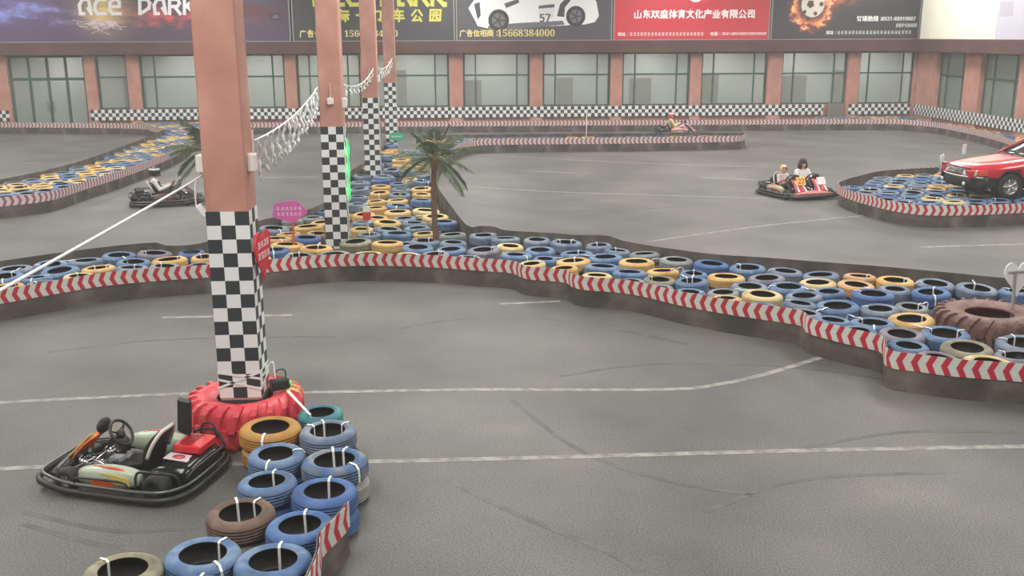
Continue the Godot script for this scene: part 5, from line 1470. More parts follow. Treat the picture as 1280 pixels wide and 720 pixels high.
func go_kart(label: String, at: Vector3, turn: float, o: Dictionary) -> Node3D:
	var k := thing("go_kart", label, "go-kart", at, turn)
	var hw: float = o.get("half", 0.62)
	var seats: Array = o.get("seats", [0.0])
	var black := mat(rgb(30, 30, 31), 0.45)
	var dark := mat(rgb(46, 46, 47), 0.4, 0.3)
	var chrome := mat(rgb(196, 196, 198), 0.22, 0.9)
	var wide: float = hw - 0.62
	# bumper ring: thick rubber rail below, steel tube above
	var plan := [[0.95, 0.3], [0.9, 0.46], [0.74, 0.56], [0.45, 0.61], [0.0, 0.64], [-0.5, 0.66], [-0.76, 0.62], [-0.9, 0.48], [-0.95, 0.28]]
	for lv in [[0.075, 0.036, 0.0, "rubber_rail"], [0.15, 0.018, -0.03, "steel_rail"]]:
		var pts := []
		for p in plan:
			pts.append(Vector3(p[0] + sign(p[0]) * lv[2], lv[0] + (0.03 if p[0] > 0.7 else 0.0), p[1] + wide + lv[2]))
		for i in plan.size():
			var p: Array = plan[plan.size() - 1 - i]
			pts.append(Vector3(p[0] + sign(p[0]) * lv[2], lv[0] + (0.03 if p[0] > 0.7 else 0.0), -p[1] - wide - lv[2]))
		var s := Shape.new()
		s.tube(smooth_path(pts, 0.08, true), lv[1], 10, true)
		obj(lv[3], s.done(), black if lv[1] > 0.03 else mat(rgb(104, 106, 104), 0.35, 0.6), k)
	# floor and chassis tubes
	var fl := Shape.new(false)
	fl.prism(PackedVector2Array([Vector2(0.8, 0.22 + wide), Vector2(0.8, -0.22 - wide), Vector2(0.35, -0.33 - wide), Vector2(-0.75, -0.36 - wide), Vector2(-0.75, 0.36 + wide), Vector2(0.35, 0.33 + wide)]), 0.02, Transform3D(Basis(Vector3.RIGHT, PI / 2), Vector3(0, 0.06, 0)))
	obj("floor_pan", fl.done(), mat(rgb(52, 52, 54), 0.5), k)
	var ch := Shape.new()
	for q in [-1.0, 1.0]:
		ch.tube([Vector3(0.84, 0.1, q * (0.2 + wide)), Vector3(0.4, 0.09, q * (0.3 + wide)), Vector3(-0.85, 0.09, q * (0.34 + wide))], 0.016, 8)
		ch.tube([Vector3(0.55, 0.12, q * (0.24 + wide)), Vector3(0.42, 0.2, q * 0.2), Vector3(0.3, 0.3, q * 0.05)], 0.012, 8)
		ch.tube([Vector3(0.5, 0.13, q * (0.26 + wide)), Vector3(0.5, 0.13, q * (0.44 + wide))], 0.02, 8)
	ch.tube([Vector3(0.6, 0.13, -0.2 - wide), Vector3(0.66, 0.17, 0), Vector3(0.6, 0.13, 0.2 + wide)], 0.011, 8)
	ch.tube([Vector3(-0.62, 0.14, -0.5 - wide), Vector3(-0.62, 0.14, 0.5 + wide)], 0.02, 10)
	obj("chassis_tube", ch.done(), chrome, k)
	# wheels
	for q in [-1.0, 1.0]:
		wheel_into(k, Vector3(0.52, 0.13, q * (0.46 + wide)), 0.13, 0.14, rgb(176, 168, 158))
		wheel_into(k, Vector3(-0.6, 0.145, q * (0.475 + wide)), 0.145, 0.2, rgb(84, 84, 84))
	# side pods with rail guards
	var pod := side_pod_mesh(0.72, 0.2, 0.24)
	for q in [-1.0, 1.0]:
		var p := obj("side_pod", pod, mat(o.get("pod", rgb(170, 182, 162)), 0.3), k, Vector3(-0.03, 0.21, q * (0.47 + wide)))
		var d := Shape.new(false)
		d.prism(PackedVector2Array([Vector2(-0.06, -0.1), Vector2(0.14, -0.1), Vector2(0.2, -0.04), Vector2(0.12, 0.015), Vector2(-0.04, 0.025), Vector2(-0.1, -0.04)]), 0.012, Transform3D(Basis.IDENTITY, Vector3(0, 0.0, q * 0.095)))
		obj("orange_flash", d.done(), mat(o.get("flash", rgb(216, 96, 42)), 0.4), p)
		var d2 := Shape.new(false)
		d2.prism(PackedVector2Array([Vector2(-0.3, -0.05), Vector2(-0.27, 0.03), Vector2(-0.12, 0.06), Vector2(0.06, 0.07), Vector2(-0.06, 0.035), Vector2(-0.13, -0.05)]), 0.012, Transform3D(Basis.IDENTITY, Vector3(0, 0.012, q * 0.094)))
		obj("yellow_flash", d2.done(), mat(o.get("flash2", rgb(206, 186, 96)), 0.4), p)
		var d3 := Shape.new()
		d3.tube(smooth_path([Vector3(-0.28, 0.085, q * 0.03), Vector3(-0.1, 0.121, q * 0.045), Vector3(0.08, 0.122, q * 0.03), Vector3(0.2, 0.105, q * 0.0)], 0.04), [0.012, 0.014, 0.016, 0.018, 0.02, 0.02, 0.02, 0.02, 0.018, 0.016, 0.014, 0.012, 0.012, 0.012, 0.012, 0.012, 0.012, 0.012], 8, false, 0.5)
		obj("red_swirl", d3.done(), mat(o.get("flash", rgb(206, 76, 60)), 0.4), p)
		var g := Shape.new()
		g.tube(smooth_path([Vector3(0.36, 0.1, q * (0.58 + wide)), Vector3(0.34, 0.19, q * (0.59 + wide)), Vector3(0.26, 0.23, q * (0.6 + wide)), Vector3(-0.24, 0.23, q * (0.61 + wide)), Vector3(-0.33, 0.18, q * (0.61 + wide)), Vector3(-0.36, 0.1, q * (0.6 + wide))], 0.05), 0.012, 8)
		g.tube([Vector3(0.45, 0.05, q * (0.6 + wide)), Vector3(-0.3, 0.05, q * (0.65 + wide))], 0.014, 8)
		obj("side_guard", g.done(), dark, k)
	# nose and front panels
	var nose := Shape.new()
	var rings := []
	for i in 9:
		var v := (i - 4) / 4.0
		var z: float = v * (0.4 + wide)
		var b: float = 1.0 - 0.35 * v * v
		rings.append([Vector3(0.66, 0.1, z), Vector3(0.68, 0.21 * b + 0.03, z), Vector3(0.78, 0.22 * b + 0.02, z), Vector3(0.86 * (1.0 - 0.05 * v * v), 0.15, z), Vector3(0.87 * (1.0 - 0.05 * v * v), 0.09, z)])
	nose.loft(rings)
	obj("nose_cone", nose.done(), mat(o.get("nose", rgb(40, 38, 38)), 0.35), k)
	for sz in seats:
		var pn := Shape.new()
		var rows := []
		for i in 6:
			var f := i / 5.0
			var w: float = lerpf(0.2, 0.13, f)
			var row := []
			for j in 7:
				var v := (j - 3) / 3.0
				row.append(Vector3(lerpf(0.74, 0.38, f) + 0.05 * sin(PI * f) - 0.05 * v * v, lerpf(0.2, 0.52, f), sz + v * w))
			rows.append(row)
		pn.shell(rows, 0.015)
		var fp := obj("front_panel", pn.done(), mat(o.get("panel", rgb(214, 108, 52)), 0.35), k)
		var st := Shape.new(false)
		for q in [-1.0, 1.0]:
			st.bar(Vector3(0.76, 0.22, sz + q * 0.12), Vector3(0.46, 0.49, sz + q * 0.08), 0.05, 0.02, 0.004, Vector3(0.7, 0.7, 0))
		obj("panel_stripe", st.done(), mat(o.get("stripe", rgb(196, 176, 92)), 0.4), fp)
		var pad := Shape.new()
		pad.ball(Vector3(0.35, 0.57, sz), Vector3(0.045, 0.085, 0.12), 16)
		obj("top_pad", pad.done(), black, fp)
		if o.has("number") and sz > 0.0:
			var tm := print_text(o["number"], 0.15, 0.01)
			tm.horizontal_alignment = HORIZONTAL_ALIGNMENT_CENTER
			var plate := obj("number_plate", box_mesh(Vector3(0.02, 0.24, 0.28), 0.008), mat(rgb(236, 190, 84), 0.5), k, Vector3(0.62, 0.5, sz))
			plate.rotation.z = 0.5
			var num := obj("number", tm, mat(rgb(200, 96, 40), 0.5), plate, Vector3(0.012, 0, 0))
			num.rotation.y = PI / 2
		elif o.has("number"):
			var plate := obj("number_plate", box_mesh(Vector3(0.02, 0.22, 0.26), 0.008), mat(rgb(232, 226, 226), 0.5), k, Vector3(0.62, 0.48, sz))
			plate.rotation.z = 0.5
		# steering
		var wh := Shape.new()
		var tilt := Basis(Vector3.FORWARD, -0.95)
		var ring := []
		for i in 28:
			var t := TAU * i / 28.0
			ring.append(Vector3(0.13, 0.5, sz) + tilt * Vector3(cos(t) * 0.15, 0, sin(t) * 0.15))
		wh.tube(ring, 0.017, 10, true)
		for i in 3:
			var t := TAU * i / 3.0 + PI
			wh.tube([Vector3(0.13, 0.5, sz) + tilt * Vector3(cos(t) * 0.02, -0.02, sin(t) * 0.02), Vector3(0.13, 0.5, sz) + tilt * Vector3(cos(t) * 0.15, 0, sin(t) * 0.15)], [0.03, 0.014], 8, false, 0.5)
		wh.lathe([Vector2(0, -0.04), Vector2(0.05, -0.03), Vector2(0.055, 0.0), Vector2(0.04, 0.015), Vector2(0, 0.018)], 20, Transform3D(tilt, Vector3(0.13, 0.49, sz)))
		var sw := obj("steering_wheel", wh.done(), black, k)
		var cl := Shape.new()
		cl.tube([Vector3(0.15, 0.47, sz), Vector3(0.42, 0.22, sz), Vector3(0.6, 0.1, sz)], 0.014, 8)
		obj("steering_column", cl.done(), dark, sw)
		# seat
		var se := obj("seat", seat_mesh(), mat(rgb(34, 34, 36), 0.35), k, Vector3(-0.12, 0.02, sz))
		var edge := Shape.new()
		edge.tube(smooth_path([Vector3(-0.2, 0.3, -0.215), Vector3(-0.27, 0.45, -0.2), Vector3(-0.34, 0.57, -0.12), Vector3(-0.365, 0.59, 0), Vector3(-0.34, 0.57, 0.12), Vector3(-0.27, 0.45, 0.2), Vector3(-0.2, 0.3, 0.215)], 0.05), 0.022, 8)
		obj("seat_edge", edge.done(), mat(o.get("seat_edge", rgb(206, 200, 192)), 0.4), se)
		# pedals
		for q in [-1.0, 1.0]:
			var pd := Shape.new()
			pd.tube([Vector3(0.6, 0.08, sz + q * 0.1), Vector3(0.64, 0.2, sz + q * 0.1), Vector3(0.64, 0.22, sz + q * 0.05)], 0.01, 8)
			pd.box(Vector3(0.645, 0.21, sz + q * 0.09), Vector3(0.012, 0.07, 0.06), 0.004)
			obj("pedal", pd.done(), chrome, k)
	# brake and steering gear in the open front bay
	var gear := Shape.new()
	gear.lathe([Vector2(0, -0.02), Vector2(0.07, -0.02), Vector2(0.07, 0.02), Vector2(0, 0.02)], 18, Transform3D(Basis(Vector3.RIGHT, 1.2), Vector3(0.5, 0.19, -0.2)))
	gear.tube([Vector3(0.62, 0.15, -0.28), Vector3(0.4, 0.25, -0.18), Vector3(0.2, 0.22, -0.24)], 0.012, 8)
	gear.tube([Vector3(0.55, 0.22, -0.1), Vector3(0.35, 0.28, -0.2)], 0.012, 8)
	gear.tube([Vector3(0.52, 0.14, -0.44 - wide), Vector3(0.44, 0.14, 0.0), Vector3(0.52, 0.14, 0.44 + wide)], 0.009, 8)
	gear.box(Vector3(0.36, 0.17, -0.14), Vector3(0.12, 0.1, 0.1), 0.02)
	gear.ball(Vector3(0.42, 0.19, 0.12), Vector3(0.07, 0.07, 0.06), 14)
	obj("steering_gear", gear.done(), chrome, k)
	# fuel tank
	var ft := Shape.new()
	ft.box(Vector3(0.22, 0.15, seats[0] * 0.0), Vector3(0.2, 0.14, 0.16), 0.03)
	obj("fuel_tank", ft.done(), mat(rgb(96, 100, 104), 0.4), k)
	# engine deck
	var deck := Shape.new()
	var rr := []
	for i in 7:
		var f := i / 6.0
		var z: float = lerpf(-0.36 - wide, 0.36 + wide, f)
		var e: float = 1.0 - 0.12 * pow(abs(f * 2 - 1), 3.0)
		rr.append([Vector3(-0.9, 0.1, z), Vector3(-0.92, 0.28 * e, z), Vector3(-0.84, 0.33 * e, z), Vector3(-0.5, 0.31 * e, z), Vector3(-0.44, 0.24, z), Vector3(-0.44, 0.1, z)])
	rr.reverse()
	deck.loft(rr)
	var dk := obj("engine_cover", deck.done(), mat(rgb(24, 24, 26), 0.18), k)
	dk.set_meta("label", "glossy black engine cover")
	var dec := Shape.new(false)
	dec.box(Vector3(-0.66, 0.33, -0.12), Vector3(0.3, 0.006, 0.16), 0.0, Basis(Vector3.FORWARD, -0.06))
	var dl := obj("decal", dec.done(), mat(rgb(206, 196, 200), 0.25), dk)
	var dec2 := Shape.new()
	dec2.lathe([Vector2(0, 0), Vector2(0.05, 0), Vector2(0.05, 0.004), Vector2(0, 0.004)], 20, Transform3D(Basis.from_scale(Vector3(1.5, 1, 1)), Vector3(-0.66, 0.335, -0.12)))
	obj("decal_oval", dec2.done(), mat(rgb(206, 90, 110), 0.3), dk)
	if o.get("red_box", false):
		var rb := obj("air_box", box_mesh(Vector3(0.34, 0.09, 0.36), 0.015), mat(rgb(206, 34, 48), 0.3), k, Vector3(-0.7, 0.375, 0.15))
		rb.set_meta("label", "red slotted air box")
		for q in 6:
			obj("slot", box_mesh(Vector3(0.16, 0.01, 0.022), 0.0), mat(rgb(92, 12, 20), 0.5), rb, Vector3(0.04, 0.044, -0.13 + q * 0.05))
		var bp := Shape.new()
		bp.box(Vector3.ZERO, Vector3(0.07, 0.4, 0.24), 0.03)
		var hp := obj("head_pad", bp.done(), black, k, Vector3(-0.5, 0.62, 0.3))
		hp.rotation = Vector3(0.05, 1.15, 0.12)
		var ps := Shape.new()
		ps.tube([Vector3(-0.54, 0.3, 0.3), Vector3(-0.53, 0.55, 0.31)], 0.014, 8)
		ps.tube(smooth_path([Vector3(-0.62, 0.36, 0.4), Vector3(-0.66, 0.5, 0.42), Vector3(-0.78, 0.5, 0.42), Vector3(-0.84, 0.36, 0.4)], 0.05), 0.013, 8)
		obj("hoop", ps.done(), dark, k)
	else:
		var en := Shape.new()
		en.box(Vector3(-0.68, 0.38, 0.2 + wide * 0.5), Vector3(0.22, 0.14, 0.2), 0.03)
		obj("engine", en.done(), dark, k)
		en = Shape.new()
		en.tube([Vector3(-0.7, 0.4, -0.1), Vector3(-0.7, 0.4, -0.34 - wide), Vector3(-0.86, 0.36, -0.36 - wide)], 0.035, 10)
		obj("exhaust", en.done(), dark, k)
	# rear guard tubes
	for q in [-1.0, 1.0]:
		var sg := Shape.new()
		sg.tube(smooth_path([Vector3(-0.42, 0.16, q * (0.6 + wide)), Vector3(-0.44, 0.33, q * (0.58 + wide)), Vector3(-0.66, 0.36, q * (0.6 + wide)), Vector3(-0.84, 0.3, q * (0.5 + wide)), Vector3(-0.88, 0.2, q * (0.48 + wide))], 0.06), 0.015, 8)
		obj("wheel_guard", sg.done(), dark, k)
	var rg := Shape.new()
	rg.tube(smooth_path([Vector3(-0.9, 0.2, -0.4 - wide), Vector3(-0.96, 0.3, -0.3 - wide), Vector3(-0.97, 0.3, 0.3 + wide), Vector3(-0.9, 0.2, 0.4 + wide)], 0.1), 0.016, 8)
	obj("rear_guard", rg.done(), dark, k)
	return k

# ---------------------------------------------------------------- people
func field_mesh(bones: Array, cell: float, blend: float) -> ArrayMesh:
	var lo := Vector3.ONE * 99.0
	var hi := -lo
	for b in bones:
		var r: float = max(b[2], b[3]) + cell * 2
		lo = lo.min((b[0] as Vector3).min(b[1]) - Vector3.ONE * r)
		hi = hi.max((b[0] as Vector3).max(b[1]) + Vector3.ONE * r)
	var nx := int((hi.x - lo.x) / cell) + 2
	var ny := int((hi.y - lo.y) / cell) + 2
	var nz := int((hi.z - lo.z) / cell) + 2
	var f := PackedFloat32Array()
	f.resize(nx * ny * nz)
	f.fill(1.0)
	var best := f.duplicate()
	var who := PackedInt32Array()
	who.resize(nx * ny * nz)
	for bi in bones.size():
		var a: Vector3 = bones[bi][0]
		var ab: Vector3 = bones[bi][1] - a
		var ra: float = bones[bi][2]
		var rb: float = bones[bi][3]
		var L2: float = max(ab.length_squared(), 1e-6)
		var m: float = max(ra, rb) + blend * 1.5 + cell
		var i0 := ((a.min(a + ab) - Vector3.ONE * m - lo) / cell).floor()
		var i1 := ((a.max(a + ab) + Vector3.ONE * m - lo) / cell).ceil()
		for z in range(max(0, int(i0.z)), min(nz, int(i1.z) + 1)):
			for y in range(max(0, int(i0.y)), min(ny, int(i1.y) + 1)):
				for x in range(max(0, int(i0.x)), min(nx, int(i1.x) + 1)):
					var p := lo + Vector3(x, y, z) * cell - a
					var t := clampf(p.dot(ab) / L2, 0.0, 1.0)
					var d := (p - ab * t).length() - lerpf(ra, rb, t)
					var id := (z * ny + y) * nx + x
					if d < best[id]:
						best[id] = d
						who[id] = bi
					var h := clampf(0.5 + 0.5 * (f[id] - d) / blend, 0.0, 1.0)
					f[id] = lerpf(f[id], d, h) - blend * h * (1.0 - h)
	var vid := {}
	var verts := PackedVector3Array()
	var cols := PackedColorArray()
	var off := [0, 1, nx, nx + 1, nx * ny, nx * ny + 1, nx * ny + nx, nx * ny + nx + 1]
	var pos := [Vector3(0, 0, 0), Vector3(1, 0, 0), Vector3(0, 1, 0), Vector3(1, 1, 0), Vector3(0, 0, 1), Vector3(1, 0, 1), Vector3(0, 1, 1), Vector3(1, 1, 1)]
	var edges := [[0, 1], [2, 3], [4, 5], [6, 7], [0, 2], [1, 3], [4, 6], [5, 7], [0, 4], [1, 5], [2, 6], [3, 7]]
	for z in nz - 1:
		for y in ny - 1:
			for x in nx - 1:
				var id := (z * ny + y) * nx + x
				var f0 := f[id]
				if f0 > cell * 2.5 or f0 < -cell * 2.5:
					continue
				var ins := 0
				for k in 8:
					if f[id + off[k]] < 0.0:
						ins += 1
				if ins == 0 or ins == 8:
					continue
				var sum := Vector3.ZERO
				var cnt := 0
				for e in edges:
					var da := f[id + off[e[0]]]
					var db := f[id + off[e[1]]]
					if (da < 0.0) != (db < 0.0):
						sum += (pos[e[0]] as Vector3).lerp(pos[e[1]], da / (da - db))
						cnt += 1
				vid[id] = verts.size()
				verts.append(lo + (Vector3(x, y, z) + sum / cnt) * cell)
				cols.append((bones[who[id]][4] as Color).srgb_to_linear())
	var idx := PackedInt32Array()
	var ax := [1, nx, nx * ny]
	for id in vid:
		for k in 3:
			var d: int = ax[k]
			if id + d >= f.size():
				continue
			var s0 := f[id] < 0.0
			if s0 == (f[id + d] < 0.0):
				continue
			var u: int = ax[(k + 1) % 3]
			var w: int = ax[(k + 2) % 3]
			if not (vid.has(id - u) and vid.has(id - w) and vid.has(id - u - w)):
				continue
			var q := [vid[id], vid[id - u], vid[id - u - w], vid[id - w]]
			if s0:
				idx.append_array([q[0], q[2], q[1], q[0], q[3], q[2]])
			else:
				idx.append_array([q[0], q[1], q[2], q[0], q[2], q[3]])
	var s := SurfaceTool.new()
	s.begin(Mesh.PRIMITIVE_TRIANGLES)
	s.set_smooth_group(0)
	for i in verts.size():
		s.set_color(cols[i])
		s.add_vertex(verts[i])
	for i in idx:
		s.add_index(i)
	s.generate_normals()
	return s.commit()

func driver(label: String, at: Vector3, turn: float, size: float, c: Dictionary) -> Node3D:
	# seated, legs forward, hands on the wheel; local +x is forward
	var p := thing("person", label, "person", at, turn)
	var sh: Color = c.shirt
	var sl: Color = c.get("sleeve", sh)
	var tr: Color = c.trousers
	var sk: Color = rgb(206, 166, 142)
	var shoe: Color = c.get("shoes", rgb(60, 58, 58))
	var q := size
	var B := []
	var hip := Vector3(-0.2, 0.23, 0) * Vector3(1, 1, 1)
	var chest := hip + Vector3(-0.1, 0.34, 0) * q
	var neck := chest + Vector3(-0.0, 0.16, 0) * q
	var head := neck + Vector3(0.02, 0.13, 0) * q
	B.append([hip + Vector3(0, 0, -0.06) * q, hip + Vector3(0, 0, 0.06) * q, 0.125 * q, 0.125 * q, tr])
	B.append([hip + Vector3(-0.02, 0.06, -0.04) * q, chest + Vector3(0, 0, -0.05) * q, 0.105 * q, 0.115 * q, sh])
	B.append([hip + Vector3(-0.02, 0.06, 0.04) * q, chest + Vector3(0, 0, 0.05) * q, 0.105 * q, 0.115 * q, sh])
	B.append([chest + Vector3(0, 0.07, -0.14) * q, chest + Vector3(0, 0.07, 0.14) * q, 0.07 * q, 0.07 * q, sh])
	B.append([chest + Vector3(0, 0.08, 0) * q, neck + Vector3(0.01, 0.04, 0) * q, 0.06 * q, 0.05 * q, sk])
	B.append([head + Vector3(0.01, -0.04, 0) * q, head + Vector3(-0.01, 0.04, 0) * q, 0.078 * q, 0.092 * q, sk])
	B.append([head + Vector3(0.04, -0.08, 0) * q, head + Vector3(0.06, -0.06, 0) * q, 0.045 * q, 0.04 * q, sk])
	B.append([head + Vector3(0.085, -0.0, 0) * q, head + Vector3(0.1, -0.03, 0) * q, 0.012 * q, 0.018 * q, sk])
	for s in [-1.0, 1.0]:
		B.append([head + Vector3(0.0, -0.01, s * 0.088) * q, head + Vector3(0.0, 0.02, s * 0.092) * q, 0.018 * q, 0.02 * q, sk])
		var sho := chest + Vector3(0, 0.07, s * 0.18) * q
		var elb := sho + Vector3(0.14, -0.22, s * 0.07) * q
		var wri := Vector3(0.06, 0.5, s * 0.15 * min(1.0, q + 0.1))
		wri = elb + (wri - elb).limit_length(0.27 * q)
		B.append([sho, elb, 0.062 * q, 0.047 * q, sl])
		B.append([elb, wri, 0.047 * q, 0.034 * q, c.get("forearm", sl)])
		var palm := wri + Vector3(0.05, 0.01, -s * 0.012) * q
		B.append([wri, palm, 0.032 * q, 0.036 * q, sk])
		var kne := hip + Vector3(0.42, 0.17, s * 0.14) * q
		var ank := kne + Vector3(0.3, -0.26, -s * 0.02) * q
		B.append([hip + Vector3(0.02, 0, s * 0.08) * q, kne, 0.095 * q, 0.066 * q, tr])
		B.append([kne, ank, 0.064 * q, 0.044 * q, tr])
		B.append([ank, ank + Vector3(0.07, 0.1, 0) * q, 0.045 * q, 0.036 * q, shoe])
	var skin := StandardMaterial3D.new()
	skin.vertex_color_use_as_albedo = true
	skin.roughness = 0.75
	obj("body", field_mesh(B, 0.0145, 0.03), skin, p)
	# fingers closed on the wheel, thumb along its inner side
	for s in [-1.0, 1.0]:
		var hand := Shape.new()
		var sho := chest + Vector3(0, 0.07, s * 0.18) * q
		var elb := sho + Vector3(0.14, -0.22, s * 0.07) * q
		var wri := Vector3(0.06, 0.5, s * 0.15 * min(1.0, q + 0.1))
		wri = elb + (wri - elb).limit_length(0.27 * q)
		var pm := wri + Vector3(0.06, 0.01, -s * 0.012) * q
		for i in 4:
			var len: float = [0.85, 1.0, 0.95, 0.75][i] * q
			var base := pm + Vector3(0.0, 0.034 - 0.019 * i, s * 0.008) * q
			hand.tube([base, base + Vector3(0.045, 0.008, -s * 0.01) * len, base + Vector3(0.06, 0.0, -s * 0.04) * len, base + Vector3(0.035, -0.004, -s * 0.055) * len], [0.01 * q, 0.0095 * q, 0.009 * q, 0.007 * q], 7)
		hand.tube([pm + Vector3(-0.02, 0.03, -s * 0.015) * q, pm + Vector3(0.015, 0.05, -s * 0.04) * q, pm + Vector3(0.035, 0.035, -s * 0.055) * q], [0.012 * q, 0.011 * q, 0.008 * q], 7)
		obj("fingers", hand.done(), mat(sk, 0.7), p)
	# eyes and mouth
	var eye := Shape.new()
	for s in [-1.0, 1.0]:
		eye.ball(head + Vector3(0.082, 0.012, s * 0.034) * q, Vector3(0.008, 0.008, 0.014) * q, 10)
	eye.ball(head + Vector3(0.093, -0.072, 0) * q, Vector3(0.008, 0.006, 0.025) * q, 10)
	obj("face", eye.done(), mat(rgb(70, 48, 44), 0.5), p)
	if c.has("helmet"):
		var hs := Shape.new()
		var prof := []
		for i in 10:
			var t: float = lerpf(-0.9, PI / 2, i / 9.0)
			prof.append(Vector2(cos(t) * 0.135 if i < 9 else 0.0, sin(t) * 0.145))
		var cen := head + Vector3(0.0, 0.015, 0) * q
		# open at the face: the lower rings leave the front free
		hs.lathe(prof.slice(5), 28, Transform3D(Basis.from_scale(Vector3(1.06, 1, 0.95) * q), cen))
		hs.lathe(prof.slice(0, 6), 22, Transform3D(Basis.from_scale(Vector3(1.06, 1, 0.95) * q), cen), 0.95, TAU - 0.95)
		var inn := []
		for v in prof:
			inn.append(v * 0.9)
		inn.reverse()
		hs.lathe(inn.slice(4), 22, Transform3D(Basis.from_scale(Vector3(1.06, 1, 0.95) * q), cen), 0.95, TAU - 0.95)
		hs.lathe(inn.slice(0, 5), 28, Transform3D(Basis.from_scale(Vector3(1.06, 1, 0.95) * q), cen))
		if c.get("chin", false):
			hs.tube(smooth_path([cen + Vector3(0.05, -0.09, -0.115) * q, cen + Vector3(0.12, -0.085, -0.06) * q, cen + Vector3(0.14, -0.085, 0) * q, cen + Vector3(0.12, -0.085, 0.06) * q, cen + Vector3(0.05, -0.09, 0.115) * q], 0.02), 0.03 * q, 8)
		var h := obj("helmet", hs.done(), mat(c.helmet, 0.25), p)
		if c.has("stripe"):
			var hb := Shape.new()
			hb.lathe([Vector2(0.13, 0.05), Vector2(0.132, 0.075), Vector2(0.112, 0.095)], 28, Transform3D(Basis.from_scale(Vector3(1.08, 1.03, 0.97) * q), cen))
			obj("helmet_stripe", hb.done(), mat(c.stripe, 0.3), h)
		if c.get("visor", true):
			var vs := Shape.new()
			var rows := []
			for i in 4:
				var row := []
				for j in 9:
					var t: float = lerpf(-0.95, 0.95, j / 8.0)
					var yy: float = lerpf(-0.05, 0.055, i / 3.0)
					var rr: float = sqrt(max(0.0, 1.0 - pow(yy / 0.16, 2.0))) * 0.146
					row.append(cen + Vector3(cos(t) * rr * 1.05, yy, sin(t) * rr * 0.95) * q)
				rows.append(row)
			vs.shell(rows, 0.004)
			obj("visor", vs.done(), mat(rgb(22, 22, 26), 0.08), h)
	if c.has("hair"):
		var hr := Shape.new()
		var cen := head + Vector3(-0.012, 0.02, 0) * q
		hr.lathe([Vector2(0.104, -0.02), Vector2(0.109, 0.02), Vector2(0.1, 0.07), Vector2(0.07, 0.11), Vector2(0.035, 0.126), Vector2(0, 0.13)], 24, Transform3D(Basis.from_scale(Vector3(1.05, 1, 1) * q), cen))
		for i in 11:
			var t: float = lerpf(0.32 * PI, 1.68 * PI, i / 10.0)
			var d := Vector3(cos(t), 0, sin(t))
			hr.tube([cen + d * 0.085 * q + Vector3(0, 0.02, 0), cen + d * 0.11 * q + Vector3(0, -0.08, 0) * q, cen + d * 0.105 * q + Vector3(-0.01, -0.19, 0) * q], [0.03 * q, 0.032 * q, 0.014 * q], 8)
		obj("hair", hr.done(), mat(c.hair, 0.6), p)
	if c.has("vest"):
		var ve := Shape.new()
		var rings := []
		for i in 5:
			var f := i / 4.0
			var cc := (hip + Vector3(-0.02, 0.1, 0) * q).lerp(chest + Vector3(0, 0.04, 0) * q, f)
			var ring := []
			for j in 18:
				var t := TAU * j / 18.0
				ring.append(cc + Vector3(cos(t) * 0.13, 0.02 * cos(t), -sin(t) * lerpf(0.165, 0.185, f)) * q)
			rings.append(ring)
		ve.loft(rings)
		obj("vest", ve.done(), mat(c.vest, 0.7), p)
	return p

func build_karts() -> void:
	go_kart("empty black go-kart with orange front panel and red air box beside the red tractor tyre", Vector3(-3.34, 0, -9.76), 2.87, {"red_box": true}).scale = Vector3(0.885, 0.95, 0.95)
	var a := Vector3(-7.82, 0, -27.55)
	go_kart("dark go-kart driven by a person in a black vest along the winding barrier", a, 0.22, {"pod": rgb(70, 58, 56), "flash": rgb(140, 70, 50), "flash2": rgb(120, 110, 90), "panel": rgb(120, 74, 60), "stripe": rgb(84, 84, 80)})
	driver("person in white shirt, black vest and black helmet driving the dark go-kart", a, 0.22, 1.0, {"shirt": rgb(214, 212, 206), "trousers": rgb(52, 48, 50), "vest": rgb(40, 38, 40), "helmet": rgb(34, 32, 34), "stripe": rgb(220, 220, 220), "chin": true})
	var b := Vector3(9.66, 0, -27.55)
	var tb := -1.3
	go_kart("two-seat go-kart with yellow number plate carrying two people", b, tb, {"half": 0.84, "seats": [-0.33, 0.33], "number": "22", "pod": rgb(176, 168, 140), "flash": rgb(190, 60, 60), "flash2": rgb(206, 200, 190), "panel": rgb(206, 70, 88), "stripe": rgb(226, 220, 220), "nose": rgb(206, 120, 120)})
	var bx := Transform3D(Basis(Vector3.UP, tb), b)
	driver("child in yellow helmet riding in the two-seat go-kart", bx * Vector3(0.02, 0, 0.33), tb, 0.8, {"shirt": rgb(196, 188, 184), "trousers": rgb(60, 56, 58), "helmet": rgb(226, 190, 128), "visor": false, "forearm": rgb(206, 120, 130)})
	driver("person with long dark hair and white shirt driving the two-seat go-kart", bx * Vector3(0, 0, -0.33), tb, 1.0, {"shirt": rgb(220, 218, 218), "trousers": rgb(48, 46, 50), "hair": rgb(48, 34, 36), "forearm": rgb(204, 164, 142)})
	var c := Vector3(10.2, 0, -45.6)
	go_kart("go-kart with pink trim passing close to the shop windows", c, 0.0, {"pod": rgb(196, 130, 140), "flash": rgb(220, 214, 210), "panel": rgb(206, 90, 110), "stripe": rgb(226, 220, 220), "nose": rgb(196, 110, 120)})
	driver("person in pink and white helmet driving past the shop windows", c, 0.0, 1.0, {"shirt": rgb(196, 176, 120), "sleeve": rgb(206, 196, 150), "trousers": rgb(206, 170, 176), "helmet": rgb(214, 90, 110), "stripe": rgb(236, 226, 230)})
# ---------------------------------------------------------------- the red car on the island
func car_half_width(x: float) -> float:
	# plan view: rounded nose and tail
	var t := clampf((abs(x) - 1.55) / 0.8, 0, 1)
	return 0.87 - 0.17 * t * t

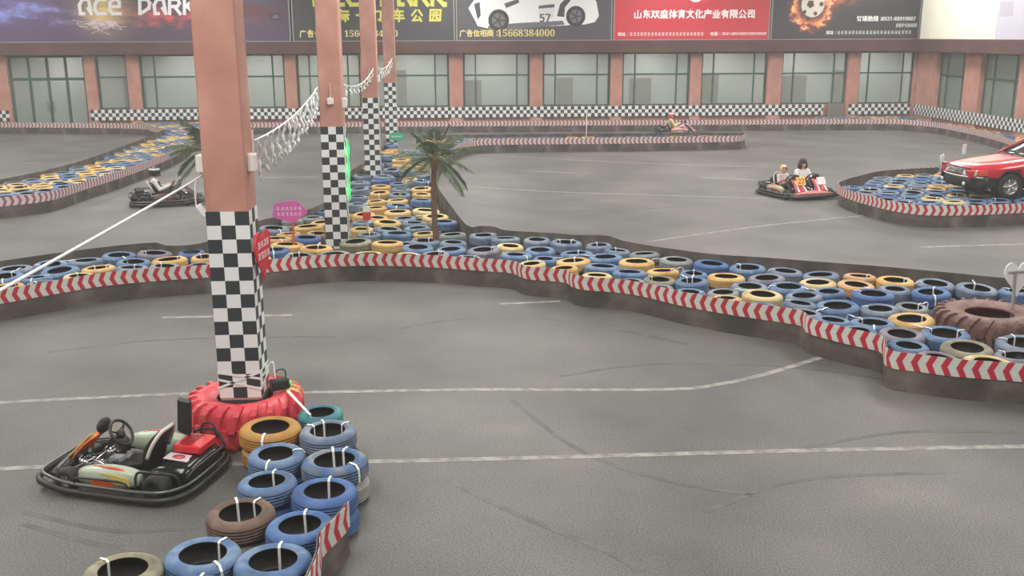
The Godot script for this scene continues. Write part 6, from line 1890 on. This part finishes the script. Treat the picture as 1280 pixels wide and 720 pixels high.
func car_top(x: float) -> float:
	# shoulder line: bonnet, waist, boot
	if x > 0.75:
		return lerpf(0.98, 0.78, clampf((x - 0.75) / 1.55, 0, 1)) - 0.05 * pow(clampf((x - 2.0) / 0.35, 0, 1), 2)
	if x < -1.35:
		return lerpf(1.0, 0.94, clampf((-1.35 - x) / 1.0, 0, 1))
	return lerpf(1.0, 0.98, clampf((x + 1.35) / 2.1, 0, 1))

func build_car() -> void:
	var red := StandardMaterial3D.new()
	red.albedo_color = rgb(190, 26, 44)
	red.roughness = 0.3
	red.clearcoat_enabled = true
	red.clearcoat = 1.0
	red.clearcoat_roughness = 0.05
	var black := mat(rgb(34, 34, 35), 0.5)
	var chrome := mat(rgb(220, 220, 220), 0.18, 0.9)
	var car := thing("sedan_car", "red four-door sedan with black bumpers parked on the tyre island", "car", Vector3(15.1, 0.42, -24.8), PI + 0.04)
	var wheels := [1.38, -1.3]
	var wr := 0.31
	# body skin: cross-sections along the length, wheel arches cut out of the lower edge
	var s := Shape.new()
	var rings := []
	var lower := []
	var xs := []
	var x := -2.36
	while x <= 2.361:
		xs.append(x)
		x += 0.04
	for xx in xs:
		var w := car_half_width(xx)
		var t := car_top(xx)
		var sill := 0.3
		for wx in wheels:
			var d: float = abs(xx - wx)
			if d < wr + 0.07:
				sill = max(sill, wr + sqrt(pow(wr + 0.07, 2) - d * d))
		var belt: float = max(0.52, sill + 0.01)
		var ring := []
		# from the right lower edge over the top to the left lower edge
		var half := [[w - 0.02, belt - 0.012], [w, belt + 0.05], [w + 0.012, 0.68], [w + 0.004, max(0.76, t - 0.14)], [w - 0.035, t - 0.05], [w - 0.1, t - 0.008], [w * 0.6, t + 0.012], [w * 0.25, t + 0.02]]
		for q in half:
			ring.append(Vector3(xx, q[1], q[0]))
		for i in half.size():
			var q: Array = half[half.size() - 1 - i]
			ring.append(Vector3(xx, q[1], -q[0]))
		rings.append(ring)
		lower.append([w, sill, belt])
	for i in rings.size() - 1:
		for j in rings[0].size() - 1:
			s.quad(rings[i][j], rings[i + 1][j], rings[i + 1][j + 1], rings[i][j + 1])
	for e in [0, rings.size() - 1]:
		var R: Array = rings[e]
		for j in R.size() / 2 - 1:
			var m: int = R.size() - 1 - j
			if e == 0:
				s.quad(R[j], R[j + 1], R[m - 1], R[m])
			else:
				s.quad(R[m], R[m - 1], R[j + 1], R[j])
	obj("body", s.done(), red, car)
	# black lower cladding
	var cl := Shape.new()
	for side in [-1.0, 1.0]:
		for i in xs.size() - 1:
			var a: Array = lower[i]
			var b: Array = lower[i + 1]
			if a[1] > 0.5 or b[1] > 0.5:
				continue
			var p0 := Vector3(xs[i], a[1], side * (a[0] - 0.03))
			var p1 := Vector3(xs[i + 1], b[1], side * (b[0] - 0.03))
			var p2 := Vector3(xs[i + 1], 0.53, side * (b[0] + 0.012))
			var p3 := Vector3(xs[i], 0.53, side * (a[0] + 0.012))
			cl.quad_out(p0, p1, p2, p3, Vector3(0, 0, side))
	cl.box(Vector3(0, 0.3, 0), Vector3(4.3, 0.06, 1.3), 0.02)
	for wx in wheels:
		for side in [-1.0, 1.0]:
			cl.lathe([Vector2(0, -0.12), Vector2(0.36, -0.12), Vector2(0.375, 0.1), Vector2(0.37, 0.1), Vector2(0.35, -0.1), Vector2(0, -0.1)], 24, Transform3D(Basis(Vector3.RIGHT, PI / 2 * side), Vector3(wx, wr, side * 0.7)))
	obj("lower_cladding", cl.done(), black, car)
	# bumpers
	for e in [1.0, -1.0]:
		var bp := Shape.new()
		var rr := []
		for i in 13:
			var v := (i - 6) / 6.0
			var z: float = v * 0.84
			var bx: float = e * (2.44 - 0.34 * pow(abs(v), 3.0))
			rr.append([Vector3(bx - e * 0.16, 0.24, z), Vector3(bx - e * 0.03, 0.26, z), Vector3(bx, 0.36, z), Vector3(bx, 0.5, z), Vector3(bx - e * 0.05, 0.55, z), Vector3(bx - e * 0.16, 0.55, z)])
		if e > 0:
			rr.reverse()
		bp.loft(rr)
		var bo := obj("bumper", bp.done(), black, car)
		var tr := Shape.new()
		var line := []
		for i in 13:
			var v := (i - 6) / 6.0
			line.append(Vector3(e * (2.452 - 0.34 * pow(abs(v), 3.0)), 0.535, v * 0.845))
		tr.tube(line, 0.02, 8)
		obj("bumper_trim", tr.done(), mat(rgb(206, 204, 200), 0.35, 0.5), bo)
	# front lamps, grille, fog lamps
	var glass := mat(rgb(214, 220, 220), 0.08)
	for side in [-1.0, 1.0]:
		var hl := Shape.new()
		hl.loft([[Vector3(2.2, 0.57, side * 0.42), Vector3(2.4, 0.57, side * 0.38), Vector3(2.36, 0.71, side * 0.38), Vector3(2.2, 0.71, side * 0.42)], [Vector3(2.1, 0.57, side * 0.76), Vector3(2.29, 0.57, side * 0.76), Vector3(2.25, 0.72, side * 0.76), Vector3(2.1, 0.72, side * 0.76)]])
		obj("headlamp", hl.done(), glass, car)
		var ind := Shape.new(false)
		ind.box(Vector3(2.12, 0.64, side * 0.805), Vector3(0.26, 0.13, 0.06), 0.015, Basis(Vector3.UP, side * 0.35))
		obj("indicator", ind.done(), mat(rgb(196, 80, 60), 0.2), car)
		var fg := Shape.new()
		fg.lathe([Vector2(0, 0), Vector2(0.055, 0), Vector2(0.05, 0.025), Vector2(0, 0.035)], 16, Transform3D(Basis(Vector3.FORWARD, PI / 2), Vector3(2.41, 0.36, side * 0.52)))
		obj("fog_lamp", fg.done(), glass, car)
		var tl := obj("tail_lamp", box_mesh(Vector3(0.06, 0.18, 0.5), 0.015), mat(rgb(160, 20, 26), 0.15), car, Vector3(-2.35, 0.76, side * 0.45))
		tl.rotation.y = -side * 0.1
	var gr := obj("grille", box_mesh(Vector3(0.05, 0.15, 0.74), 0.012), mat(rgb(30, 32, 33), 0.4), car, Vector3(2.35, 0.64, 0))
	for i in 4:
		obj("grille_bar", box_mesh(Vector3(0.02, 0.012, 0.72), 0.003), chrome, gr, Vector3(0.024, -0.05 + i * 0.034, 0))
	var em := Shape.new()
	for i in 4:
		var rg := []
		for j in 16:
			var t := TAU * j / 16.0
			rg.append(Vector3(2.395, 0.65 + sin(t) * 0.035, -0.066 + i * 0.044 + cos(t) * 0.032))
		em.tube(rg, 0.006, 6, true)
	obj("emblem", em.done(), chrome, car)
	# greenhouse: roof, pillars, glass
	var roof := Shape.new()
	var rows := []
	for i in 9:
		var f := i / 8.0
		var row := []
		for j in 9:
			var v := (j - 4) / 4.0
			var xx2: float = lerpf(0.12, -1.05, f)
			row.append(Vector3(xx2, 1.4 + 0.04 * sin(PI * f) - 0.05 * v * v - 0.05 * pow(abs(v), 6.0), v * 0.62))
		rows.append(row)
	roof.shell(rows, -0.03)
	obj("roof", roof.done(), red, car)
	var tint := StandardMaterial3D.new()
	tint.transparency = BaseMaterial3D.TRANSPARENCY_ALPHA
	tint.albedo_color = Color(0.2, 0.26, 0.24, 0.55)
	tint.roughness = 0.05
	var ws := Shape.new()
	var wrw := []
	for i in 5:
		var f := i / 4.0
		var row := []
		for j in 7:
			var v := (j - 3) / 3.0
			row.append(Vector3(lerpf(0.86, 0.14, f) - 0.1 * v * v * (1 - f * 0.5), lerpf(1.0, 1.38, f) - 0.03 * v * v, v * lerpf(0.7, 0.58, f)))
		wrw.append(row)
	ws.shell(wrw, 0.012)
	obj("windscreen", ws.done(), tint, car)
	var rw := Shape.new()
	wrw = []
	for i in 5:
		var f := i / 4.0
		var row := []
		for j in 7:
			var v := (j - 3) / 3.0
			row.append(Vector3(lerpf(-1.06, -1.62, f) + 0.06 * v * v, lerpf(1.38, 1.02, f) - 0.03 * v * v, v * lerpf(0.58, 0.68, f)))
		wrw.append(row)
	rw.shell(wrw, 0.012)
	obj("rear_window", rw.done(), tint, car)
	for side in [-1.0, 1.0]:
		var poly := [Vector2(0.68, 1.0), Vector2(0.1, 1.35), Vector2(-0.42, 1.37), Vector2(-0.42, 1.0)]
		var poly2 := [Vector2(-0.47, 1.0), Vector2(-0.47, 1.37), Vector2(-1.0, 1.35), Vector2(-1.32, 1.0)]
		for pl in [poly, poly2]:
			var g := Shape.new(false)
			var a := []
			for q in pl:
				a.append(Vector3(q.x, q.y, side * (0.79 - (q.y - 1.0) * 0.45)))
			var inn := []
			for q in a:
				inn.append(q - Vector3(0, 0, side * 0.01))
			g.quad_out(a[0], a[1], a[2], a[3], Vector3(0, 0, side))
			g.quad_out(inn[0], inn[1], inn[2], inn[3], Vector3(0, 0, -side))
			for i in 4:
				g.quad(a[i], a[(i + 1) % 4], inn[(i + 1) % 4], inn[i])
			obj("side_window", g.done(), tint, car)
		var z0: float = side * 0.8
		var pil := Shape.new()
		pil.tube([Vector3(0.84, 0.98, side * 0.74), Vector3(0.13, 1.385, side * 0.6)], 0.026, 8)
		obj("window_pillar", pil.done(), red, car)
		pil = Shape.new()
		pil.tube([Vector3(-0.445, 1.0, side * 0.785), Vector3(-0.445, 1.38, side * 0.625)], 0.025, 8)
		obj("window_pillar", pil.done(), red, car)
		pil = Shape.new()
		pil.tube([Vector3(-1.0, 1.36, side * 0.61), Vector3(-1.5, 1.0, side * 0.74)], 0.06, 8)
		obj("window_pillar", pil.done(), red, car)
		var bright := Shape.new()
		bright.tube(smooth_path([Vector3(0.79, 1.0, side * 0.775), Vector3(0.1, 1.385, side * 0.625), Vector3(-0.5, 1.41, side * 0.61), Vector3(-1.02, 1.375, side * 0.62)], 0.1), 0.014, 8)
		obj("bright_trim", bright.done(), mat(rgb(226, 226, 224), 0.25, 0.5), car)
		var mr := Shape.new()
		mr.box(Vector3(0.55, 1.05, side * 0.93), Vector3(0.1, 0.12, 0.2), 0.035)
		mr.tube([Vector3(0.56, 1.02, side * 0.78), Vector3(0.55, 1.04, side * 0.88)], 0.025, 8)
		obj("door_mirror", mr.done(), black, car)
		for dx in [[0.66, -0.44], [-0.46, -1.28]]:
			var seam := Shape.new(false)
			for q in dx:
				seam.box(Vector3(q, 0.76, side * 0.884), Vector3(0.008, 0.42, 0.004))
			seam.box(Vector3(dx[1] + 0.14, 0.88, side * 0.9), Vector3(0.18, 0.03, 0.03), 0.01)
			obj("door_seam", seam.done(), mat(rgb(60, 12, 18), 0.5), car)
		for wx in wheels:
			var t := Shape.new()
			var xf := Transform3D(Basis(Vector3.RIGHT, PI / 2 * side), Vector3.ZERO)
			t.lathe([Vector2(0.19, -0.09), Vector2(0.24, -0.1), Vector2(0.29, -0.085), Vector2(wr, -0.05), Vector2(wr, 0.05), Vector2(0.29, 0.085), Vector2(0.24, 0.1), Vector2(0.19, 0.09)], 32, xf)
			var wo := obj("wheel", t.done(), mat(rgb(32, 32, 33), 0.75), car, Vector3(wx, wr, side * 0.77))
			var hub := Shape.new()
			hub.lathe([Vector2(0.2, -0.08), Vector2(0.2, 0.085), Vector2(0.185, 0.08), Vector2(0.17, 0.02), Vector2(0, 0.02)], 28, xf)
			for i in 5:
				var a := TAU * i / 5.0
				hub.tube([xf * Vector3(cos(a) * 0.04, 0.07, sin(a) * 0.04), xf * Vector3(cos(a) * 0.185, 0.06, sin(a) * 0.185)], [0.04, 0.045], 8, false, 0.5)
			hub.lathe([Vector2(0.06, 0.02), Vector2(0.055, 0.09), Vector2(0, 0.095)], 18, xf)
			obj("hubcap", hub.done(), mat(rgb(196, 196, 194), 0.3, 0.6), wo)
	var inside := Shape.new(false)
	for q in [-0.36, 0.36]:
		inside.box(Vector3(0.0, 0.85, q), Vector3(0.14, 0.5, 0.46), 0.05)
		inside.box(Vector3(0.0, 1.18, q), Vector3(0.1, 0.16, 0.24), 0.03)
	inside.box(Vector3(-0.95, 0.9, 0), Vector3(0.14, 0.4, 1.2), 0.05)
	inside.box(Vector3(0.7, 0.93, 0), Vector3(0.3, 0.12, 1.3), 0.04)
	obj("seats", inside.done(), mat(rgb(70, 66, 64), 0.8), car)

# ---------------------------------------------------------------- palms
func palm_tree(label: String, at: Vector3, height: float, seed_: int, reach: float) -> void:
	var t := thing("palm_tree", label, "palm tree", at)
	var r := RandomNumberGenerator.new()
	r.seed = seed_
	var trunk := Shape.new()
	var pts := []
	var rad := []
	for i in 24:
		var f := i / 23.0
		pts.append(Vector3(-0.06 * sin(f * 2.6), f * height, 0.02 * f))
		rad.append(lerpf(0.062, 0.05, f) * (1.0 + 0.07 * (i % 2)))
	trunk.tube(pts, rad, 12)
	obj("trunk", trunk.done(), noisy(noise_tex(0.04, 61, [[0.0, rgb(84, 62, 52)], [1.0, rgb(128, 98, 84)]], 128, 3), 0.85, 2.0), t)
	var top: Vector3 = pts[23]
	var crown := Shape.new()
	for i in 9:
		var a := TAU * i / 9.0
		crown.tube([top + Vector3(cos(a) * 0.04, -0.22, sin(a) * 0.04), top + Vector3(cos(a) * 0.08, 0.02, sin(a) * 0.08), top + Vector3(cos(a) * 0.05, 0.14, sin(a) * 0.05)], [0.03, 0.035, 0.01], 6)
	crown.ball(top + Vector3(0.07, 0.1, 0.1), Vector3(0.07, 0.08, 0.07), 12)
	obj("crown", crown.done(), mat(rgb(146, 126, 94), 0.85), t)
	var green := [mat(rgb(92, 108, 82), 0.6), mat(rgb(112, 126, 100), 0.6), mat(rgb(80, 96, 74), 0.6), mat(rgb(134, 140, 118), 0.65)]
	for m in green:
		m.backlight_enabled = true
		m.backlight = Color(0.12, 0.14, 0.08)
	var n := 19
	for i in n:
		var a := TAU * i * 0.381966 + r.randf_range(-0.2, 0.2)
		var lift: float = lerpf(1.15, -0.6, pow(i / float(n - 1), 1.25)) + r.randf_range(-0.12, 0.12)
		var L: float = reach * r.randf_range(0.85, 1.1)
		var d := Vector3(cos(a), 0, sin(a))
		var s := Shape.new(false)
		var mid := []
		var steps := 14
		for k in steps + 1:
			var f := float(k) / steps
			var drop: float = -0.3 * L * f * f * (1.0 if lift > -0.3 else 0.8)
			mid.append(top + d * (L * f * cos(lift) * (1.0 - 0.12 * f)) + Vector3(0, L * f * sin(lift) + drop + 0.02, 0))
		var rr := []
		for k in steps + 1:
			rr.append(lerpf(0.014, 0.004, float(k) / steps))
		s.tube(mid, rr, 5)
		var side := d.cross(Vector3.UP).normalized()
		for k in range(2, steps + 1):
			for h in 2:
				var f := (k - 0.5 * h) / float(steps)
				var p: Vector3 = (mid[k - 1] as Vector3).lerp(mid[k], 1.0 - 0.5 * h)
				var fw: Vector3 = (mid[k] - mid[k - 1]).normalized()
				var len: float = L * 0.22 * sin(PI * clampf(f * 0.86 + 0.14, 0, 1)) + 0.05
				for q in [-1.0, 1.0]:
					var tip: Vector3 = p + (fw * 0.75 + side * q * 0.75 + Vector3(0, -0.18 - r.randf() * 0.3, 0)) * len
					var m1: Vector3 = p.lerp(tip, 0.45) + Vector3(0, 0.025, 0)
					var wv: Vector3 = fw.cross(Vector3.UP).normalized().cross(tip - p).normalized() * 0.013
					s.quad(p - wv * 0.4, m1 - wv, m1 + wv, p + wv * 0.4)
					s.tri(m1 - wv, tip, m1 + wv)
		obj("frond", s.done(), green[i % 4], t)

# ---------------------------------------------------------------- garlands, cables, signs
func garland(label: String, a: Vector3, b: Vector3, sag: float, tassels: int, drop: float) -> void:
	var g := thing("tassel_garland", label, "garland", Vector3.ZERO, 0.0, "")
	var white := mat(rgb(222, 224, 222), 0.6)
	var pts := []
	for i in 25:
		var f := i / 24.0
		pts.append(a.lerp(b, f) - Vector3(0, sag * 4.0 * f * (1 - f), 0))
	var s := Shape.new()
	s.tube(pts, 0.012, 6)
	obj("rope", s.done(), white, g)
	var r := RandomNumberGenerator.new()
	r.seed = 12
	var kinds := []
	for v in 3:
		var t := Shape.new()
		var p := []
		var w := []
		for k in 13:
			var f := k / 12.0
			p.append(Vector3(sin(f * 9.0 + v) * 0.02, -f * drop * (0.9 + 0.1 * v), cos(f * 7.0 + v * 2) * 0.02))
			w.append(0.009 if k % 3 == 1 else 0.022)
		t.tube(p, w, 6)
		for k in 3:
			t.tube([Vector3(0, -drop * 0.85, 0), Vector3(0.03 * (k - 1), -drop * (1.0 + 0.05 * k), 0.02 * (k - 1))], [0.014, 0.006], 5)
		kinds.append(t.done())
	for i in tassels:
		var f := (i + 0.5) / tassels
		var p: Vector3 = a.lerp(b, f) - Vector3(0, sag * 4.0 * f * (1 - f), 0)
		var o := obj("tassel", kinds[i % 3], white, g, p)
		o.rotation.y = r.randf() * TAU
		o.scale.y = r.randf_range(0.85, 1.12)

func heart_outline(w: float, h: float) -> PackedVector2Array:
	var p := PackedVector2Array()
	for i in 40:
		var t := TAU * i / 40.0
		p.append(Vector2(16.0 * pow(sin(t), 3.0) / 16.0 * w * 0.5, (13.0 * cos(t) - 5.0 * cos(2 * t) - 2.0 * cos(3 * t) - cos(4 * t)) / 15.0 * h * 0.5))
	return p

func cloud_outline(w: float, h: float) -> PackedVector2Array:
	var p := PackedVector2Array()
	for i in 48:
		var t := TAU * i / 48.0
		var k := 1.0 + 0.07 * cos(t * 5.0 + 0.6)
		p.append(Vector2(cos(t) * w * 0.5 * k, sin(t) * h * 0.5 * k))
	return p

func slogan(lines: int, per: int, size: float, seed_: int) -> ArrayMesh:
	# lines of small painted characters, too small in the view to tell apart
	var s := Shape.new(false)
	var r := RandomNumberGenerator.new()
	r.seed = seed_
	for l in lines:
		for i in per:
			var c := Vector3((i - (per - 1) * 0.5) * size * 1.12, ((lines - 1) * 0.5 - l) * size * 1.45, 0)
			for k in 3:
				s.box(c + Vector3(r.randf_range(-0.06, 0.06) * size, (k - 1) * size * 0.32, 0), Vector3(size * r.randf_range(0.5, 0.85), size * 0.13, 0.006))
			s.box(c + Vector3(r.randf_range(-0.25, 0.25) * size, 0, 0), Vector3(size * 0.14, size * 0.85, 0.006))
	return s.done()

func build_signs() -> void:
	var white := mat(rgb(226, 228, 228), 0.5)
	# pink cloud sign on an orange post
	var t := thing("cloud_sign", "pink cloud-shaped sign with white writing on an orange post", "sign", Vector3(-3.27, 0.21, -19.75), 0.05)
	obj("post", box_mesh(Vector3(0.05, 0.72, 0.05), 0.006, Vector3(0.05, 0.36, -0.03)), mat(rgb(196, 104, 62), 0.6), t)
	var s := Shape.new(false)
	s.prism(cloud_outline(0.66, 0.42), 0.025)
	var bd := obj("board", s.done(), mat(rgb(210, 102, 172), 0.5), t, Vector3(0, 0.85, 0))
	obj("lettering", slogan(2, 6, 0.075, 4), mat(rgb(240, 214, 232), 0.5), bd, Vector3(0, 0.0, 0.014))
	# red heart sign on the near pillar's right face
	t = thing("heart_sign", "red heart-shaped sign with white writing on the nearest checkered pillar", "sign", Vector3(-2.11, 2.12, -10.86), PI / 2 - 0.14)
	s = Shape.new(false)
	s.prism(heart_outline(0.5, 0.58), 0.02)
	bd = obj("board", s.done(), mat(rgb(206, 36, 56), 0.45), t)
	obj("lettering", slogan(2, 4, 0.085, 6), mat(rgb(236, 220, 222), 0.5), bd, Vector3(0, 0.03, 0.013))
	obj("bracket", box_mesh(Vector3(0.06, 0.06, 0.1), 0.005, Vector3(0, 0.05, -0.06)), mat(rgb(90, 90, 90), 0.5), t)
	# white heart sign seen from behind, on a post in the brown tyre
	t = thing("heart_sign", "white back of a heart-shaped sign on a grey post in the brown tractor tyre", "sign", Vector3(7.99, 0.3, -13.5), 0.12)
	t.rotation.x = -0.06
	s = Shape.new(false)
	s.prism(heart_outline(0.44, 0.52), 0.02)
	bd = obj("board", s.done(), mat(rgb(236, 238, 236), 0.45), t, Vector3(0.09, 0.72, 0))
	obj("post", box_mesh(Vector3(0.035, 0.78, 0.035), 0.004, Vector3(0.02, 0.42, 0.032)), mat(rgb(150, 156, 156), 0.5), t)
	obj("cross_rail", box_mesh(Vector3(0.36, 0.03, 0.03), 0.004, Vector3(0.09, 0.8, 0.03)), mat(rgb(176, 180, 180), 0.5), t)
	# white signs by the car
	t = thing("leaf_sign", "white narrow sign on a thin post behind the red car's nose", "sign", Vector3(14.35, 0.21, -28.7), 0.9)
	s = Shape.new(false)
	s.prism(heart_outline(0.5, 0.44), 0.02)
	obj("board", s.done(), white, t, Vector3(0, 0.6, 0))
	obj("post", box_mesh(Vector3(0.03, 0.5, 0.03), 0.0, Vector3(0, 0.25, -0.03)), mat(rgb(150, 156, 156), 0.5), t)
	t = thing("post_sign", "small white upright plate next to the red car's bonnet", "sign", Vector3(15.15, 0.21, -29.0), 0.6)
	obj("board", box_mesh(Vector3(0.2, 0.3, 0.02), 0.005, Vector3(0, 0.88, 0)), white, t)
	obj("post", box_mesh(Vector3(0.03, 0.8, 0.03), 0.0, Vector3(0, 0.4, -0.02)), mat(rgb(150, 156, 156), 0.5), t)
	# green round sign at the far pillar, small red tag at the second pillar
	t = thing("round_sign", "green oval sign with white writing in front of the farthest pillar", "sign", Vector3(-2.2, 0.43, -39.3), 0.1)
	s = Shape.new(false)
	s.prism(cloud_outline(0.62, 0.34), 0.025)
	bd = obj("board", s.done(), mat(rgb(52, 164, 122), 0.5), t, Vector3(0, 0.2, 0))
	obj("lettering", slogan(1, 5, 0.08, 8), mat(rgb(226, 240, 232), 0.5), bd, Vector3(0, 0, 0.014))
	t = thing("tag_sign", "small red and white tag on a stick beside the second pillar", "sign", Vector3(-1.86, 0.21, -20.95), 0.0)
	obj("stick", box_mesh(Vector3(0.03, 0.5, 0.03), 0.0, Vector3(0, 0.25, -0.02)), mat(rgb(196, 150, 150), 0.6), t)
	obj("board", box_mesh(Vector3(0.17, 0.17, 0.015), 0.004, Vector3(0, 0.52, 0)), mat(rgb(196, 48, 64), 0.5), t)
	obj("top_plate", box_mesh(Vector3(0.15, 0.12, 0.015), 0.004, Vector3(0, 0.67, 0)), mat(rgb(226, 206, 206), 0.5), t)
	# thin pole on the far island
	t = thing("marker_pole", "thin pale pole standing on the straight far tyre island", "pole", Vector3(5.26, 0.0, -39.75))
	s = Shape.new()
	s.tube([Vector3(0, 0, 0), Vector3(0, 1.45, 0)], 0.02, 8)
	obj("shaft", s.done(), mat(rgb(196, 196, 192), 0.5), t)
	s = Shape.new()
	s.ball(Vector3(0, 1.47, 0), Vector3(0.035, 0.035, 0.035), 10)
	obj("tip", s.done(), white, t)

	# white boxes on the pillars
	for q in [[-2.42, 3.16, -20.24, "second", 0.0], [-2.42, 3.18, -29.9, "third", 0.0], [-2.4, 3.4, -39.55, "farthest", 0.0], [-2.16, 3.1, -10.85, "nearest", 1.0], [-2.68, 3.1, -10.8, "nearest", -1.0], [-2.16, 3.12, -20.4, "second", 1.0], [-2.17, 3.2, -30.05, "third", 1.0]]:
		var side: float = q[4]
		var where := "front" if side == 0.0 else ("lane-side" if side > 0.0 else "kart-side")
		var bxx := thing("junction_box", "white electric box on the %s face of the %s pillar" % [where, q[3]], "electric box", Vector3(q[0], q[1], q[2]))
		obj("case", box_mesh(Vector3(0.12 if side == 0.0 else 0.09, 0.13 if side == 0.0 else 0.19, 0.06 if side == 0.0 else 0.16), 0.012), mat(rgb(218, 214, 206), 0.5), bxx)
		obj("conduit", box_mesh(Vector3(0.02, 0.3, 0.02), 0.003, Vector3(0.03 if side != 0.0 else 0.0, 0.2, 0.03 if side != 0.0 else -0.01)), mat(rgb(196, 186, 180), 0.5), bxx)
	garland("white tasselled rope sagging from the nearest pillar to the second one", Vector3(-2.18, 3.3, -11.13), Vector3(-2.66, 3.44, -20.26), 0.12, 14, 0.45)
	garland("white tasselled rope between the second and third pillars", Vector3(-2.19, 3.46, -20.7), Vector3(-2.3, 3.5, -29.95), 0.2, 9, 0.2)
	garland("white tasselled rope between the third and farthest pillars", Vector3(-2.19, 3.5, -30.35), Vector3(-2.3, 3.6, -39.6), 0.15, 8, 0.3)
	# white cable from the near pillar back to the gallery pillar, with a loose loop
	t = thing("white_cable", "straight white cable stretched from the nearest pillar towards the gallery", "cable")
	s = Shape.new()
	var pts := []
	for i in 30:
		var f := i / 29.0
		pts.append(Vector3(-2.66, 2.98, -10.8).lerp(Vector3(-2.66, 3.02, -1.15), f) - Vector3(0, 0.03 * 4 * f * (1 - f), 0))
	s.tube(pts, 0.011, 6)
	obj("span", s.done(), white, t)
	s = Shape.new()
	s.tube(smooth_path([Vector3(-2.67, 3.02, -10.8), Vector3(-2.75, 2.9, -10.78), Vector3(-2.76, 2.66, -10.76), Vector3(-2.7, 2.52, -10.76)], 0.05), 0.008, 6)
	obj("loose_loop", s.done(), white, t)
	s = Shape.new()
	s.box(Vector3(-2.7, 2.6, -10.76), Vector3(0.07, 0.15, 0.05), 0.01, Basis(Vector3.FORWARD, -0.6))
	obj("connector", s.done(), white, t)
	# white straps round the foot of the near pillar, and the small green lamp tied there
	t = thing("tie_straps", "white plastic straps tied around the foot of the nearest pillar", "straps")
	for q in [[0.62, 0.8, 0.78], [0.8, 0.72, 0.7], [0.72, 0.6, 0.66]]:
		s = Shape.new(false)
		var c := [Vector3(-2.655, q[0], -10.665), Vector3(-2.185, q[1], -10.665), Vector3(-2.185, q[2], -11.135), Vector3(-2.655, q[0] + 0.02, -11.135)]
		for i in 4:
			s.bar(c[i], c[(i + 1) % 4], 0.004, 0.026)
		obj("strap", s.done(), white, t)
	s = Shape.new()
	s.tube(smooth_path([Vector3(-2.18, 0.72, -10.7), Vector3(-2.06, 0.9, -10.72), Vector3(-2.03, 0.7, -10.7)], 0.04), 0.012, 6, false, 0.4)
	obj("loose_end", s.done(), white, t)
	s = Shape.new(false)
	s.bar(Vector3(-1.92, 0.53, -10.78), Vector3(-1.6, 0.44, -10.25), 0.028, 0.006)
	s.bar(Vector3(-1.6, 0.44, -10.25), Vector3(-1.57, 0.3, -10.22), 0.028, 0.006)
	obj("long_strap", s.done(), white, t)
	t = thing("light_box", "small black light box glowing green on the red tractor tyre", "lamp", Vector3(-2.02, 0.5, -10.88), 0.5)
	obj("case", box_mesh(Vector3(0.22, 0.12, 0.13), 0.02, Vector3(0, 0.08, 0)), mat(rgb(40, 42, 42), 0.4), t)
	obj("lens", box_mesh(Vector3(0.012, 0.05, 0.08), 0.004, Vector3(0.114, 0.08, 0)), glow(rgb(60, 255, 130), 1.5), t)
	s = Shape.new()
	s.tube(smooth_path([Vector3(-0.05, 0.14, 0), Vector3(-0.03, 0.24, 0), Vector3(0.06, 0.24, 0), Vector3(0.08, 0.14, 0)], 0.03), 0.009, 6)
	obj("handle", s.done(), mat(rgb(60, 62, 62), 0.4), t)
	var gl := OmniLight3D.new()
	gl.name = "light"
	gl.light_color = Color(0.1, 1.0, 0.35)
	gl.light_energy = 0.05
	gl.light_size = 0.03
	gl.omni_range = 60.0
	gl.omni_attenuation = 2.0
	gl.shadow_enabled = true
	gl.position = Vector3(0.16, 0.08, 0)
	t.add_child(gl)
	# green strip lamp on the second pillar
	t = thing("green_strip_lamp", "upright green strip lamp on the side of the second pillar", "lamp", Vector3(-2.18, 1.75, -20.62))
	obj("case", box_mesh(Vector3(0.03, 1.3, 0.05), 0.006), mat(rgb(200, 204, 200), 0.5), t)
	obj("tube", box_mesh(Vector3(0.03, 1.26, 0.03), 0.01, Vector3(0.025, 0, -0.01)), glow(rgb(60, 196, 124), 0.3), t)
	for k in 3:
		var ol := OmniLight3D.new()
		ol.name = "light"
		ol.light_color = Color(0.05, 1.0, 0.4)
		ol.light_energy = 0.1
		ol.light_size = 0.03
		ol.omni_range = 60.0
		ol.omni_attenuation = 2.0
		ol.shadow_enabled = true
		ol.position = Vector3(0.09, -0.4 + 0.4 * k, -0.01)
		t.add_child(ol, true)
